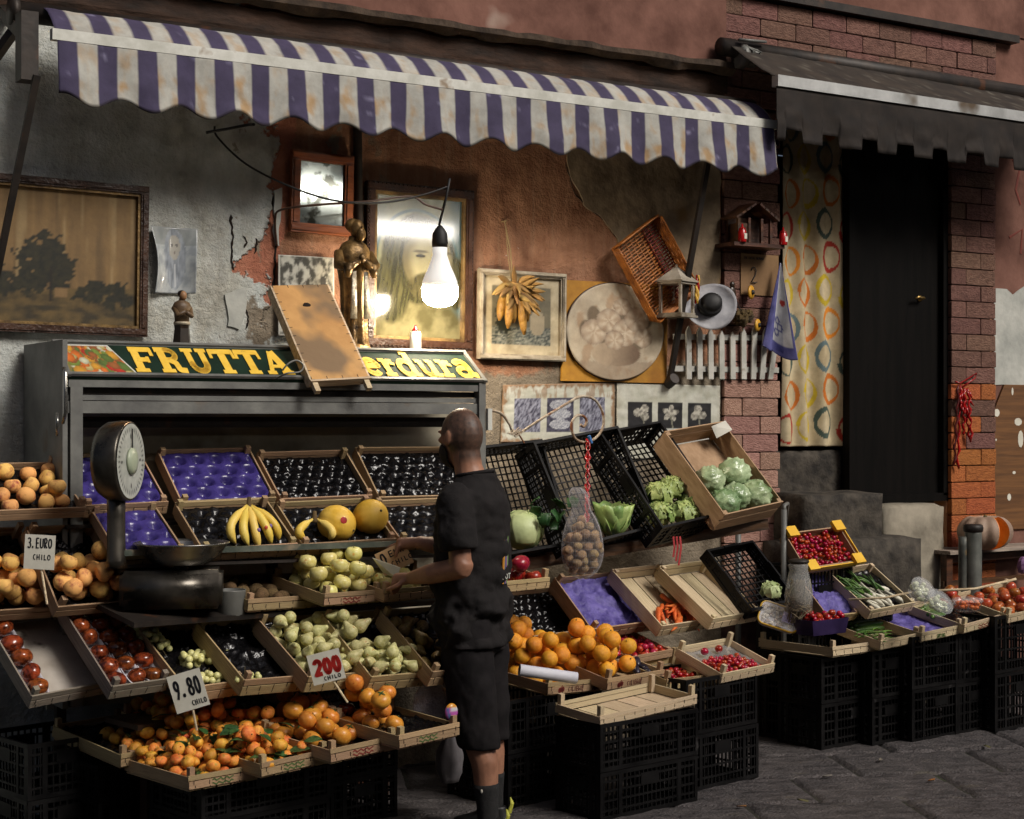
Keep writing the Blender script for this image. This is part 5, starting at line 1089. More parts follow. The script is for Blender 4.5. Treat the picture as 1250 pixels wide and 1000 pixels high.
# mushroom pack: yellow edged tray, wrapped
mp = at(951, 753, s=246); MP = thing('mushroom_pack', 'yellow edged tray of mixed mushrooms under clear wrap with a label', 'mushrooms', mp-Vector((0, 0, .07)))
up_ = Vector((-.38, -.78, .50)).normalized(); exx = (Vector((.80, -.30, -.42))); exx = (exx-up_*exx.dot(up_)).normalized(); eyy = up_.cross(exx)
PM = Matrix(((exx.x, eyy.x, up_.x, mp.x), (exx.y, eyy.y, up_.y, mp.y), (exx.z, eyy.z, up_.z, mp.z), (0, 0, 0, 1)))
def rrect(w_, h_, r, n=5): 
    o = []
    for (cx, cy, a0) in ((w_/2-r, h_/2-r, 0), (-w_/2+r, h_/2-r, 90), (-w_/2+r, -h_/2+r, 180), (w_/2-r, -h_/2+r, 270)): o += arc(cx, cy, r, r, a0, a0+90, n)
    return o
PW, PH = .20, .125
m = MB(); m.tube([PM @ Vector((x, y, 0)) for x, y in rrect(PW, PH, .03)]+[PM @ Vector((PW/2, PH/2-.03, 0))], .005, 6); m.build('tray_edge', mat('yellow_plastic', sg(206, 160, 30), sg(220, 176, 50), .4), MP, True)
m = MB(); m.prism(rrect(PW*.96, PH*.96, .03), -.03, PM); m.build('tray', mat('white_tray', (.5, .5, .5)), MP)
for k in range(46):
    m = MB(); x, y = random.uniform(-.085, .085), random.uniform(-.048, .048); m.ball(PM @ Vector((x, y, .004)), (.013*random.uniform(.6, 1.1), .011, .009), 9, 6, lambda d: 1+.2*fbm(d.x*3+k, d.y*3, d.z*3)); m.build('mushroom', (mat('mushroom_white', sg(180, 170, 150), sg(208, 200, 184), .6), mat('mushroom_brown', sg(110, 82, 60), sg(150, 120, 92), .6), mat('mushroom_white', (.5, .5, .5)))[k % 3], MP, True)
m = MB(); m.box(PM @ Vector((.045, .0, .0175)), (.06, .055, .0012), PM.to_3x3()); lb = m.build('pack_label', mat('lilac_label', sg(176, 166, 206), sg(196, 188, 220), .5), MP)
m = MB()
for i in range(6): m.box(PM @ Vector((.045, .018-.007*i, .0184)), (.045-.006*(i % 3), .002, .0004), PM.to_3x3())
m.build('label_print', mat('violet_ink', sg(84, 64, 130), rough=.6), lb)
m = MB(); m.prism(rrect(PW*.97, PH*.97, .03), .0008, PM @ Matrix.Translation((0, 0, .016))); m.build('wrap', mat('cling_film', (.9, .9, .9), rough=.05, alpha=.14, spec=.9), MP)
head('lettuce', at(941, 722, s=250), .046, 'small pale lettuce beside the mushroom pack', 'lettuce', C_ca, 7, .25, .5, None, .75, 9)
# beans, cucumbers
for i in range(34):
    p = inF(J2, random.uniform(.02, .55), random.uniform(.05, .5), .035+.006*(i//9)); a = random.gauss(.3, .5); L_ = random.uniform(.07, .11); d = Vector((math.cos(a), math.sin(a), random.uniform(-.1, .1))); n_ = Vector((-d.y, d.x, .2))
    m = MB(); m.tube([p-d*L_/2, p-d*L_*.2+n_*.006, p+d*L_*.2+n_*.006, p+d*L_/2], [.002, .0042, .0042, .0015], 6); m.build('green_bean', mat('bean_skin', sg(70, 112, 36), sg(110, 150, 60), .5, 4, rnd=.2), None, True, 'thin green bean strewn in the low crate', 'bean', 'green beans in the low crate')
def cuke(p, a, L_, r, label, grp, mt=None, name='cucumber', cat='cucumber'):
    d = Vector((math.cos(a), math.sin(a), 0)); n_ = Vector((-d.y, d.x, 0)); m = MB(); k = 8
    m.tube([p+d*L_*(i/k-.5)+n_*.012*math.sin(i/k*3) for i in range(k+1)], [r*max(.25, math.sin(math.pi*(.08+.84*i/k))**.4) for i in range(k+1)], 12); m.build(name, mt or C_cu, None, True, label, cat, grp)
for i in range(7): cuke(inF(J2, .45+.05*(i % 2), .50+.055*i, .040+.018*(i % 2)), R(8)+random.uniform(-.12, .12), .22, .018, 'dark green cucumber behind the beans', 'cucumbers behind the beans')
for i in range(5): cuke(inF(J4, .15+.05*i, .55+.08*i, .03), R(10)+random.uniform(-.3, .3), .16, .017, 'green pepper pod beside the clear tubs', 'long green peppers', mat('green_pepper', sg(54, 84, 30), sg(92, 120, 50), .3, 3, rnd=.2), 'green_pepper', 'pepper')
pile(J5, 'red_tomato', 34, .032, (.0, 1, .0, 1), 'orange red tomato in the last crate by the bollards', 'tomato', 'tomatoes in the last crate', .8, (.5, .3, .2), base=.012)
pile(J4, 'red_tomato', 7, .032, (.5, 1, .5, 1), 'orange red tomato in the last crate by the bollards', 'tomato', 'tomatoes in the last crate', .8, (.8, .8, .2), base=.012)
liner(J3, 'crumpled purple paper under the clear tubs', M_['paper_purple'], 'film', amp=.010, name='tissue_paper', cat='paper', seed=51); liner(J4, 'crumpled black film under the long peppers', M_['film'], 'film', amp=.008, name='plastic_film', cat='film', seed=52)
def round_tub(c, r, h, label, fill, flabel, fcat, tilt, n=26, rb=.014, lid=True):
    Mx = Matrix.Translation(c) @ Matrix.Rotation(R(6), 4, 'Z') @ Matrix.Rotation(tilt, 4, 'X'); m = MB(); m.lathe([(r*.85, 0), (r, h), (r*1.08, h+.001)], 24, (0, 0, 0)); m.v = [Mx @ v for v in m.v]; m.f = m.f[:-1]; m.m = m.m[:-1]
    if lid: m2 = MB(); m2.lathe([(r*1.08, h+.002), (r*1.02, h+.016), (r*.6, h+.022), (.001, h+.024)], 24); m.add([Mx @ v for v in m2.v], m2.f[:-2])
    o = m.build('clear_tub', M_['clear'], None, True, label, 'tub'); o.modifiers.new('t', 'SOLIDIFY').thickness = .001
    b_ = MB()
    for i in range(n): a = random.uniform(0, 6.28); q = r*.75*math.sqrt(random.random()); b_.ball(Mx @ Vector((q*math.cos(a), q*math.sin(a), rb+random.random()*max(.001, h-rb))), (rb*random.uniform(.8, 1.2), rb, rb*.8), 8, 6)
    b_.build('cut_vegetables', fill, None, True, flabel, fcat)
M_['peeled'] = mat('peeled_white', sg(150, 160, 122), sg(190, 194, 164), .4, 6); M_['dice'] = mat('orange_dice', sg(196, 84, 30), sg(220, 120, 50), .4, 6)
round_tub(at(1119, 726, s=236), .068, .05, 'round clear tub of pale peeled vegetables standing on edge behind another', M_['peeled'], 'pale peeled vegetables in the rear clear tub', 'vegetables', R(52)); round_tub(at(1140, 742, s=238), .072, .05, 'round clear tub of pale peeled vegetables tilted in front', M_['peeled'], 'pale peeled vegetables in the tilted front tub', 'vegetables', R(48))
round_tub(at(1181, 746, s=236), .075, .05, 'flat round clear tub of orange cut vegetables with a lid', M_['dice'], 'orange cut vegetables in the lidded tub', 'vegetables', 0, 30)
for i in range(22): pass
# spring onions in a tilted crate, purple paper crate, radish box with yellow corners
K1 = frame((1012, 752), (1050, 748), (973, 700), s=235, yaw=6); wood_crate(K1, 'narrow tilted crate of purple paper behind the dried twigs', 'wood', .07, GW, .0, 3); liner(K1, 'crumpled purple paper in the narrow crate behind the dried twigs', M_['paper_purple'], 'film', amp=.020, name='tissue_paper', cat='paper', seed=61)
K2 = frame((1064, 745), (1118, 735), (1012, 695), s=233, yaw=6); wood_crate(K2, 'tilted crate of spring onions in front of the steps', 'wood_light', .07, GW, .0, 3); liner(K2, 'black film under the spring onions', M_['film'], 'film', amp=.010, name='plastic_film', cat='film', seed=62)
C_on = mat('onion_white', sg(186, 180, 158), sg(210, 206, 188), .4, 4); C_og = mat('onion_green', sg(50, 84, 36), sg(96, 128, 60), .45, 4)
for i in range(16):
    t = thing('spring_onion', 'spring onion with white bulb and green top in the tilted crate', 'onion', (0, 0, 0), group='spring onions in the tilted crate'); x, y = random.uniform(.25, .9), random.uniform(.1, .55)
    p = inF(K2, x, y, .03+.012*(i % 3)); a = random.gauss(2.2, .35); d = K2.M.to_3x3() @ Vector((math.cos(a), math.sin(a), .12)); t.location = p; WM[t.name] = Matrix.Translation(p)
    m = MB(); m.tube([p-d*.035, p-d*.02, p, p+d*.03, p+d*.08], [.004, .013, .014, .008, .0065], 9); m.build('bulb', C_on, t, True)
    m = MB()
    for k in range(3): q = d+Vector((random.gauss(0, .18), random.gauss(0, .18), random.uniform(0, .25))); m.tube([p+d*.078, p+d*.08+q*.05, p+d*.08+q*.10+Vector((0, 0, -.01))], [.006, .005, .001], 6)
    m.build('green_top', C_og, t, True)
K3 = frame((985, 694), (1052, 684), (960, 650), s=234, yaw=6); wood_crate(K3, 'card box of bright cherries with yellow corners', 'card', .07, None, .0, 3, name='fruit_box', card=True)
FM['cherry'] = [fruit_mesh('cherry', [mat('cherry_skin', sg(120, 8, 14), sg(176, 18, 24), .2, 2, rnd=.25)], sph(1, 1, .95, s, .03, .1), 10, 7) for s in range(2)]
pile(K3, 'cherry', 190, .0125, (.0, 1, .0, 1), 'bright red cherry heaped in the box with yellow corners', 'cherry', 'cherries in the yellow cornered box', 1, (.45, .5, .12), K=14)
k3 = [o for o in COL.objects if o.get('label', '').startswith('card box of bright')][0]; YC = mat('yellow_card', sg(206, 156, 20), sg(224, 178, 44), .55, 6)
for x, y in ((.08, .03), (.92, .03), (.08, .97), (.92, .97)):
    m = MB(); m.box(K3.M @ Vector((K3.W*x, K3.L*y, .012)), (.075, .06, .02), K3.M.to_3x3()); m.build('yellow_corner', YC, k3)
m = MB(); m.box(K3.M @ Vector((K3.W*.5, -.006, -.012)), (K3.W*.98, .006, .03), K3.M.to_3x3()); m.box(K3.M @ Vector((K3.W+.005, K3.L/2, .0)), (.006, K3.L*.9, .014), K3.M.to_3x3()); m.build('yellow_edge', YC, k3)
# trestle under the right end
for F, l in ((K2, 'grey block standing under the crate of spring onions'), (K3, 'dark block standing under the box of cherries'), (K1, 'dark block standing under the narrow purple crate'), (J2, 'dark crate standing under the beans'), (J4, 'dark crate standing under the long peppers')):
    under(F, (1, 1), l.replace('grey block', 'black crate').replace('dark block', 'black crate').replace('dark crate', 'black crate'), max(.3, F.W), .3, drop=.05, dy=(.16 if F is K2 or F is K1 else .06), grp=l[-22:])
# bundle of dried twigs and bag
tp = at(975, 745, s=247); DT = thing('twig_bundle', 'bundle of tangled dried twigs in clear wrapping behind the purple punnet', 'twigs', tp-Vector((0, 0, .05)))
m = MB()
for i in range(46):
    a = random.uniform(0, 6.28); r = random.uniform(.01, .07); p = [tp+Vector((r*math.cos(a+j*.5)*(1+.15*math.sin(j*2+i)), r*math.sin(a+j*.5)*.8, -.05+.048*j+random.uniform(-.015, .015))) for j in range(5)]; m.tube(p, .0028, 5)
for i in range(20):
    a = random.uniform(0, 6.28); z = random.uniform(-.02, .15); m.tube([tp+Vector((.066*math.cos(a+k*.5)*(1-.8*max(0, z-.05)), .066*math.sin(a+k*.5), z+random.uniform(-.02, .02))) for k in range(5)], .0026, 5)
m.build('twigs', mat('dry_twig', sg(84, 72, 54), sg(134, 120, 96), .85, 6), DT)
m = MB(); m.lathe([(.066, .02), (.070, .10), (.058, .17), (.045, .22), (.05, .245), (.046, .25)], 20, tp-Vector((0, 0, .02))); m.v = [v+Vector((.006*fbm(v.x*30, v.z*30), .006*fbm(v.y*30, v.z*30, 3), 0)) for v in m.v]; m.build('wrapping', mat('clear_wrap', (.6, .6, .58), rough=.15, alpha=.28, spec=.8), DT, True)
m = MB(); m.lathe([(.046, 0), (.052, .006), (.050, .016), (.03, .022)], 20, tp+Vector((0, 0, .232))); m.build('cap', M_['metal_dark'], DT, True)
# bananas: two hands
def banana(m, p0, d, bend, L_, r):
    d = Vector(d).normalized(); b_ = Vector(bend); n = 10; pts = [Vector(p0)+d*L_*(i/n)+b_*(math.sin(math.pi*i/n)) for i in range(n+1)]
    m.tube(pts, [r*(.34 if i == 0 else (.42 if i == 1 else (.86 if i == 2 else (1 if i < 8 else (.9 if i == 8 else (.6 if i == 9 else .22)))))) for i in range(n+1)], 7)
    return pts[-1]
C_tip = mat('banana_tip', sg(60, 46, 24), sg(90, 70, 36), .8); C_stk = [mat('sticker_blue', sg(70, 70, 150), sg(150, 110, 140), .4, 60), mat('sticker_red', sg(170, 50, 40), sg(190, 80, 60), .4, 60)]
def hand_of(c, k, label, fan, tilt, L_=.17):
    t = thing('banana_hand', label, 'bananas', c-Vector((0, 0, .16)), group=None); m = MB(); m.tube([c+Vector((0, 0, .035)), c, c-Vector((0, 0, .012))], [.008, .012, .018], 8); m.build('stalk', C_tip, t, True)
    for i in range(k):
        f = (i/(k-1)-.5) if k > 1 else 0; d = Vector((tilt+fan*f, -.42-.10*(i % 2), -.85)); m = MB()
        e = banana(m, c+Vector((.018*f, 0, .0)), d, (-.045*(1 if f < 0 else -.8)*abs(f*2)-.012, -.03, -.0), L_*(1-.1*abs(f)), .0185); b_ = m.build('banana', C_ban, t, True)
        m = MB(); m.ball(e, .006, 7, 5); m.build('tip', C_tip, b_, True)
        if k > 2 and i > 1: m = MB(); q = c+d.normalized()*L_*.62; m.ball(q+Vector((-.002, -.041, .012)), (.008, .004, .009), 8, 6); m.build('sticker', C_stk[i % 2], b_, True)
hand_of(at(304, 617, y=-.80), 5, 'hand of yellow bananas with small stickers in the black tray', 1.0, .04, .195)
hand_of(at(384, 634, y=-.86), 2, 'pair of short bananas next to the yellow melons', .9, -.1, .11)
# melons
def melon(c, r, label, ax):
    m = MB(); n = 40; q = Vector(ax).to_track_quat('Z', 'Y')
    vs = []; fs = []; mm = 16
    for i in range(mm+1):
        ph = -math.pi/2+math.pi*i/mm
        for k in range(n):
            a = 2*math.pi*k/n; g_ = 1-.04*abs(math.sin(a*7))**.6*math.cos(ph)-.012*fbm(a*2, ph*3, r*50)
            vs.append(Vector(c)+q @ Vector((r*g_*math.cos(ph)*math.cos(a), r*g_*math.cos(ph)*math.sin(a), r*1.06*math.sin(ph))))
    for i in range(mm):
        for k in range(n): fs.append((i*n+k, i*n+(k+1) % n, (i+1)*n+(k+1) % n, (i+1)*n+k))
    t = thing('yellow_melon', label, 'melon', Vector(c)-Vector((0, 0, r)), group=None); m.add(vs, fs); m.build('rind', C_me, t, True)
    e = q @ Vector((0, 0, 1)); m = MB(); m.tube([Vector(c)+e*r*1.04, Vector(c)+e*r*1.12], [.006, .004], 7); m.build('stalk', C_stem, t); return t
t = melon(at(411, 639, y=-.86), .079, 'yellow ribbed melon with a red sticker beside the short bananas', (.5, -.7, -.3)); c = at(411, 639, y=-.86); d = (at(427, 632, y=-1.0)-c).normalized()
m = MB(); qq = d.to_track_quat('Z', 'Y').to_matrix(); m.lathe([(.001, .0), (.015, .0), (.014, .001), (.001, .0012)], 16, c+d*.079, qq); m.build('sticker', M_['red'], t)
melon(at(452, 631, y=-.84), .077, 'yellow ribbed melon against the next crate board', (.15, -.9, .35))

# worn stamps on some crate fronts: short wavy strokes, no readable words
for F, key, mt in ((E3, 'front crate of tangerines', 'green_print'), (E5, 'front crate of persimmons and black', 'green_print'), (E4, 'front crate of large orange', 'red_print'), (C2, 'crate of yellow apples below', 'red_print'), (J4, 'low crate with peppers', 'red_print'), (E2, 'corner crate of tangerines', 'green_print')):
    t = [o for o in COL.objects if o.get('label', '').startswith(key)][0]; Y = F.M.to_3x3() @ Vector((0, -1, 0)); m = MB()
    for r_ in range(2): stroke_mesh(m, [([(F.W*(.32+.03*k), -.030-.014*r_+.005*math.sin(k*2.1+r_)) for k in range(11)], .005)], lambda a, b_, dd: F.M @ Vector((a, 0, b_))+Y*(dd+.0008), 0, .0006)
    m.build('worn_stamp', MATS[mt], t)
# ================================================================ things on the wall and on top of the hood
random.seed(5)
YW = -.004
def picture(name, label, cat, TL, TR, BR, BL, fw, fmat, col, nu=50, nv_=60, y=-.012, depth=.03, glossy=False, inner=None, tilt=0, extra_y=0):
    """framed picture hung on the wall: corner pixels of the outer frame"""
    c = [at(*p, y=y) for p in (TL, TR, BR, BL)]; O = (c[0]+c[1]+c[2]+c[3])/4; W_ = ((c[1]-c[0]).length+(c[2]-c[3]).length)/2; H_ = ((c[3]-c[0]).length+(c[2]-c[1]).length)/2
    ex = ((c[1]-c[0])+(c[2]-c[3])).normalized(); ez = ((c[0]-c[3])+(c[1]-c[2])); ez = (ez-ex*ez.dot(ex)).normalized()
    rt = Matrix.Rotation(tilt, 3, ex); ez = rt @ ez; n = ex.cross(ez)
    t = thing(name, label, cat, O-ez*H_/2)
    Mx = Matrix((ex, -n, ez)).transposed()
    P = lambda a, b_, d: O+ex*a+ez*b_+n*d
    if fmat:
        for (a, b_, w_, h_) in ((0, H_/2-fw/2, W_, fw), (0, -H_/2+fw/2, W_, fw), (-W_/2+fw/2, 0, fw, H_-2*fw-.001), (W_/2-fw/2, 0, fw, H_-2*fw-.001)):
            m = MB(); m.box(P(a, b_, depth/2), (w_, depth, h_), Mx); m.box(P(a*1.0, b_, depth/2), (w_*.985 if w_ > h_ else w_*.5, depth+.012, h_*.5 if w_ > h_ else h_*.985), Mx); m.build('frame_rail', fmat, t)
        if inner:
            fi = fw*.35; a_, h_ = W_/2-fw-fi/2, H_/2-fw-fi/2; m = MB()
            for (q, r, w_, hh) in ((0, h_, W_-2*fw, fi), (0, -h_, W_-2*fw, fi), (-a_, 0, fi, H_-2*fw-2*fi), (a_, 0, fi, H_-2*fw-2*fi)): m.box(P(q, r, depth*.42), (w_, depth*.7, hh), Mx)
            m.build('frame_lip', inner, t)
    iw, ih = W_-2*fw*.96, H_-2*fw*.96
    sheet('picture_sheet', lambda u, v: P((u-.5)*iw, (v-.5)*ih, .008), col, nu, nv_, M_['print_gloss'] if glossy else M_['print'], t, .004)
    return t, P, W_, H_
def E(u, v, cx, cy, rx, ry): return ((u-cx)/rx)**2+((v-cy)/ry)**2
# 1 landscape painting, damp streaked
def landscape(u, v):
    c = mix(sg(96, 74, 44), sg(150, 118, 72), .3+.6*v+.5*fbm(u*22, v*1.2, 1)); c = mix(c, sg(176, 150, 104), sst(.35, .6, fbm(u*30, v*.6, 4))*.6)
    if v < .28+.06*fbm(u*5, 2): c = mix(sg(52, 44, 24), sg(112, 90, 48), .5+fbm(u*9, v*14, 3))
    for cx, cy, rx, ry in ((.46, .50, .14, .17), (.40, .36, .10, .12), (.54, .40, .10, .14), (.30, .28, .10, .10), (.72, .26, .10, .09), (.86, .24, .1, .1), (.2, .3, .1, .12)):
        if E(u, v, cx, cy, rx, ry)+1.1*fbm(u*16, v*16, cx*9) < .8: c = mix(sg(20, 22, 12), sg(50, 46, 22), .5+.9*fbm(u*30, v*30, 5))
    if .52 < u < .60 and .2 < v < .27: c = sg(140, 110, 70)
    if abs(u-.50) < .012 and .18 < v < .42: c = sg(28, 20, 12)
    return tuple(x*.75 for x in c)
picture('landscape_painting', 'large dark framed landscape painting with damp streaks on the grey plaster', 'painting', (-62, 207), (177, 229), (179, 412), (-62, 402), .035, M_['frame_dark'], landscape, 70, 60, inner=M_['frame_gilt'], depth=.035)
# 2 curled print of a veiled woman, generic
def veil(u, v):
    c = mix(sg(140, 146, 150), sg(176, 180, 180), .5+fbm(u*7, v*7, 2))
    if v > .72: c = mix(c, sg(120, 124, 120), .6)
    if E(u, v, .52, .52, .27, .46) < 1: c = mix(sg(110, 116, 124), sg(164, 170, 176), .5+.8*fbm(u*14, v*4, 3))
    if E(u, v, .52, .70, .135, .19) < 1: c = sg(168, 164, 154)
    for ex_ in (.46, .58):
        if E(u, v, ex_, .73, .028, .014) < 1: c = sg(84, 82, 84)
    if E(u, v, .52, .62, .035, .012) < 1: c = sg(120, 108, 104)
    if abs(u-.52) < .02 and .1 < v < .45: c = sg(196, 198, 198)
    return c
a, b_, c_, d = at(182, 276, y=-.01), at(239, 280, y=-.01), at(237, 359, y=-.01), at(187, 358, y=-.01)
def curl(u, v): p = (d*(1-u)+c_*u)*(1-v)+(a*(1-u)+b_*u)*v; return p+Vector((.012*math.sin(math.pi*v)*(1 if u < .5 else -1)*abs(u-.5)*2, -.004-.05*abs(u-.5)**2*4*(.4+.6*math.sin(math.pi*v)), 0))
sheet('holy_print', curl, veil, 34, 46, printmat('curled_print', .35, .3, .15), None, .001, label='curled grey print of a veiled woman pinned to the plaster', cat='print')
# 4 small mirror in an orange frame
M_['mirror'] = mat('old_mirror', sg(120, 128, 126), sg(150, 156, 152), .06, 5, metal=.6, rvar=.03, spots=(12, .56, sg(60, 62, 56)))
t, P, W_, H_ = picture('framed_mirror', 'small old mirror in an orange brown frame on the red plaster', 'mirror', (354, 183), (428, 192), (428, 290), (352, 283), .045, M_['frame_orange'], lambda u, v: sg(120, 126, 122), 4, 4, y=-.012)
m = MB(); m.box(P(0, 0, .014), (W_-.085, .004, H_-.085)); m.build('glass', M_['mirror'], t)
# 5 black and white photograph
def oldphoto(u, v):
    c = mix(sg(70, 68, 60), sg(196, 194, 180), sst(-.3, .35, fbm(u*9, v*9, 4)))
    if E(u, v, .80, .66, .06, .10) < 1: c = sg(60, 58, 54)
    if E(u, v, .82, .38, .12, .26) < 1: c = sg(40, 40, 40)
    if u < .03 or u > .97 or v < .02 or v > .985: c = sg(200, 198, 186)
    return c
picture('old_photograph', 'black and white photograph behind the plywood board', 'photograph', (339, 309), (408, 315), (408, 412), (337, 412), .004, None, oldphoto, 50, 60, y=-.03)
# 7 portrait of a bearded man behind glass, generic
def bl(c, k, e, w=.18): return mix(c, k, 1-sst(1-w, 1+w, e))
def portrait(u, v):
    n = fbm(u*5, v*5, 1); c = mix(sg(120, 126, 100), sg(168, 170, 136), .5+.6*n); c = mix(c, sg(92, 118, 122), sst(.72, 1.0, u+.15*n))
    r = math.hypot(u-.48, (v-.55)*1.3); c = mix(c, sg(176, 174, 136), .7*(1-sst(.38, .44, r)))
    c = mix(c, sg(70, 108, 110), (1-sst(.008, .022, abs(r-.44)))*sst(.5, .56, v))
    hair = mix(sg(48, 48, 32), sg(98, 94, 62), .5+.9*fbm(u*26-v*6, v*5, 6))
    c = bl(c, mix(sg(104, 98, 66), sg(150, 142, 104), .5+fbm(u*6, v*8, 2)), E(u, v, .40, -.02, .70, .34)+.1*n)
    c = bl(c, hair, E(u, v, .50, .56, .40, .31)+.12*n, .12); c = bl(c, hair, E(u, v, .22, .36, .20, .24)+.2*n, .2); c = bl(c, hair, E(u, v, .92, .40, .08, .18)+.2*n, .2)
    fe = E(u, v, .60, .55, .27, .21); c = bl(c, mix(sg(172, 164, 126), sg(122, 112, 80), sst(.35, 1, fe+.5*(u-.6)*-2)), fe, .12)
    c = bl(c, mix(sg(68, 64, 42), sg(112, 104, 70), .5+.9*fbm(u*22, v*12, 8)), E(u, v, .63, .37, .235, .10)+.15*n, .25)
    c = bl(c, sg(128, 116, 84), E(u, v, .675, .51, .024, .07), .5)
    for ex_ in (.52, .77): c = bl(c, sg(90, 80, 56), E(u, v, ex_, .610, .085, .010), .6); c = bl(c, sg(48, 44, 34), E(u, v, ex_, .580, .055, .013), .4)
    c = bl(c, sg(112, 84, 66), E(u, v, .67, .425, .06, .010), .5); c = bl(c, sg(84, 76, 50), E(u, v, .67, .445, .11, .010), .6)
    return tuple(x*.5 for x in c)
t, P, W_, H_ = picture('framed_portrait', 'tall dark carved frame with a glazed portrait of a bearded figure behind the bulb', 'picture', (444, 222), (574, 233), (573, 430), (444, 422), .042, M_['frame_dark'], portrait, 90, 120, y=-.012, depth=.035, glossy=True, inner=M_['frame_gilt'])
beads = MB()
for i in range(44):
    for sgn_ in (-1, 1): beads.ball(P(sgn_*(W_/2-.007), -H_/2+H_*(i+.5)/44, .036), .006, 6, 4)
for i in range(26):
    for sgn_ in (-1, 1): beads.ball(P(-W_/2+W_*(i+.5)/26, sgn_*(H_/2-.007), .036), .006, 6, 4)
tag(beads.build('frame_beading', M_['frame_dark'], t, True), kind='stuff')
# 11 framed print, pale frame
def pastoral(u, v):
    if u < .13 or u > .87 or v < .13 or v > .87: return mix(sg(176, 160, 128), sg(196, 182, 150), .5+fbm(u*9, v*9))
    c = mix(sg(78, 72, 58), sg(120, 112, 90), .4+.6*v+.5*fbm(u*7, v*7, 3))
    if v < .36: c = mix(sg(60, 66, 62), sg(160, 158, 140), .4+1.0*fbm(u*24, v*40, 2))
    if E(u, v, .70, .42, .10, .16) < 1: c = sg(176, 160, 130)
    if E(u, v, .28, .5, .10, .26)+fbm(u*12, v*12) < .9: c = sg(44, 46, 34)
    return c
picture('framed_landscape_print', 'pale framed print hanging behind the dried corn husks', 'picture', (582, 328), (687, 335), (688, 442), (582, 438), .022, M_['frame_pale'], pastoral, 50, 54, inner=M_['frame_pale'])
# 12 round picture on a mustard board: plain stand-in of soft sepia shapes
a, b_, c_, d = at(687, 342, y=-.006), at(814, 348, y=-.006), at(812, 468, y=-.006), at(684, 465, y=-.006)
YB = mat('mustard_board', sg(140, 92, 20), sg(186, 134, 40), .6, 5, bump=.3, spots=(6, .66, sg(170, 150, 110)))
m = MB(); m.add([d, c_, b_, a, d+Vector((0, -.012, 0)), c_+Vector((0, -.012, 0)), b_+Vector((0, -.012, 0)), a+Vector((0, -.012, 0))], [(0, 1, 2, 3), (7, 6, 5, 4), (0, 4, 5, 1), (1, 5, 6, 2), (2, 6, 7, 3), (3, 7, 4, 0)])
t = thing('round_picture_board', 'mustard yellow board with a round sepia picture on the red wall', 'picture', (a+b_+c_+d)/4-Vector((0, 0, .26))); m.build('backing_board', YB, t)
cc = at(751, 405, y=-.03); rr = (at(812, 405, y=-.03)-at(690, 405, y=-.03)).length/2*.97; rz_ = (at(751, 346, y=-.03).z-at(751, 464, y=-.03).z)/2
def soft(x, y):   # plain sepia still life: pale blooms over a bowl
    c = mix(sg(170, 154, 130), sg(196, 182, 158), .5+.7*fbm(x*3, y*3, 2)); c = mix(c, sg(150, 108, 66), .5*sst(.12, .4, fbm(x*4, y*2+3, 6)))
    if y < -.62: c = mix(c, sg(150, 130, 108), .6)
    for k in range(9): c = bl(c, sg(112, 96, 76), E(x, y, -.62+.155*k, .02+.30*math.sin(k*1.7), .13, .20), .3)
    e = E(x, y, 0, -.46, .50, .26); c = bl(c, mix(sg(176, 156, 130), sg(104, 82, 64), sst(-.5, .6, x)), e, .08)
    for i, (cx, cy, r) in enumerate(((-.46, -.02, .26), (-.16, .22, .25), (.18, -.02, .28), (.42, .26, .26), (.56, -.12, .20), (-.04, -.18, .20), (.12, .52, .18))):
        d = math.hypot(x-cx, y-cy)/r
        if d < 1: a_ = math.atan2(y-cy, x-cx); c = mix(mix(sg(206, 190, 166), sg(168, 144, 118), .5+.3*math.sin(a_*6+i)+.4*fbm(x*9, y*9, i)), sg(112, 90, 72), .6*d**4)
    return c
vs = []; cs = []; fs = []; nr, na = 44, 120
for i in range(nr+1):
    for k in range(na): q = i/nr; an = 2*math.pi*k/na; vs.append(cc+Vector((rr*q*math.cos(an), .004*q*q, rz_*q*math.sin(an)))); cs.append(soft(q*math.cos(an), q*math.sin(an)))
for i in range(nr):
    for k in range(na): fs.append((i*na+k, i*na+(k+1) % na, (i+1)*na+(k+1) % na, (i+1)*na+k))
m = MB(); m.add(vs, fs); o = m.build('round_print', M_['print'], t, True); setcol(o.data, cs); o.modifiers.new('t', 'SOLIDIFY').thickness = .012
m = MB(); m.tube([cc+Vector((rr*math.cos(2*math.pi*k/60), .004, rz_*math.sin(2*math.pi*k/60))) for k in range(61)], .006, 6); m.build('rim', M_['frame_dark'], t, True)
# 22 two posters of three pictures each
def poster(name, label, q, cell, dirt):
    c = [at(*p, y=-.008) for p in q]
    def col(u, v):
        b0 = mix(sg(176, 176, 160), sg(196, 196, 184), .5+fbm(u*6, v*6)); b0 = mix(b0, sg(136, 98, 60), dirt*(sst(.08, .02, min(v, 1-v, u*2, 2-2*u)+.05*fbm(u*30, v*9))+.7*sst(.16, .06, abs(v-.85))*sst(.0, .3, fbm(u*28, v*3, 4))))
        for k in range(3):
            x0 = .10+.29*k; 
            if x0 < u < x0+.235 and .18 < v < .76: return cell(k, (u-x0)/.235, (v-.18)/.58)
        return b0
    t = thing(name, label, 'poster', (c[2]+c[3])/2)
    sheet('poster_sheet', lambda u, v: (c[3]*(1-u)+c[2]*u)*(1-v)+(c[0]*(1-u)+c[1]*u)*v+Vector((0, -.004*abs(fbm(u*3, v*3)), 0)), col, 130, 60, M_['print'], t, .002)
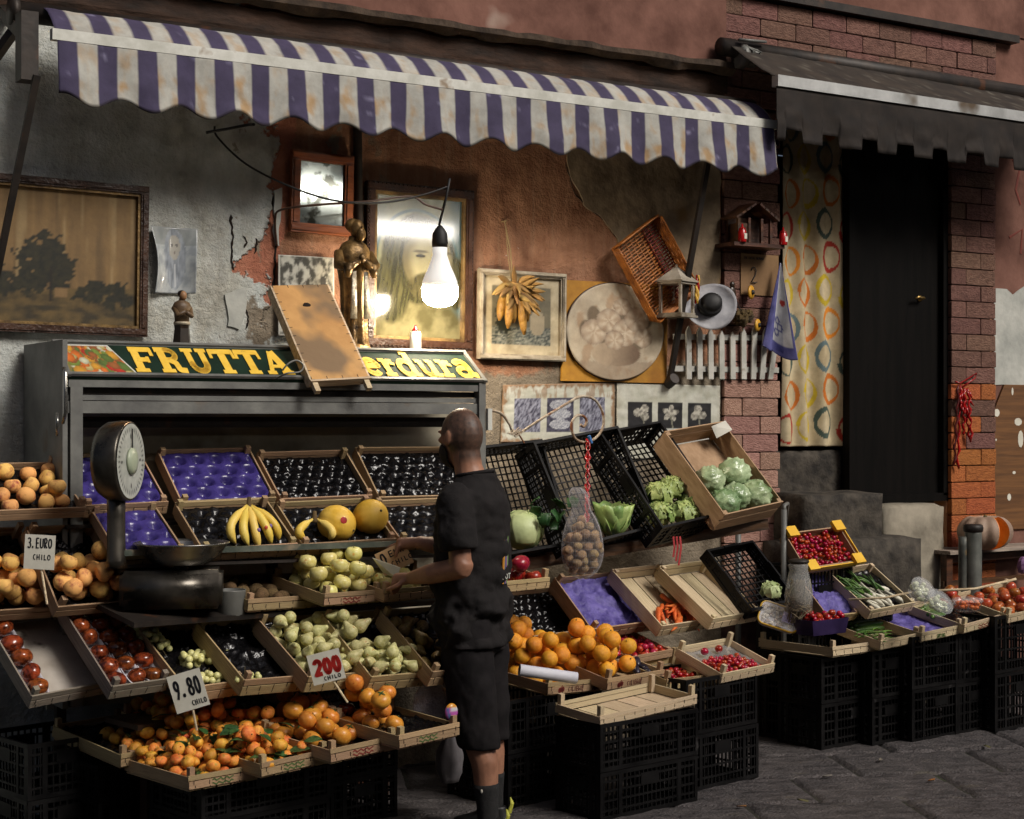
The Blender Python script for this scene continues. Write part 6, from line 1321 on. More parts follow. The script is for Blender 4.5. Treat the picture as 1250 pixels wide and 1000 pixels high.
def herbs(k, x, y):
    n = fbm(x*9+k*7, y*9-(x*9 if k != 1 else 0), k*3); c = mix(sg(58, 56, 74), sg(150, 152, 168), .5+1.1*n)
    if k == 1: r = min(E(x, y, .5, cy, .40, .15) for cy in (.22, .52, .80)); c = mix(sg(190, 192, 196), sg(120, 122, 136), .5+fbm(x*24, y*24)) if r < 1 else mix(sg(40, 38, 54), sg(84, 82, 100), .5+n)
    return c
def flower(k, x, y):
    c = sg(22, 21, 24); dx, dy = x-.52+.08*(k-1), y-.55; a = math.atan2(dy, dx); r = math.hypot(dx, dy)
    if r < .16+.20*abs(math.sin(a*(1.5, 2.5, 1.5)[k]+k*1.1)): c = mix(sg(190, 186, 172), sg(110, 106, 98), .5+1.0*fbm(x*8, y*8, k)-.2+r)
    if abs(dx+.15*dy) < .03 and dy < -.1: c = sg(120, 118, 104)
    return c
poster('herb_poster', 'stained white poster with three grey pictures of vegetables', ((614, 470), (750, 467), (750, 540), (611, 540)), herbs, .85)
poster('flower_poster', 'clean white poster with three white flowers on black', ((753, 468), (879, 471), (878, 560), (752, 560)), lambda k, x, y: flower(k, x, min(1, max(0, (y-.45)/.55))) if y > .40 else sg(186, 186, 178), .1)
# 3 small bust on the hood
def fig_lathe(m, prof, c, n=16, sx=1, sy=1): m.lathe(prof, n, c, Matrix.Diagonal((sx, sy, 1)))
zt = zs_t+.0005
c = at(222, 416, y=-.22); c.z = zt; t = thing('small_bust', 'small dark figurine with joined hands on a black plinth on the hood', 'figurine', c)
C_bk = mat('dark_glaze', sg(24, 18, 14), sg(50, 38, 28), .3, 9); C_fl = mat('painted_flesh', sg(120, 88, 60), sg(150, 112, 78), .5, 9)
m = MB(); m.lathe([(.040, 0), (.042, .01), (.034, .08), (.036, .095)], 6, c); m.build('plinth', C_bk, t)
m = MB(); m.lathe([(.036, 0), (.036, .014)], 20, c+Vector((0, 0, .096))); m.build('plinth_band', M_['frame_pale'], t, True)
m = MB(); fig_lathe(m, [(.032, .11), (.036, .15), (.044, .175), (.034, .195), (.014, .205), (.012, .215)], c, 16, 1, .75); m.tube([c+Vector((-.036, 0, .17)), c+Vector((-.03, -.035, .135)), c+Vector((0, -.05, .155))], [.013, .012, .009], 8); m.tube([c+Vector((.036, 0, .17)), c+Vector((.03, -.035, .135)), c+Vector((0, -.05, .15))], [.013, .012, .009], 8); m.build('robe', mat('brown_glaze', sg(70, 52, 34), sg(104, 82, 56), .5, 12, bump=.4), t, True)
m = MB(); m.ball(c+Vector((.003, -.006, .225)), (.017, .019, .022), 12, 9); m.build('face', C_fl, t, True); m = MB(); m.ball(c+Vector((0, .002, .233)), (.019, .019, .017), 12, 8); m.build('hair', C_bk, t, True)
# 6 tall gilt statue of a robed figure
c = at(432, 419, y=-.20); c.z = zt; t = thing('gilt_statue', 'tall bronze gilt statue of a bearded robed figure beside the portrait', 'statue', c)
m = MB()
for k in range(1): fig_lathe(m, [(.085, 0), (.09, .012), (.075, .03), (.06, .035)], c, 20, 1, .8)
m.v = [v+Vector((.004*fbm(v.x*40, v.z*40), .004*fbm(v.y*40, v.z*30), .003*fbm(v.x*50, v.y*50))) for v in m.v]; m.build('base', M_['gold'], t, True)
m = MB(); n = 40; prof = [(.075, .03), (.070, .10), (.062, .20), (.066, .30), (.078, .38), (.088, .43), (.086, .47), (.062, .505), (.030, .52), (.026, .54)]; vs = []; fs = []
for r, z in prof:
    for k in range(n): an = 2*math.pi*k/n; f_ = 1+(.17*math.sin(an*9+z*6)+.07*math.sin(an*5+2))*(1-sst(.34, .46, z)); vs.append(c+Vector((r*f_*math.cos(an)*.92, r*f_*math.sin(an)*.72, z)))
for i in range(len(prof)-1):
    for k in range(n): fs.append((i*n+k, i*n+(k+1) % n, (i+1)*n+(k+1) % n, (i+1)*n+k))
m.add(vs, fs); m.build('robe', M_['gold'], t, True)
m = MB(); m.ball(c+Vector((.008, -.015, .572)), (.034, .038, .045), 14, 10, lambda d: 1+.05*fbm(d.x*4, d.y*4, d.z*4)); m.ball(c+Vector((.014, -.045, .545)), (.022, .02, .035), 12, 8, lambda d: 1+.12*fbm(d.x*6, d.y*6, d.z*6)); m.ball(c+Vector((.014, -.054, .575)), (.006, .010, .010), 8, 6); m.ball(c+Vector((-.004, .008, .59)), (.036, .036, .034), 12, 8, lambda d: 1+.10*fbm(d.x*7, d.y*7, d.z*7)); m.build('head', M_['gold'], t, True)
m = MB()
for sg_ in (-1, 1):
    m.tube([c+Vector((sg_*.075, .0, .46)), c+Vector((sg_*.092, -.03, .40)), c+Vector((sg_*.06, -.075, .385)), c+Vector((sg_*.012, -.085, .42))], [.026, .028, .022, .012], 10); m.tube([c+Vector((sg_*.06, -.07, .40)), c+Vector((sg_*.07, -.075, .34))], [.03, .012], 8)
m.ball(c+Vector((0, -.09, .43)), (.02, .014, .022), 10, 7); m.build('arms', M_['gold'], t, True)
m = MB()
for x in (-.03, .032):
    m.tube([c+Vector((x, -.062, .37)), c+Vector((x*1.05, -.066, .25)), c+Vector((x*1.1, -.064, .15))], [(.012, .005), (.015, .005), (.018, .005)], 8)
m.build('stole', mat('silver_gilt', sg(120, 112, 96), sg(186, 178, 160), .35, 40, metal=.6, bump=.6, bscale=90), t, True)
# 8 votive candle
c = at(507, 424, y=-.24); c.z = zt; t = thing('votive_candle', 'white votive candle with a red cap under the portrait', 'candle', c)
m = MB(); m.lathe([(.026, 0), (.028, .004), (.027, .09), (.024, .096), (.024, .10)], 20, c)
def cc_(v): return v
m.build('cup', mat('candle_cup', sg(196, 196, 190), sg(214, 214, 208), .35, 9, spots=(14, .60, sg(150, 30, 36))), t, True)
m = MB(); m.lathe([(.016, .10), (.015, .112), (.007, .118), (.006, .13)], 14, c); m.build('cap', M_['red'], t, True)
# 9 plywood crate lid leaning over the sign
q = [(340, 348), (404, 346), (441, 461), (371, 462)]
TLp, TRp = at(340, 350, y=-.30), at(407, 348, y=-.30); BLp, BRp = at(372, 464, y=-.66), at(441, 461, y=-.66)
ex = ((TRp-TLp)+(BRp-BLp)).normalized(); W_ = ((TRp-TLp).length+(BRp-BLp).length)/2; Ov = (TLp+TRp+BLp+BRp)/4; ey = ((TLp-BLp)+(TRp-BRp)); H_ = ey.length/2; ey = (ey-ex*ey.dot(ex)).normalized(); nn = ex.cross(ey)
if nn.y > 0: nn = -nn
Mx = Matrix((ex, ey, nn)).transposed(); P = lambda a, b_, d: Ov+ex*a+ey*b_+nn*d
t = thing('plywood_lid', 'worn plywood crate lid leaning over the middle of the sign', 'board', Ov-Vector((0, 0, .2)))
PLY = mat('stained_plywood', sg(170, 124, 70), sg(204, 158, 96), .7, 3, bump=.2, bscale=20, spots=(2.6, .55, sg(120, 96, 68)))
m = MB(); m.box(P(0, 0, .0), (W_, H_, .008), Mx); o = m.build('panel', PLY, t)
m = MB(); m.ball(P(-.01, H_*.27, .004), (.020, .004, .014), 14, 6, lambda d: 1+.3*fbm(d.x*3, d.y*3, d.z*3)); m.build('hole', M_['crack'], t)
m = MB(); m.box(P(-W_/2-.003, 0, -.022), (.012, H_, .05), Mx); m.build('side_batten', M_['wood_light'], t); m = MB(); m.box(P(W_/2+.003, 0, -.022), (.012, H_, .05), Mx); m.build('side_batten', M_['wood_light'], t)
m = MB(); m.box(P(0, -H_/2-.007, -.012), (W_+.02, .010, .04), Mx); m.build('end_batten', M_['wood_light'], t)
for x in (-W_/2+.012, W_/2-.012): m = MB(); m.box(P(x, -H_/2-.035, -.012), (.024, .05, .022), Mx); m.build('foot', M_['wood_light'], t)
m = MB()
for i in range(12):
    f_ = i/11
    for a_, b2 in ((-W_/2+.006, -H_/2+H_*f_), (W_/2-.006, -H_/2+H_*f_)): m.box(P(a_, b2, .0046), (.014, .0022, .0018), Mx)
    if i % 3 == 0: m.box(P(-W_/2+W_*f_, -H_/2+.008, .0046), (.0022, .016, .0018), Mx); m.box(P(-W_/2+W_*f_, H_/2-.008, .0046), (.0022, .016, .0018), Mx)
m.build('staples', M_['metal_dark'], t)
# 28 bulb on its cable
bc = at(537, 352, y=-.37); cb = at(538, 300, y=-.37)
t = thing('light_bulb', 'lit white bulb hanging by a black cable in front of the portrait', 'light bulb', bc-Vector((0, 0, .1)))
r0 = .083
k_ = (cb.z-bc.z)/.204
nk = mat('bulb_white', sg(216, 216, 214), rough=.4); nk.node_tree.nodes['Principled BSDF'].inputs['Emission Color'].default_value = (1, .95, .88, 1); nk.node_tree.nodes['Principled BSDF'].inputs['Emission Strength'].default_value = .35  # faint glow added to brighten the neck, plain plastic that is not lit
m = MB(); m.lathe([(.035, .20*k_), (.034, .16*k_), (.05, .11*k_), (.072, .06*k_), (.083, .03*k_), (.085, .008*k_)], 28, bc); m.build('bulb_neck', nk, t, True)
em = bpy.data.materials.new('bulb_glow'); em.use_nodes = True; bs = em.node_tree.nodes['Principled BSDF']; bs.inputs['Base Color'].default_value = (.9, .9, .9, 1); bs.inputs['Emission Color'].default_value = (1, .84, .62, 1); bs.inputs['Emission Strength'].default_value = 150
m = MB(); m.lathe([(.085, .006*k_), (.085, -.03), (.079, -.055), (.06, -.075), (.03, -.087), (.001, -.09)], 28, bc); m.build('bulb_dome', em, t, True)
m = MB(); m.lathe([(.036, .195*k_), (.038, .215*k_), (.036, .26*k_), (.022, .285*k_), (.008, .30*k_)], 18, bc); m.build('socket', M_['black'], t, True)
top_ = at(545, 240, y=-.40); m = MB(); m.tube([bc+Vector((0, 0, .30*k_)), at(536, 275, y=-.38), top_, at(549, 218, y=-.41)], .006, 8); m.build('cable', M_['black'], t, True)
def cable(px, r, label, y0=-.03, mt=None, name='electric_cable', cat='cable'):
    pts = [at(x, yy, y=y_) for x, yy, y_ in px]; Q = []
    for i in range(len(pts)-1):
        p0, p1, p2, p3 = pts[max(i-1, 0)], pts[i], pts[i+1], pts[min(i+2, len(pts)-1)]
        for k in range(8): u = k/8; Q.append(.5*((2*p1)+(p2-p0)*u+(2*p0-5*p1+4*p2-p3)*u*u+(3*p1-p0-3*p2+p3)*u**3))
    Q.append(pts[-1]); m = MB(); m.tube(Q, r, 7); return m.build(name, mt or M_['black'], None, True, label, cat)
cable([(262, 154, -.05), (266, 168, -.05), (300, 200, -.10), (350, 226, -.2), (400, 243, -.3), (440, 248, -.36), (480, 246, -.39), (520, 237, -.40), (546, 228, -.41)], .005, 'thin black cable sagging from the awning to the bulb')
cable([(338, 300, -.02), (336, 268, -.03), (344, 256, -.10), (390, 250, -.25), (450, 246, -.36), (500, 240, -.39), (520, 250, -.40), (540, 256, -.40)], .0055, 'brown cable running level past the orange framed mirror', mt=mat('brown_cable', sg(60, 40, 30), sg(80, 56, 42), .5))
cable([(252, 162, -.06), (275, 158, -.06), (300, 153, -.1), (310, 152, -.2)], .007, 'short stub of black cable under the awning fringe')
cable([(436, 100, -.015), (437, 180, -.015), (438, 250, -.015), (440, 330, -.015)], .022, 'thick dark pipe running down the wall beside the portrait', mt=M_['metal_dark'], name='drain_pipe', cat='pipe')
cable([(345, 452, -.66), (352, 444, -.67), (362, 440, -.66), (370, 446, -.66), (366, 454, -.66), (350, 456, -.66), (338, 462, -.62)], .004, 'loop of wire at the foot of the plywood lid', mt=M_['metal'])
# 10 dried corn husks hanging from a nail
c = at(626, 356, y=-.07); t = thing('dried_corn_bunch', 'bunch of dried corn cobs and husks hanging from a nail', 'corn', c-Vector((0, 0, .25)))
HK = mat('dry_husk', sg(112, 84, 42), sg(160, 124, 70), .75, 4, (1, 1, .4), .4, 14, rnd=.12); CO = mat('dry_corn', sg(130, 90, 34), sg(164, 122, 52), .5, 30, bump=1, bscale=40)
for i in range(5):
    m = MB(); a_ = (i-2)*.11; p = c+Vector((.028*(i-2), -.02*(i % 2), -.02)); d = Vector((math.sin(a_), -.05, -1)); L_ = (.13, .17, .14, .20, .13)[i]
    m.tube([p+d*L_*k/7 for k in range(8)], [.016, .022, .024, .024, .023, .02, .015, .006], 12); m.build('cob', CO, t, True)
for i in range(34):
    m = MB(); a_ = random.uniform(-2.8, 2.8); up = random.uniform(-.5, 1.0) if i > 12 else random.uniform(-.9, -.2); d = Vector((math.sin(a_)*.9, -.25+random.uniform(-.25, .1), up)).normalized(); L_ = random.uniform(.07, .17); p = c+Vector((random.uniform(-.03, .03), -.02, random.uniform(-.02, .05))); sd_ = d.cross(Vector((0, 1, 0))).normalized(); bend = Vector((0, -.02, -.05))*random.random(); vs = []
    for k in range(6):
        u = k/5; w_ = .017*math.sin(math.pi*(.15+.83*u)); cc2 = p+d*L_*u+bend*u*u; tw = u*random.uniform(-.2, .2)
        vs += [cc2-sd_*w_+Vector((0, .006*math.sin(u*3), 0)), cc2+Vector((0, -.006, 0)), cc2+sd_*w_+Vector((0, .006*math.cos(u*3), 0))]
    m.add(vs, [(k*3+j, k*3+j+1, k*3+j+4, k*3+j+3) for k in range(5) for j in range(2)]); o = m.build('husk', HK, t, True); o.modifiers.new('t', 'SOLIDIFY').thickness = .0015
m = MB(); n0 = at(616, 270, y=-.03); m.tube([n0+Vector((0, .03, 0)), n0+Vector((0, -.02, 0))], .004, 6); m.tube([n0, (n0+c)/2+Vector((.006, -.01, .02)), c], .004, 6); m.tube([n0+Vector((.004, 0, 0)), (n0+c)/2+Vector((-.01, -.01, .0)), c], .003, 6); m.build('string', mat('twine', sg(130, 110, 76), rough=.9), t)
# 13 wicker basket hung askew
b0, b1, b2 = at(752, 300, y=-.05), at(800, 263, y=-.05), at(793, 392, y=-.05)
ex = (b1-b0).normalized(); Wb = (b1-b0).length; ey = (b0-b2); Lb = ey.length; ey = (ey-ex*ey.dot(ex)).normalized(); nb_ = ex.cross(ey)
if nb_.y > 0: nb_ = -nb_
def BP(a, b_, d): return b2+ex*(Wb*a)+ey*(Lb*b_)+nb_*d
t = thing('wicker_basket', 'orange and red wicker basket hanging askew on the wall', 'basket', b2)
WK = mat('wicker', sg(120, 66, 22), sg(176, 108, 44), .5, 20, bump=.4, bscale=50); WR = mat('red_wicker', sg(96, 20, 14), sg(140, 40, 24), .5, 20)
m = MB(); m2 = MB()
for i in range(26):
    b_ = (i+.5)/26; pts = [BP(k/12, b_, .012+.005*(1 if (k+i) % 2 else -1)) for k in range(13)]; m.tube(pts[:9], .0055, 5); m2.tube(pts[8:], .0055, 5)
for k in range(9): m.tube([BP((k+.5)/9, 0, .012), BP((k+.5)/9, 1, .012)], .004, 5)
m.build('woven_floor', WK, t, True); m2.build('red_strip', WR, t, True)
for nm, path in (('side', ((0, 0), (0, 1))), ('side', ((1, 0), (1, 1))), ('side', ((0, 0), (1, 0))), ('side', ((0, 1), (1, 1)))):
    m = MB(); (xa_, ya_), (xb_, yb_) = path; ox = .04*((.5-(xa_+xb_)/2) < 0)-.04*((.5-(xa_+xb_)/2) > 0) if xa_ == xb_ else 0; oy = .03*(ya_ > .5)-.03*(ya_ < .5) if ya_ == yb_ else 0
    for j in range(7): m.tube([BP(xa_+(xb_-xa_)*k/10+ox*j/6, ya_+(yb_-ya_)*k/10+oy*j/6, .012+.012*j+.002*(1 if (k+j) % 2 else -1)) for k in range(11)], .0055, 5)
    m.build(nm, WK, t, True)
# 14 white lantern
c = at(826, 388, y=-.14); t = thing('wooden_lantern', 'weathered white wooden lantern in front of the wicker basket', 'lantern', c); LH = .225; hw = .062; yw_ = R(20); Rz = Matrix.Rotation(yw_, 3, 'Z')
def LP(x, y, z): return c+Rz @ Vector((x, y, z))
LW = mat('weathered_white', sg(120, 112, 98), sg(164, 156, 142), .8, 9, bump=.4, spots=(8, .6, sg(90, 78, 64)))
m = MB(); m.box(LP(0, 0, .006), (.165, .165, .012), Rz); m.box(LP(0, 0, .018), (.145, .145, .012), Rz); m.build('base', LW, t)
for sx in (-1, 1):
    for sy in (-1, 1): m = MB(); m.box(LP(sx*hw, sy*hw, .10), (.014, .014, .155), Rz); m.build('post', LW, t)
m = MB(); m.box(LP(0, 0, .183), (.15, .15, .012), Rz); m.box(LP(0, 0, .193), (.17, .17, .008), Rz); m.build('eaves', LW, t)
m = MB(); pr = [(-.08, -.08), (.08, -.08), (.08, .08), (-.08, .08)]; m.add([LP(x, y, .198) for x, y in pr]+[LP(x*.12, y*.12, .268) for x, y in pr], [(0, 1, 5, 4), (1, 2, 6, 5), (2, 3, 7, 6), (3, 0, 4, 7), (4, 5, 6, 7), (3, 2, 1, 0)]); m.build('roof', LW, t)
m = MB(); m.tube([LP(.0, 0, .265), LP(0, 0, .285)], .006, 8); m.build('finial', LW, t)
# 15 hat
c = at(866, 374, y=-.13); t = thing('white_hat', 'white brimmed hat with a dark band hung on the fence', 'hat', c-Vector((0, 0, .1))); q = Matrix.Rotation(R(72), 3, 'X') @ Matrix.Rotation(R(-28), 3, 'Y')
HW = mat('hat_cloth', sg(150, 150, 156), sg(180, 180, 184), .85, 12, bump=.2)
m = MB(); n = 36; vs = []; fs = []
for j in range(7):
    for k in range(n): a_ = 2*math.pi*k/n; r = .055+.075*j/6; vs.append(c+q @ Vector((r*math.cos(a_)*1.15, r*math.sin(a_), .035*(j/6)**2*math.sin(a_*2+.6)-.0)))
for j in range(6):
    for k in range(n): fs.append((j*n+k, j*n+(k+1) % n, (j+1)*n+(k+1) % n, (j+1)*n+k))
m.add(vs, fs); o = m.build('brim', HW, t, True); o.modifiers.new('t', 'SOLIDIFY').thickness = .003
m = MB(); m.lathe([(.062, -.002), (.058, .03)], 28, c, q @ Matrix.Diagonal((1.12, 1, 1))); m.build('band', M_['black'], t, True); m = MB(); m.lathe([(.057, .03), (.052, .075), (.03, .088), (.001, .09)], 28, c, q @ Matrix.Diagonal((1.12, 1, 1))); m.build('crown', M_['black'], t, True)
# 16 tassel
c = at(852, 352, y=-.18); t = thing('festive_tassel', 'small yellow and red twisted tassel beside the lantern', 'tassel', c-Vector((0, 0, .05)))
for i, (k_, a_) in enumerate((('yellow', 0), ('red', 2.1), ('yellow', 4.2))):
    m = MB(); m.tube([c+Vector((.008*math.cos(j*1.1+a_)-.012*j/7, .008*math.sin(j*1.1+a_), .07-.022*j)) for j in range(8)], [.004, .006, .007, .007, .008, .008, .007, .003], 7); m.build('strand', mat('yellow_cord', sg(196, 150, 50), sg(214, 176, 80), .6) if k_ == 'yellow' else M_['red'], t, True)
# 17 white picket fence panel hung on the wall
t = thing('picket_panel', 'small white picket fence panel hung on the wall', 'fence', at(892, 462, y=-.05)); FW_ = mat('fence_white', sg(150, 150, 142), sg(184, 182, 174), .7, 8, bump=.3, spots=(9, .63, sg(112, 92, 72)))
for i in range(9):
    px = 838+13.4*i; a_ = at(px+(2 if i < 6 else -3*(i-6)), 463, y=-.045); b_ = at(px+5, 398+(i % 3)*1.5+(6 if i in (3, 4) else 0), y=-.045); m = MB(); w_ = .017; h_ = b_.z-a_.z; dx = b_.x-a_.x-.02
    m.prism([(-w_, 0), (w_, 0), (w_+dx, h_-.03), (dx, h_), (-w_+dx, h_-.03)], .012, Matrix(((1, 0, 0, a_.x), (0, 0, -1, a_.y), (0, 1, 0, a_.z), (0, 0, 0, 1)))); m.build('picket', FW_, t)
for py in (413, 452): m = MB(); m.bar(at(822, py-2, y=-.03), at(950, py, y=-.03), .012, .03); m.build('rail', FW_, t)
# rod, hooks and grey bracket by the arm
# 18 plates, pine ball and card with a hook
t = thing('hook_card', 'brown card with a wire hook shaped like a 2 above the fence', 'card', at(926, 346, y=-.04)); a_, b_ = at(904, 309, y=-.035), at(950, 362, y=-.035)
m = MB(); m.box(((a_.x+b_.x)/2, -.036, (a_.z+b_.z)/2), (b_.x-a_.x, .004, a_.z-b_.z)); m.build('card', mat('tan_card', sg(112, 84, 54), sg(134, 104, 70), .8, 5), t)
m = MB(); o_ = at(917, 345, y=-.045); w_ = .045; m.tube([o_+Vector((x*w_, 0, z*.09)) for x, z in [(.05, .75), (.2, .95), (.55, .98), (.8, .75), (.7, .5), (.3, .2), (.05, .03), (.6, .0), (.95, .05)]], .003, 6); m.build('hook', M_['black'], t, True)
m = MB(); write(m, 'EN CASA NONNO'.replace('C', 'O'), at(908, 316, y=-.0385), Vector((1, 0, 0)), Vector((0, 0, 1)), Vector((0, -1, 0)), 0, 0, .010, .014, .0022); m.build('printed_word', M_['ink'], t)
for (px, py, r, l) in ((916, 357, .038, 'yellow toy disc with a dark centre above the fence'), (924, 397, .034, 'yellow toy disc with a dark centre against the fence')):
    c = at(px, py, y=-.075); t = thing('yellow_disc', l, 'ornament', c-Vector((0, 0, r))); q = Matrix.Rotation(R(90), 3, 'X') @ Matrix.Rotation(R(25), 3, 'Y'); m = MB(); m.lathe([(r*.4, 0), (r, .0), (r, .008), (r*.4, .012)], 24, c, q); m.build('disc', mat('toy_yellow', sg(186, 132, 24), sg(206, 156, 50), .5, 8), t, True); m = MB(); m.lathe([(.001, .004), (r*.38, .004), (r*.34, .02), (.001, .024)], 18, c, q); m.build('centre', M_['black'], t, True)
c = at(904, 388, y=-.10); t = thing('pine_ball', 'dark ball of dried pine cones hanging on the picket panel', 'ornament', c-Vector((0, 0, .05)))
m = MB(); m.ball(c, .045, 16, 12, lambda d: 1+.35*fbm(d.x*7, d.y*7, d.z*7)); m.ball(c+Vector((.05, .0, .01)), .036, 16, 12, lambda d: 1+.35*fbm(d.x*8, d.y*8, d.z*8+4)); m.build('cones', mat('pine_brown', sg(52, 40, 22), sg(92, 74, 40), .9, 20, bump=1), t); m = MB(); m.tube([c+Vector((0, 0, .04)), c+Vector((0, .05, .12))], .003, 5); m.build('string', M_['black'], t)
m = MB(); a_ = at(894, 360, y=-.06); m.ball(a_, (.026, .012, .05), 12, 9); m.ball(a_+Vector((0, 0, .055)), (.017, .012, .02), 10, 7); m.build('dark_figure', mat('dark_glaze', (.02, .02, .02)), None, True, 'small dark figure hanging between the hat and the yellow disc', 'ornament')
# 20 pennant
ap = at(953, 318, y=-.09)
ql = [at(953, 318, y=-.09), at(928, 422, y=-.10), at(951, 420, y=-.16), at(967, 436, y=-.12)]
def flag(u, v):
    top_ = ap; l_ = at(926, 422, y=-.08); r_ = at(967, 438, y=-.16); p = top_.lerp(l_.lerp(r_, u), .03+.97*v); return p+Vector((0, -.05*math.sin(u*7+.6)*v, -.018*math.sin(u*9)*v))
def fcol(u, v):
    if u < .24 or u > .955 or v > .87: return mix(sg(70, 70, 128), sg(96, 96, 152), .5+fbm(u*6, v*6))
    c = mix(sg(176, 176, 180), sg(196, 196, 198), .5+fbm(u*6, v*6))
    for k in range(6):
        cx, cy = .58+.14*math.cos(k*1.05), .70+.07*math.sin(k*1.05)
        if abs(E(u, v, cx, cy, .055, .035)-1) < .5: c = sg(80, 82, 134)
    if E(u, v, .80, .42, .09, .035) < 1: c = sg(170, 50, 40)
    return c
sheet('pennant', flag, fcol, 46, 60, M_['cloth'], None, .0015, label='white pennant with a blue border hanging beside the curtain', cat='flag')
# 21 nativity hut on a shelf
c = at(918, 298, y=-.11); t = thing('wooden_hut', 'little dark wooden hut with a pitched roof on a wall shelf', 'ornament', c)
m = MB(); m.box(c+Vector((.0, .02, -.012)), (.36, .17, .02)); m.build('shelf', M_['wood_dark'], t)
m = MB(); m.box(c+Vector((0, .07, .075)), (.24, .012, .15)); m.build('back_wall', M_['wood_dark'], t)
for x in (-.115, -.04, .05, .115): m = MB(); m.box(c+Vector((x, -.02, .07)), (.016, .016, .14)); m.build('post', M_['wood_dark'], t)
m = MB(); m.box(c+Vector((-.075, .02, .055)), (.07, .08, .11)); m.build('side_room', M_['wood_dark'], t)
for s_ in (-1, 1):
    for k in range(4): m = MB(); m.box(c+Vector((s_*(.035+.033*k), .015, .205-.020*k)), (.046, .14, .012), Matrix.Rotation(s_*R(32), 3, 'Y')); m.build('roof_plank', M_['wood_dark'], t)
for px, l in ((906, 'red votive candle in front of the little hut'), (956, 'red votive candle at the end of the hut shelf')):
    c2 = at(px, 300, y=-.17); c2.z = c.z-.002; t = thing('red_candle', l, 'candle', c2); m = MB(); m.lathe([(.022, 0), (.023, .004), (.022, .06), (.018, .066), (.018, .07)], 16, c2); m.build('cup', M_['red'], t, True); m = MB(); m.lathe([(.020, .07), (.018, .076), (.006, .082), (.005, .10)], 12, c2); m.build('cap', M_['red'], t, True)
    m = MB(); m.box(c2+Vector((.006, -.0215, .032)), (.018, .004, .03)); m.build('label', M_['sign_card'], t)
# 24 red horns on a string
c = at(1180, 462, y=-.05); t = thing('red_horn_charm', 'string of shiny red horns and ribbons hanging on the brick pilaster', 'charm', at(1172, 572, y=-.05))
m = MB(); m.tube([at(1166, 466, y=-.05), at(1172, 468, y=-.05), at(1192, 456, y=-.045), at(1190, 462, y=-.045), at(1174, 473, y=-.05)], .005, 6); m.build('loop', M_['red'], t, True)
for k, (x0, y0, x1, y1) in enumerate(((1172, 470, 1169, 572), (1176, 474, 1184, 540), (1178, 476, 1176, 530), (1170, 470, 1165, 568), (1182, 478, 1186, 538))):
    m = MB(); n = 14; m.tube([at(x0+(x1-x0)*j/n+1.6*math.sin(j*1.9+k), y0+(y1-y0)*j/n, y=-.055-.004*k) for j in range(n+1)], [.003+.007*abs(math.sin(j*1.3+k)) for j in range(n+1)], 6); m.build('strand', M_['red'] if k != 3 else mat('dark_red', sg(60, 8, 10), sg(90, 14, 14), .4), t, True)
for k in range(12): m = MB(); p = at(1170+14*random.random(), 474+34*random.random(), y=-.066); d = Vector((random.uniform(-.4, .6), -.2, -1)); m.tube([p, p+d*.025, p+d*.05+Vector((.008, 0, 0))], [.008, .007, .001], 7); m.build('horn', M_['red'], t, True)
# 25 brown notice board with stuck papers
a_, b_ = at(1214, 500, y=-.015), at(1262, 645, y=-.015)
t = thing('notice_board', 'brown wooden board with torn stickers on the wall past the pilaster', 'board', ((a_.x+b_.x)/2+.1, -.015, b_.z)); m = MB(); w_ = b_.x-a_.x+.35
zt_b = at(1250, 470, y=-.015).z; m.prism([(a_.x, b_.z), (a_.x+w_, b_.z), (a_.x+w_, zt_b), (a_.x+.09, zt_b), (a_.x, a_.z)], .012, Matrix(((1, 0, 0, 0), (0, 0, -1, -.004), (0, 1, 0, 0), (0, 0, 0, 1)))); m.build('panel', mat('board_brown', sg(84, 54, 28), sg(116, 78, 42), .6, 4, (.6, 1, 8), .1), t)
for px, py, w_, h_ in ((1217, 504, .05, .05), (1243, 515, .07, .05), (1246, 536, .05, .11), (1232, 607, .035, .045), (1238, 577, .03, .02), (1216, 537, .012, .016), (1236, 478, .018, .05)):
    p = at(px, py, y=-.0175); m = MB(); pts = [(w_*.5*math.cos(k*.7)*(1+.3*fbm(k, px)), h_*.5*math.sin(k*.7)*(1+.3*fbm(k, py))) for k in range(9)]; m.prism(pts, .001, Matrix(((1, 0, 0, p.x), (0, 0, -1, -.0163), (0, 1, 0, p.z), (0, 0, 0, 1)))); m.build('sticker', M_['sign_card'], t)
# graffiti marks on the plaster past the brick are paint on the wall
for pts in ([(1231, 175), (1243, 168), (1247, 190), (1236, 196)], [(1246, 200), (1240, 232), (1246, 250)], [(1232, 290), (1248, 280), (1246, 310)]): 
    m = MB(); m.tube([at(x, y_, y=-.002) for x, y_ in pts], [(.010, .002)]*len(pts), 6); m.build('paint_mark', mat('rust_paint', sg(96, 40, 30), sg(110, 50, 38), .8), FA)
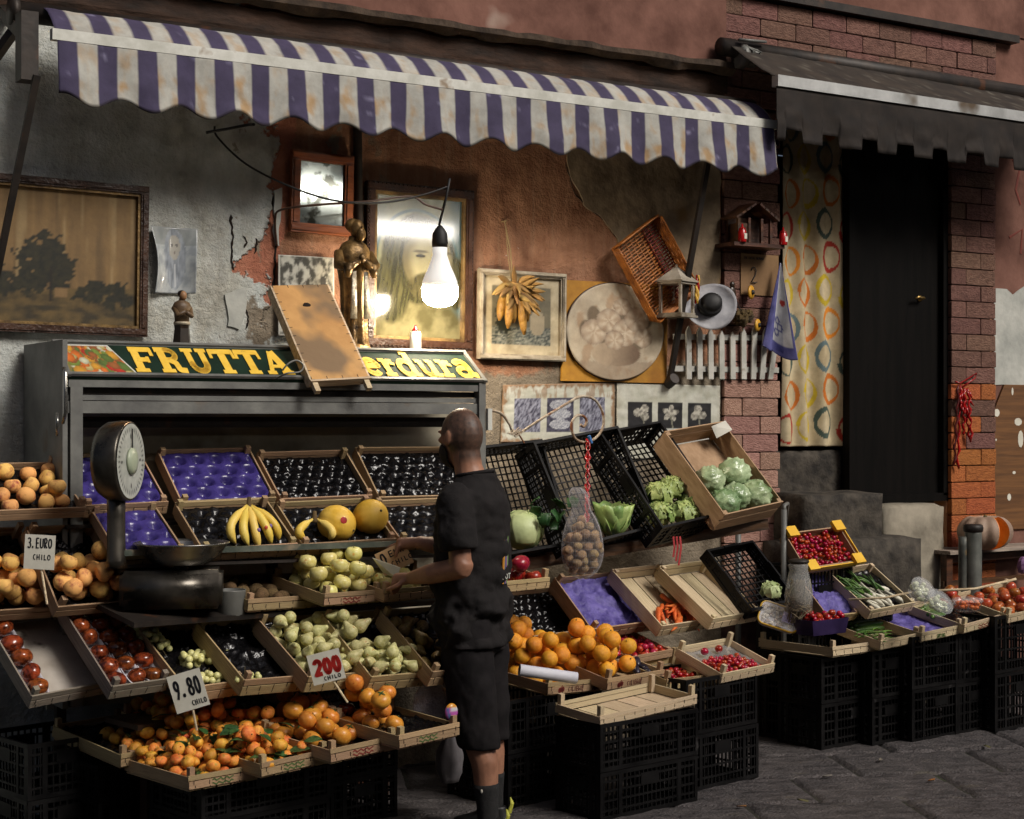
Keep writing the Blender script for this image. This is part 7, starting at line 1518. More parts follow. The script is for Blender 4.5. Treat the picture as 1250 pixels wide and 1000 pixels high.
# ================================================================ scale, hook, net, price cards, bollards, pumpkin, bag
random.seed(8)
nD = (-FW*math.cos(R(82))+RT*math.sin(R(82))); qd = nD.to_track_quat('Z', 'Y').to_matrix()
sc0 = at(157, 563, s=318); t = thing('dial_scale', 'old steel shop scale with a round dial and a shallow pan', 'scale', at(150, 742, s=316))
SR = .155
STW = mat('scale_steel', sg(44, 41, 37), sg(96, 91, 83), .32, 5, metal=.8, rvar=.15, spots=(4, .60, sg(112, 78, 42)))
m = MB(); m.lathe([(.02, -.105), (SR*.86, -.10), (SR*.97, -.075), (SR, -.03), (SR, .0), (SR*.97, .008), (SR*.93, .006)], 48, sc0, qd); m.build('dial_drum', STW, t, True)
vs = []; cs = []; fs = []; na, nr = 120, 16
for i in range(nr+1):
    for k in range(na):
        q = i/nr; a_ = 2*math.pi*k/na; vs.append(sc0+qd @ Vector((SR*.93*q*math.cos(a_), SR*.93*q*math.sin(a_), .010)))
        c = mix(sg(170, 174, 166), sg(190, 192, 184), .5+fbm(q*5*math.cos(a_), q*5*math.sin(a_)))
        if .80 < q < .93 and k % 3 == 0: c = sg(60, 60, 60)
        if .62 < q < .74 and k % 30 < 2: c = sg(50, 50, 52)
        cs.append(c)
for i in range(nr):
    for k in range(na): fs.append((i*na+k, i*na+(k+1) % na, (i+1)*na+(k+1) % na, (i+1)*na+k))
m = MB(); m.add(vs, fs); o = m.build('dial_face', printmat('enamel', .3, .3, .3, 8, 0), t, True); setcol(o.data, cs)
m = MB(); m.lathe([(.052, .011), (.050, .02), (.03, .026), (.001, .028)], 28, sc0, qd); m.build('hub', mat('hub_green', sg(140, 150, 128), sg(160, 168, 146), .4), t, True)
m = MB(); m.box(sc0+qd @ Vector((0, .07, .016)), (.006, .11, .003), qd); m.build('needle', M_['black'], t)
cl = sc0-nD*.05; colb = Vector((cl.x, cl.y, at(147, 692, s=316).z)); m = MB(); m.lathe([(.044, 0), (.036, .03), (.034, .2), (.036, cl.z-SR*.93-colb.z), (.03, cl.z-SR*.9-colb.z)], 20, colb); m.build('column', STW, t, True)
pb0 = at(205, 744, s=316); bw = at(266, 744, s=316); bx0 = at(143, 744, s=316); h_ = at(205, 697, s=316).z-pb0.z
b_ = bmesh.new(); bmesh.ops.create_cube(b_, size=1); 
for v in b_.verts: v.co = Vector((v.co.x*(bw-bx0).length, v.co.y*.22, v.co.z*h_))
bmesh.ops.bevel(b_, geom=b_.edges[:], offset=.016, segments=3, affect='EDGES'); yq = math.atan2(RT.y, RT.x)+R(8)
mm_ = Matrix.Translation((bx0+bw)/2+Vector((0, 0, h_/2))+FW*.09) @ Matrix.Rotation(yq, 4, 'Z'); b_.verts.index_update(); m = MB(); m.add([mm_ @ v.co for v in b_.verts], [tuple(v.index for v in f.verts) for f in b_.faces]); b_.free(); m.build('body', STW, t, True)
pc_ = (at(160, 664, s=315)+at(276, 664, s=315))/2+FW*.06; pr_ = (at(160, 664, s=315)-at(276, 664, s=315)).length/2; zb_ = at(205, 690, s=315).z-pc_.z
m = MB(); m.lathe([(pr_*.55, zb_), (pr_*.80, zb_*.6), (pr_*.97, -.006), (pr_*1.02, .0), (pr_*1.0, .003), (pr_*.94, -.008), (pr_*.76, zb_*.55), (pr_*.5, zb_*.9)], 40, pc_); m.build('pan', M_['steel'], t, True)
m = MB(); m.tube([pc_+Vector((0, 0, zb_)), Vector((pc_.x, pc_.y, pb0.z+h_-.01))], .03, 12); m.build('pan_post', STW, t, True)
# can
c = at(281, 751, s=306); t = thing('metal_can', 'dented grey metal can beside the scale', 'can', c); m = MB(); m.lathe([(.055, 0), (.058, .003), (.062, .098), (.064, .102), (.060, .101), (.055, .01)], 24, c); m.v = [v+Vector((.003*fbm(v.x*30, v.z*30), .003*fbm(v.y*30, v.z*30), 0)) for v in m.v]; m.build('body', M_['metal'], t, True)
m = MB(); m.tube([c+Vector((-.055, -.02, .10)), c+Vector((-.06, -.02, .14))], .014, 10); m.build('brush', mat('toy_yellow', (.5, .3, .05)), t, True)
# price cards, hand lettered
def card(name, label, q, s, words, stick=None, mt='sign_card', ink='ink', th=.003, parent=None):
    """card from three corner pixels TL, TR, BL"""
    A, B, C_ = (at(*p, s=s) for p in q); ex = (B-A); W_ = ex.length; ex.normalize(); ey = (A-C_); H_ = ey.length; ey = (ey-ex*ey.dot(ex)).normalized(); n = ex.cross(ey); O = A-ey*H_
    if n.dot(CAM-O) < 0: n = -n
    t = thing(name, label, 'price card', O+ex*W_/2)
    Mx = Matrix((ex, ey, n)).transposed(); m = MB(); m.box(O+ex*W_/2+ey*H_/2, (W_, H_, th), Mx); m.build('card', M_[mt], t)
    for wd_, x, y, cw, chh, sw, ik in words: m = MB(); write(m, wd_, O, ex, ey, n, W_*x, H_*y, W_*cw, H_*chh, sw, 1.18, th/2+.0004); m.build('lettering', M_[ik], t)
    if stick: m = MB(); m.tube([O+ex*W_*.5+ey*H_*.3-n*.006, at(*stick, s=s)-n*.006], .0045, 7); m.build('stick', M_['wood_light'], t)
    return t
card('price_card', 'white price card reading 3 Euro on a stick among the peaches', ((31, 652), (68, 654), (34, 694)), 322, (('3.EURO', .10, .62, .115, .28, .005, 'ink'), ('CHILO', .30, .28, .10, .15, .0035, 'ink')), (57, 738))
card('price_card', 'white price card reading 9.80 among the tangerines', ((203, 827), (243, 815), (216, 872)), 330, (('9.80', .12, .38, .17, .44, .009, 'ink'), ('CHILO', .52, .10, .075, .13, .0035, 'ink')), (240, 892))
card('price_card', 'white price card reading 2.00 in red among the pears', ((374, 801), (413, 791), (380, 838)), 322, (('200', .14, .30, .24, .46, .016, 'ink_red'), ('CHILO', .36, .08, .09, .12, .0035, 'ink')), (424, 858))
# iron scroll hook with the net of walnuts
def spiral_pts():
    P = [(597, 508), (600, 502), (612, 505), (622, 518), (630, 530), (660, 512), (690, 494), (704, 486), (715, 484), (727, 489), (735, 502), (737, 516), (733, 528), (724, 537), (713, 540), (703, 536), (698, 526), (698, 516), (704, 508), (712, 508), (716, 514), (713, 521), (708, 518)]
    return P
Ys = -.60
pts = [at(x, y_, y=Ys+(.02 if i < 5 else -.04)) for i, (x, y_) in enumerate(spiral_pts())]; Q = []
for i in range(len(pts)-1):
    p0, p1, p2, p3 = pts[max(i-1, 0)], pts[i], pts[i+1], pts[min(i+2, len(pts)-1)]
    for k in range(6): u = k/6; Q.append(.5*((2*p1)+(p2-p0)*u+(2*p0-5*p1+4*p2-p3)*u*u+(3*p1-p0-3*p2+p3)*u**3))
m = MB(); m.tube(Q, .0065, 8); t = thing('scroll_hook', 'rusty white iron bracket ending in a scroll above the leaning crates', 'bracket', pts[0]-Vector((0, 0, .06))); m.build('scroll', mat('rusty_white', sg(120, 96, 72), sg(176, 166, 148), .6, 30, spots=(18, .55, sg(110, 66, 34))), t, True)
m = MB()
for k in range(6): m.tube([at(624+3*k, 522+2*(k % 3), y=Ys-.03), at(630-2*k, 534-k, y=Ys-.05), at(640-4*k, 526+3*(k % 2), y=Ys-.03)], .003, 5)
m.tube([at(632, 528, y=Ys-.03), at(640, 541, y=Ys-.04)], .004, 6); m.build('tied_wire', mat('rusty_white', (.3, .2, .1)), t)
m = MB(); m.box(at(597, 512, y=Ys), (.022, .02, .10)); m.build('clamp', M_['white'], t)
nt0 = at(711, 665, y=-.95)
t = thing('walnut_net', 'net bag of walnuts hanging from the scroll by a red cord', 'net bag', nt0-Vector((0, 0, .17)))
top_ = at(718, 536, y=Ys-.05); mid = at(716, 600, y=-.9)
m = MB()
for k in range(2): m.tube([top_.lerp(mid+Vector((0, 0, -.20)), j/20)+Vector((.010*math.cos(j*1.5+k*3.1), .010*math.sin(j*1.5+k*3.1), 0)) for j in range(21)], [.005+.002*math.sin(j*2) for j in range(21)], 6)
m.build('cord', M_['red'], t, True)
m = MB(); m.tube([at(719, 532, y=Ys-.06), at(722, 541, y=Ys-.06)], .009, 6); m.build('blue_tie', mat('blue_tie', sg(60, 110, 170), rough=.5), t)
wn = []
for i in range(2600):
    a_ = random.uniform(0, 6.28); z = random.uniform(-.125, .12); f_ = (1-max(0, z)/.16)*math.sqrt(max(0, 1-((z-.0)/.135)**2)) if z < 0 else (1-z/.17); r = .088*f_*math.sqrt(random.random()); p = nt0+Vector((r*math.cos(a_), r*math.sin(a_)*.8, z))
    if all((p-q).length > .036 for q in wn): wn.append(p)
for p in wn: put('walnut', Matrix.Translation(p) @ rrot() @ Matrix.Scale(.0212, 4), 'brown walnut inside the hanging net bag', 'walnut', 'walnuts in the net')
m = MB(); prof = [(.02, -.155), (.075, -.13), (.100, -.07), (.104, -.02), (.096, .05), (.07, .12), (.035, .165), (.05, .20), (.045, .24), (.02, .26)]; n = 30; vs = []; fs = []
for r, z in prof:
    for k in range(n): a_ = 2*math.pi*k/n; g_ = 1+(.10*math.sin(a_*7+z*20)*(z > .1)); vs.append(nt0+Vector((r*g_*math.cos(a_)+(.0 if z < .15 else -.03*(z-.15)/.1), r*g_*math.sin(a_)*.82, z)))
for i in range(len(prof)-1):
    for k in range(n): fs.append((i*n+k, i*n+(k+1) % n, (i+1)*n+(k+1) % n, (i+1)*n+k))
m.add(vs, fs); o = m.build('net', mat('white_net', sg(176, 172, 176), rough=.5), t); md = o.modifiers.new('w', 'SUBSURF'); md.levels = 1; md.render_levels = 1; md = o.modifiers.new('wire', 'WIREFRAME'); md.thickness = .0006; md.use_replace = True
m = MB(); m.add([nt0+(v-nt0)*1.01 for v in vs], fs); m.build('clear_skin', mat('net_skin', (.7, .7, .72), rough=.2, alpha=.05, spec=.7), t, True)
# bollards
for (px, pt, pb_, r, l, cap) in ((1176, 655, 735, .028, 'short grey bollard post beside the taller one', 0), (1188, 640, 735, .048, 'grey street bollard with a dark cap behind the vegetables', 1)):
    g0 = at(px, 650, s=214); zt_ = at(px, pt, s=214).z; c = Vector((g0.x, g0.y, 0)); t = thing('bollard', l, 'bollard', c); m = MB()
    m.lathe([(r*1.05, 0), (r, .02), (r, zt_-.05), (r*.98, zt_-(.045 if cap else 0))], 24, c); m.build('post', mat('bollard_grey', sg(74, 76, 72), sg(104, 106, 100), .5, 8, metal=.3, bump=.2, spots=(9, .62, sg(130, 112, 80))), t, True)
    if cap: m = MB(); m.lathe([(r*.96, zt_-.046), (r*1.14, zt_-.04), (r*1.18, zt_-.02), (r*1.1, zt_-.006), (r*.9, zt_), (.001, zt_+.002)], 24, c); m.build('cap', M_['metal_dark'], t, True)
# table with the cut pumpkin
pt0 = at(1150, 672, s=205); pt1 = at(1262, 672, s=203); zt_ = pt0.z; t = thing('pumpkin_table', 'worn grey board table carrying the cut pumpkin', 'table', (pt1.x, pt1.y, 0)); e_ = Vector((1, .05, 0)).normalized()
for k in range(3): m = MB(); m.bar(pt0+Vector((0, .13*k, -.012)), pt0+e_*.95+Vector((0, .13*k, -.012)), .124, .022); m.build('plank', M_['wood_grey'], t)
m = MB(); m.bar(pt0+Vector((.02, .02, -.05)), pt0+e_*.9+Vector((0, .02, -.05)), .02, .06); m.build('apron', M_['wood_dark'], t)
for x in (.04, .88):
    for y_ in (0, .24): m = MB(); m.box(pt0+e_*x+Vector((0, y_, -.02-(zt_-.02)/2)), (.05, .05, zt_-.03)); m.build('leg', M_['wood_dark'], t)
m = MB(); m.bar(pt0+Vector((0, .0, -.20)), pt0+e_*.92+Vector((0, .0, -.20)), .02, .03); m.build('stretcher', M_['wood_dark'], t)
pk = at(1218, 651, s=205)+Vector((0, .1, 0)); pk.z = zt_+.105; t = thing('pumpkin', 'large greyish ribbed pumpkin with an orange slice cut out', 'pumpkin', pk-Vector((0, 0, .10)))
n = 84; mm = 20; vs = []; fs = []; cut0, cut1 = R(-104), R(-66); ks = []
for k in range(n+1):
    a_ = cut1+(2*math.pi-(cut1-cut0))*k/n; g_ = 1-.085*abs(math.cos(a_*5.5))**3
    for i in range(mm+1): ph = -math.pi/2+math.pi*i/mm; z = .108*math.sin(ph)*(1-.22*sst(.6, 1, math.sin(ph))*0)-.03*sst(.86, 1, math.sin(ph)); vs.append(pk+Vector((.172*g_*math.cos(ph)**.8*math.cos(a_), .16*g_*math.cos(ph)**.8*math.sin(a_), z)) if abs(math.cos(ph)) > 1e-6 else pk+Vector((0, 0, z)))
for k in range(n):
    for i in range(mm): fs.append((k*(mm+1)+i, (k+1)*(mm+1)+i, (k+1)*(mm+1)+i+1, k*(mm+1)+i+1))
m = MB(); m.add(vs, fs); m.build('rind', mat('pumpkin_rind', sg(134, 112, 96), sg(172, 148, 128), .65, 5, bump=.4, bscale=16, spots=(5, .64, sg(170, 110, 60))), t, True)
PF = mat('pumpkin_flesh', sg(206, 104, 16), sg(224, 134, 36), .5, 6, bump=.2)
for kk in (0, n): 
    m = MB(); rim = vs[kk*(mm+1):(kk+1)*(mm+1)]; m.add(rim+[pk+Vector((0, 0, -.02)).lerp(v, .45) if False else pk.lerp(v, .42) for v in rim], [(i, i+1, mm+2+i, mm+1+i) for i in range(mm)]); o = m.build('flesh', PF, t); o.modifiers.new('t', 'SOLIDIFY').thickness = .004
m = MB(); m.ball(pk, (.075, .07, .05), 20, 12); m.build('seed_core', mat('seed_core', sg(96, 44, 10), sg(150, 80, 24), .7, 14, bump=.6), t, True)
m = MB(); m.tube([pk+Vector((0, 0, .075)), pk+Vector((.006, 0, .10))], [.014, .009], 8); m.build('stalk', C_stem, t, True)
m = MB(); m.ball(at(1248, 690, s=208), (.03, .03, .05), 12, 9, lambda d: 1+.3*fbm(d.x*6, d.y*6, d.z*6)); m.build('flower_bunch', mat('purple_flower', sg(90, 60, 100), sg(150, 110, 150), .7, 30), None, False, 'small bunch of purple flowers hanging under the pumpkin table', 'flowers')
# thin cane over the last crates
m = MB(); m.tube([at(1146, 721, s=232), at(1190, 719, s=230), at(1240, 707, s=228)], .007, 7); m.build('cane', M_['wood_light'], None, True, 'pale cane laid over the crates in front of the bollards', 'stick')
m = MB(); m.tube([at(1036, 732, s=236), at(1080, 730, s=236), at(1113, 723, s=236)], .006, 7); m.build('cane', M_['wood_light'], None, True, 'pale cane laid over the crate of cucumbers', 'stick')
# plastic bag behind the persimmon crate, hung from the pear crate
MBAG = mat('thin_plastic', sg(150, 146, 160), sg(170, 166, 178), .25, 5, alpha=.38, spec=.7)
def bag(name, label, top, cx, zt_, zb_, w_, s, mt, seed):
    c0 = at(*top, s=s); m = MB(); n = 28; vs = []; fs = []; rows_ = 14
    for j in range(rows_+1):
        v = j/rows_; r = w_*(.06+.94*sst(0, .65, v))*(1-.35*sst(.8, 1, v)); c = Vector((c0.x, c0.y, zt_+(zb_-zt_)*v))+RT*(cx*v)
        for k in range(n): a_ = 2*math.pi*k/n; g_ = 1+.16*math.sin(a_*6+seed)*(1-.5*v)+.14*fbm(math.cos(a_)*2+seed, math.sin(a_)*2, v*5); vs.append(c+Vector((r*g_*math.cos(a_), r*g_*math.sin(a_)*.6, 0)))
    for j in range(rows_):
        for k in range(n): fs.append((j*n+k, j*n+(k+1) % n, (j+1)*n+(k+1) % n, (j+1)*n+k))
    fs.append(tuple(rows_*n+k for k in range(n))); m.add(vs, fs); m.build(name, mt, None, True, label, 'bag')
bag('plastic_bag', 'thin clear plastic bag hanging from the corner of the pear crate', (526, 812), 0, at(526, 812, s=300).z, at(526, 880, s=300).z, .075, 300, MBAG, 1)
bag('carrier_bag', 'full white carrier bag hanging behind the persimmon crate beside the leg', (549, 876), .0, at(549, 876, s=288).z, at(549, 955, s=288).z, .058, 288, mat('white_bag', sg(96, 92, 94), sg(126, 122, 124), .4, 4, bump=.3, bscale=12), 4)
c = at(551, 869, s=312); t = thing('toy_ball', 'small colourful printed balloon stuck on the corner of the persimmon crate', 'toy', c-Vector((0, 0, .03))); m = MB()
vs = []; cs = []; fs = []; n, mm = 24, 14
for i in range(mm+1):
    ph = -math.pi/2+math.pi*i/mm
    for k in range(n):
        a_ = 2*math.pi*k/n; d = Vector((math.cos(ph)*math.cos(a_), math.cos(ph)*math.sin(a_), math.sin(ph))); vs.append(c+Vector((.028*d.x, .014*d.y, .034*d.z))); q = d.dot(RT); cs.append(sg(206, 140, 40) if d.z > .55 else (sg(90, 110, 160) if abs(q+.2+.3*d.z) < .2 else (sg(196, 196, 200) if q > .2 and d.z > 0 else sg(180, 90, 170))))
for i in range(mm):
    for k in range(n): fs.append((i*n+k, i*n+(k+1) % n, (i+1)*n+(k+1) % n, (i+1)*n+k))
m.add(vs, fs); o = m.build('ball', printmat('toy_gloss', .25, .4, .1), t, True); setcol(o.data, cs)
# ================================================================ the man
def remesh(m, voxel, sm=6):
    """join overlapping shapes into one continuous skin"""
    me = bpy.data.meshes.new('tmp'); me.from_pydata([tuple(v) for v in m.v], [], m.f); o = bpy.data.objects.new('tmp', me); COL.objects.link(o)
    md = o.modifiers.new('r', 'REMESH'); md.mode = 'VOXEL'; md.voxel_size = voxel
    if sm: md = o.modifiers.new('s', 'SMOOTH'); md.iterations = sm; md.factor = .5
    dg = bpy.context.evaluated_depsgraph_get(); e = o.evaluated_get(dg).to_mesh(); r = MB(); r.add([v.co.copy() for v in e.vertices], [tuple(p.vertices) for p in e.polygons])
    bpy.data.objects.remove(o); return r
root = at(576, 515, s=300); root.z = .012
FWD = (-RT*.93+FW*.37).normalized(); LFT = Vector((0, 0, 1)).cross(FWD)
def bp(f, l, z): return root+FWD*f+LFT*l+Vector((0, 0, z))
MAN = thing('person', 'man with a shaved head and dark beard in black t-shirt and shorts holding price cards', 'person', root)
def loft(m, rings, n=28):
    """rings of (f, l, z, half depth, half width)"""
    vs = []; fs = []
    for (f, l, z, a, b_) in rings:
        for k in range(n): t = 2*math.pi*k/n; vs.append(bp(f+a*math.cos(t), l+b_*math.sin(t), z))
    for i in range(len(rings)-1):
        for k in range(n): fs.append((i*n+k, i*n+(k+1) % n, (i+1)*n+(k+1) % n, (i+1)*n+k))
    fs.append(tuple(range(n-1, -1, -1))); fs.append(tuple((len(rings)-1)*n+k for k in range(n))); m.add(vs, fs)
def limb(m, pts, rs, n=14):
    Q = []; W = []
    for i in range(len(pts)-1):
        for k in range(4): u = k/4; Q.append(bp(*pts[i]).lerp(bp(*pts[i+1]), u)); W.append(rs[i]+(rs[i+1]-rs[i])*u)
    Q.append(bp(*pts[-1])); W.append(rs[-1]); m.tube(Q, W, n)
HT = R(24)   # head turned to his right
def eball(m, f, l, z, a, b_, c, n=18, mm=12, tilt=0):
    vs = []; fs = []
    for i in range(mm+1):
        ph = -math.pi/2+math.pi*i/mm
        for k in range(n):
            t = 2*math.pi*k/n; x, y, zz = a*math.cos(ph)*math.cos(t), b_*math.cos(ph)*math.sin(t), c*math.sin(ph); x, zz = x*math.cos(tilt)+zz*math.sin(tilt), -x*math.sin(tilt)+zz*math.cos(tilt); q1, q2 = f+x-.03, l+y; vs.append(bp(.03+q1*math.cos(HT)+q2*math.sin(HT), -q1*math.sin(HT)+q2*math.cos(HT), z+zz))
    for i in range(mm):
        for k in range(n): fs.append((i*n+k, i*n+(k+1) % n, (i+1)*n+(k+1) % n, (i+1)*n+k))
    m.add(vs, fs)
SKIN = printmat('skin', .5, 0, .18, 60, .12)
HAIRM = mat('stubble_hair', sg(44, 35, 30), sg(96, 76, 62), .55, 40, bump=.5, bscale=260)
HF = .06; HZ = 1.625
b = MB()
eball(b, HF-.012, 0, HZ+.012, .098, .077, .108); eball(b, HF+.030, 0, HZ-.060, .062, .056, .062)          # skull, jaw
eball(b, HF+.098, 0, HZ-.018, .016, .012, .022, 12, 8); eball(b, HF+.082, 0, HZ+.022, .020, .050, .012, 12, 8); eball(b, HF+.082, 0, HZ-.062, .014, .026, .009, 12, 8)   # nose, brow, lips
for s_ in (-1, 1): eball(b, HF-.010, s_*.080, HZ-.005, .018, .009, .033, 12, 8, -.2); eball(b, HF+.064, s_*.036, HZ-.012, .02, .024, .016, 12, 8)
limb(b, [(HF-.030, 0, HZ-.04), (HF-.045, 0, 1.50), (-.015, 0, 1.40)], [.060, .058, .075])
loft(b, [(0, 0, .86, .10, .13), (0, 0, 1.05, .10, .14), (0, 0, 1.25, .105, .16), (0, 0, 1.38, .09, .16), (0, 0, 1.43, .06, .10)])
AL = [(0, .175, 1.40), (-.035, .225, 1.25), (-.055, .235, 1.115), (.085, .205, 1.085), (.200, .155, 1.058)]; AR = [(0, -.175, 1.40), (.03, -.23, 1.26), (.06, -.235, 1.13), (.17, -.16, 1.155), (.285, -.085, 1.185)]
for A in (AL, AR): limb(b, A[:3], [.055, .047, .044]); limb(b, A[2:], [.044, .042, .027]); eb_ = A[2]; limb(b, [(eb_[0]-.01, eb_[1], eb_[2]+.03), eb_, (eb_[0]+.03, eb_[1]-.01, eb_[2]-.002)], [.043, .046, .043])
for s_, fo in ((1, -.11), (-1, -.05)):
    limb(b, [(-.01, s_*.09, .88), (fo*.4, s_*.10, .48), (fo*.9, s_*.10, .33), (fo*1.05, s_*.10, .09)], [.085, .062, .056, .036])
def hand(m, w, d, up, side, curl, thumb):
    """palm and five fingers from wrist w, pointing d"""
    w = Vector(w); d = Vector(d).normalized(); up = Vector(up); up = (up-d*up.dot(d)).normalized(); sd_ = d.cross(up)*side
    m.tube([bp(*w), bp(*(w+d*.03)), bp(*(w+d*.075)), bp(*(w+d*.088))], [(.024, .020), (.036, .017), (.040, .015), (.034, .011)] if False else [.022, .026, .028, .02], 12)
    for k in range(4):
        o = w+d*.072+sd_*(.027-.018*k); L_ = (.068, .076, .072, .056)[k]; c_ = curl[k]; p = [o]; dirv = d.copy(); q = o
        for j in range(3):
            dirv = (dirv*math.cos(c_)-up*math.sin(c_)).normalized(); q = q+dirv*L_*(.42, .32, .26)[j]; p.append(q)
        m.tube([bp(*x) for x in p], [.0098, .0092, .0084, .0070], 9)
    o = w+d*.018+sd_*.022; t1 = (d*.55+sd_*.75-up*thumb).normalized(); t2 = (d*.9+sd_*.2-up*thumb).normalized(); m.tube([bp(*o), bp(*(o+t1*.038)), bp(*(o+t1*.038+t2*.034)), bp(*(o+t1*.038+t2*.056))], [.013, .0115, .0100, .008], 9)
hand(b, AL[4], (.95, -.25, -.12), (.1, .35, .9), -1, (.75, .8, .85, .9), .15)
hand(b, AR[4], (.92, .25, -.12), (.1, .1, .95), 1, (.12, .7, .85, .95), .35)
body = remesh(b, .0062, 5); bo = body.build('body', SKIN, MAN, True)
# buzz cut and beard hug the skull
def shell(name, mt, test, grow, parent):
    me = bo.data; idx = {}; vs = []; fs = []; org = WM[bo.name]
    g1 = lambda p: ((p-root).dot(FWD)-.03, (p-root).dot(LFT)); inv = lambda p: (g1(p)[0]*math.cos(HT)-g1(p)[1]*math.sin(HT)+.03-HF, g1(p)[0]*math.sin(HT)+g1(p)[1]*math.cos(HT), p.z-root.z-HZ)
    P = [org @ v.co for v in me.vertices]; ok = [test(*inv(p)) for p in P]
    for pl in me.polygons:
        if all(ok[i] for i in pl.vertices):
            f = []
            for i in pl.vertices:
                if i not in idx: idx[i] = len(vs); q = P[i]; vs.append(q+me.vertices[i].normal*(grow+.0012*fbm(q.x*60, q.y*60, q.z*60)))
                f.append(idx[i])
            fs.append(tuple(f))
    m = MB(); m.add(vs, fs); o = m.build(name, mt, parent, True); o.modifiers.new('t', 'SOLIDIFY').thickness = .003; return o
cols = []
g1 = lambda p: ((p-root).dot(FWD)-.03, (p-root).dot(LFT))
for v in bo.data.vertices:
    p = WM[bo.name] @ v.co; q = g1(p); f = q[0]*math.cos(HT)-q[1]*math.sin(HT)+.03-HF; l = q[0]*math.sin(HT)+q[1]*math.cos(HT); z = p.z-root.z-HZ
    c = mix(sg(136, 95, 74), sg(164, 118, 93), .5+.8*fbm(p.x*14, p.y*14, p.z*14))
    if z > -.16:
        k = sst(-.085, -.045, z+.35*min(0, f+.02)+.05*(f < -.05))*(1-sst(.052, .075, f-.35*max(0, z-.03)))*(1-sst(.02, .0, z)*sst(-.012, .004, f)); k *= 1-.35*sst(.095, .12, z)
        if abs(l) > .078 and -.045 < z < .035 and -.03 < f < .02: k = 0
        c = mix(c, sg(52, 44, 39), k*(.80+.2*fbm(p.x*90, p.y*90, p.z*90)))
    cols.append(c)
setcol(bo.data, cols)
shell('beard', mat('beard_hair', (.006, .005, .005), (.014, .011, .010), .8, 60, bump=.6, bscale=120), lambda f, l, z: -.135 < z < -.03+.25*(f-.02)*(f < .06) and f > .012 and abs(l) < .074 and not (z > -.05 and f > .085 and abs(l) < .03), .009, bo)
# t-shirt
SH = mat('black_cotton', sg(25, 23, 23), sg(33, 30, 30), .9, 14, bump=.2, bscale=90, spec=.25)
s = MB()
loft(s, [(0, 0, .785, .150, .195), (-.002, 0, .90, .150, .194), (0, 0, 1.02, .146, .190), (0, 0, 1.15, .146, .194), (-.004, 0, 1.28, .148, .205), (-.008, 0, 1.36, .138, .200), (-.012, 0, 1.41, .115, .165), (-.016, 0, 1.45, .092, .115), (-.016, 0, 1.485, .070, .078)])
for A in (AL, AR):
    e = tuple(A[1][i]+(A[2][i]-A[1][i])*.50 for i in range(3)); limb(s, [(A[0][0]-.004, A[0][1]*.78, A[0][2]-.012), (A[0][0], A[0][1], A[0][2]-.03), A[1], e], [.072, .078, .078, .078])
r = remesh(s, .0105, 5)
def wr(v):
    z = v.z-root.z; f = (v-root).dot(FWD); l = (v-root).dot(LFT); k = .55+.8*sst(1.15, .85, z)
    return .030*k*fbm(f*6+z*5, l*6+2, z*10-f*6)+.012*math.sin(z*46+f*30+5*fbm(f*6, l*6))*sst(1.2, .9, z)*.8+.004*fbm(f*22, l*22, z*22)
cen = lambda v: (v-Vector((root.x, root.y, v.z))).normalized()
r.v = [v+cen(v)*wr(v) for v in r.v]; sh = r.build('t_shirt', SH, MAN, True)
m = MB(); m.tube([bp(-.014+.075*math.cos(k*.2618), .082*math.sin(k*.2618), 1.478+.012*math.cos(k*.2618+math.pi)) for k in range(25)], .0075, 8); m.build('collar', SH, sh, True)
# coloured print that wraps the back of the shirt
m = MB(); cols = [sg(190, 130, 40), sg(60, 90, 120), sg(130, 80, 130), sg(110, 140, 80)]
for k in range(4):
    pts = [bp(-.1415-.003*math.sin(j*.5), .01-.012*k, 1.29-.032*j) for j in range(9)]; m = MB(); m.tube(pts, [(.006, .004)]*9, 6); m.build('back_print', mat('shirt_print_%s' % 'abcd'[k], cols[k], rough=.8), sh)
m = MB(); write(m, 'DOT', bp(-.146, .03, 1.055), -FWD*.2+LFT*-.97, Vector((0, 0, 1)), -FWD, 0, 0, .018, .02, .004); m.build('small_print', M_['white'], sh)
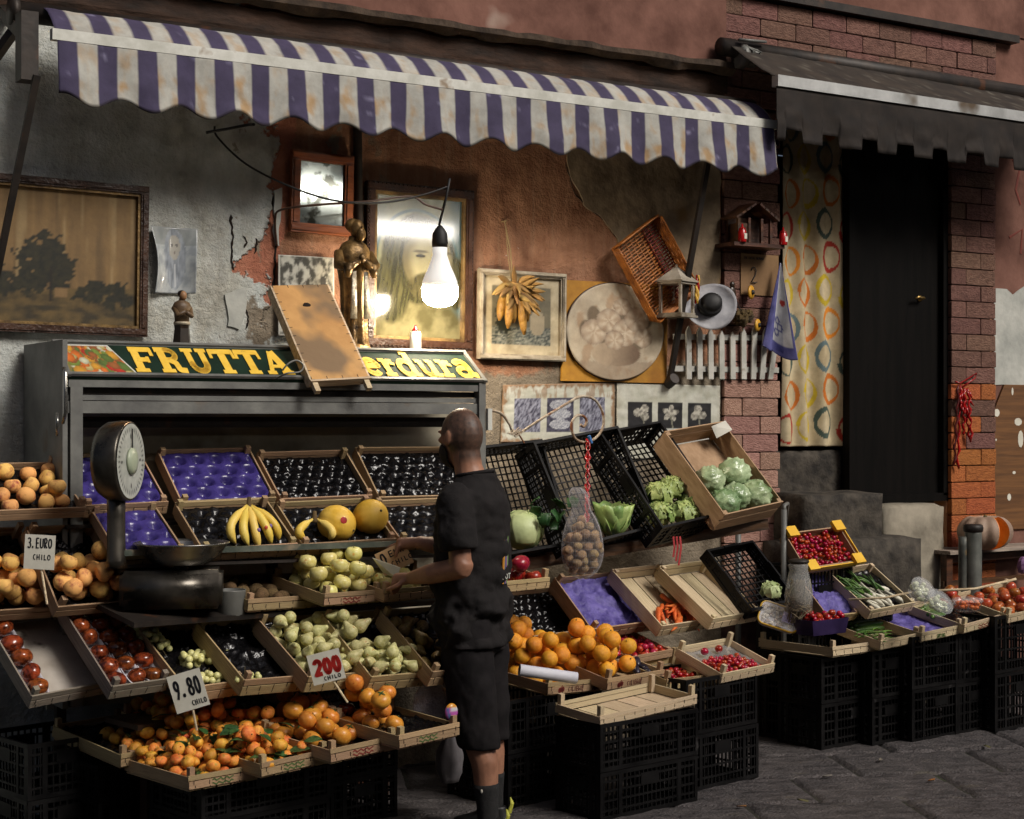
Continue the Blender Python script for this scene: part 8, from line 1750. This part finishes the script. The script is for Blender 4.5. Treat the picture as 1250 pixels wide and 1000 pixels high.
# shorts
s = MB(); loft(s, [(-.005, 0, .76, .122, .182), (-.005, 0, .88, .118, .178), (0, 0, .97, .11, .165)])
for s_, fo in ((1, -.10), (-1, -.045)): 
    m2 = [( -.004, s_*.088, .90, .112, .095), (fo*.25, s_*.092, .70, .108, .094), (fo*.5, s_*.096, .52, .098, .086), (fo*.75, s_*.10, .385, .088, .080)]; loft(s, m2, 22)
r = remesh(s, .0105, 5); r.v = [v+cen(v)*(.008*fbm((v-root).dot(FWD)*8, (v-root).dot(LFT)*8, v.z*7)+.004*fbm(v.x*24, v.y*24, v.z*16)) for v in r.v]; r.build('shorts', mat('dark_shorts', sg(20, 18, 19), sg(32, 29, 30), .9, 14, bump=.5, bscale=12, spec=.2), MAN, True)
for s_, fo in ((1, -.11), (-1, -.05)):
    m = MB(); F_ = fo*1.05; limb(m, [(fo*.95, s_*.10, .245), (fo*1.0, s_*.10, .16), (F_, s_*.10, .075)], [.052, .044, .043], 18); sk = m.build('sock', mat('black_sock', (.010, .010, .010), (.018, .017, .017), .95, 30, bump=.4), MAN, True)
    m = MB(); m.ball(bp(fo*.97+.0, s_*.152, .225), (.005, .005, .008), 8, 6); m.build('sock_mark', M_['white'], sk)
    m = MB(); loft(m, [(F_+.055, s_*.10, .004, .140, .046), (F_+.055, s_*.10, .022, .144, .049)]); so_ = m.build('sole', M_['white'], MAN, True)
    m = MB(); loft(m, [(F_+.055, s_*.10, .022, .138, .046), (F_+.045, s_*.10, .05, .125, .043), (F_+.012, s_*.10, .075, .078, .040), (F_-.004, s_*.10, .100, .056, .038), (F_-.008, s_*.10, .112, .050, .036)]); shoe = remesh(m, .006, 4).build('shoe', mat('black_shoe', (.008, .008, .008), (.016, .016, .016), .5, 9, bump=.3), MAN, True)
    m = MB(); m.tube([bp(F_-.072, s_*.10, .085), bp(F_-.085, s_*.10, .125), bp(F_-.076, s_*.10, .15)], [(.010, .004), (.009, .004), (.003, .003)], 6); m.build('pull_tab', mat('lime_tab', sg(170, 170, 40), sg(196, 196, 90), .5), shoe)
M_['tan_card'] = mat('pale_brown_card', sg(186, 148, 104), sg(206, 170, 128), .8, 6)
# the cards in his hands
card('price_card', 'brown price card reading 0 Euro held in the hands of the man', ((457, 677), (493, 660), (472, 702)), 292, (('0', .10, .42, .18, .46, .008, 'ink'), ('.EURO', .22, .62, .15, .24, .005, 'ink'), ('CHILO', .36, .22, .12, .20, .004, 'ink')), None, 'tan_card')
A_, B_, C_ = at(455, 681, s=295), at(489, 693, s=301), at(468, 699, s=295); D_ = at(485, 706, s=301)
m = MB(); m.add([A_, B_, D_, C_], [(0, 1, 2, 3)]); o = m.build('price_card', M_['sign_card'], None, False, 'plain grey back of a second price card in the hand of the man', 'price card'); o.modifiers.new('t', 'SOLIDIFY').thickness = .002

# litter on the paving
for k, (px, py, c1) in enumerate(((1137, 953, sg(150, 96, 40)), (980, 978, sg(96, 92, 60)), (1075, 928, sg(120, 112, 100)), (905, 985, sg(130, 90, 50)), (1205, 912, sg(88, 84, 50)), (1010, 948, sg(110, 104, 96)))):
    p = at(px, py, z=.024); m = MB(); a_ = k*1.9; L_ = .022+.006*(k % 3); d = Vector((math.cos(a_), math.sin(a_), 0)); n_ = Vector((-d.y, d.x, 0)); vs = []
    for j in range(5): t_ = j/4; w_ = .010*math.sin(math.pi*(.08+.86*t_)); q = p+d*L_*(t_-.5)*2; vs += [q-n_*w_+Vector((0, 0, .006)), q, q+n_*w_+Vector((0, 0, .008*t_))]
    m.add(vs, [(j*3+i, j*3+i+1, j*3+i+4, j*3+i+3) for j in range(4) for i in range(2)]); o = m.build('fallen_leaf', mat('litter_%s' % 'abcdef'[k], c1, rough=.8), None, True, 'small dry leaf lying on the paving in front of the crates', 'leaf', 'dry leaves on the paving'); o.modifiers.new('t', 'SOLIDIFY').thickness = .001
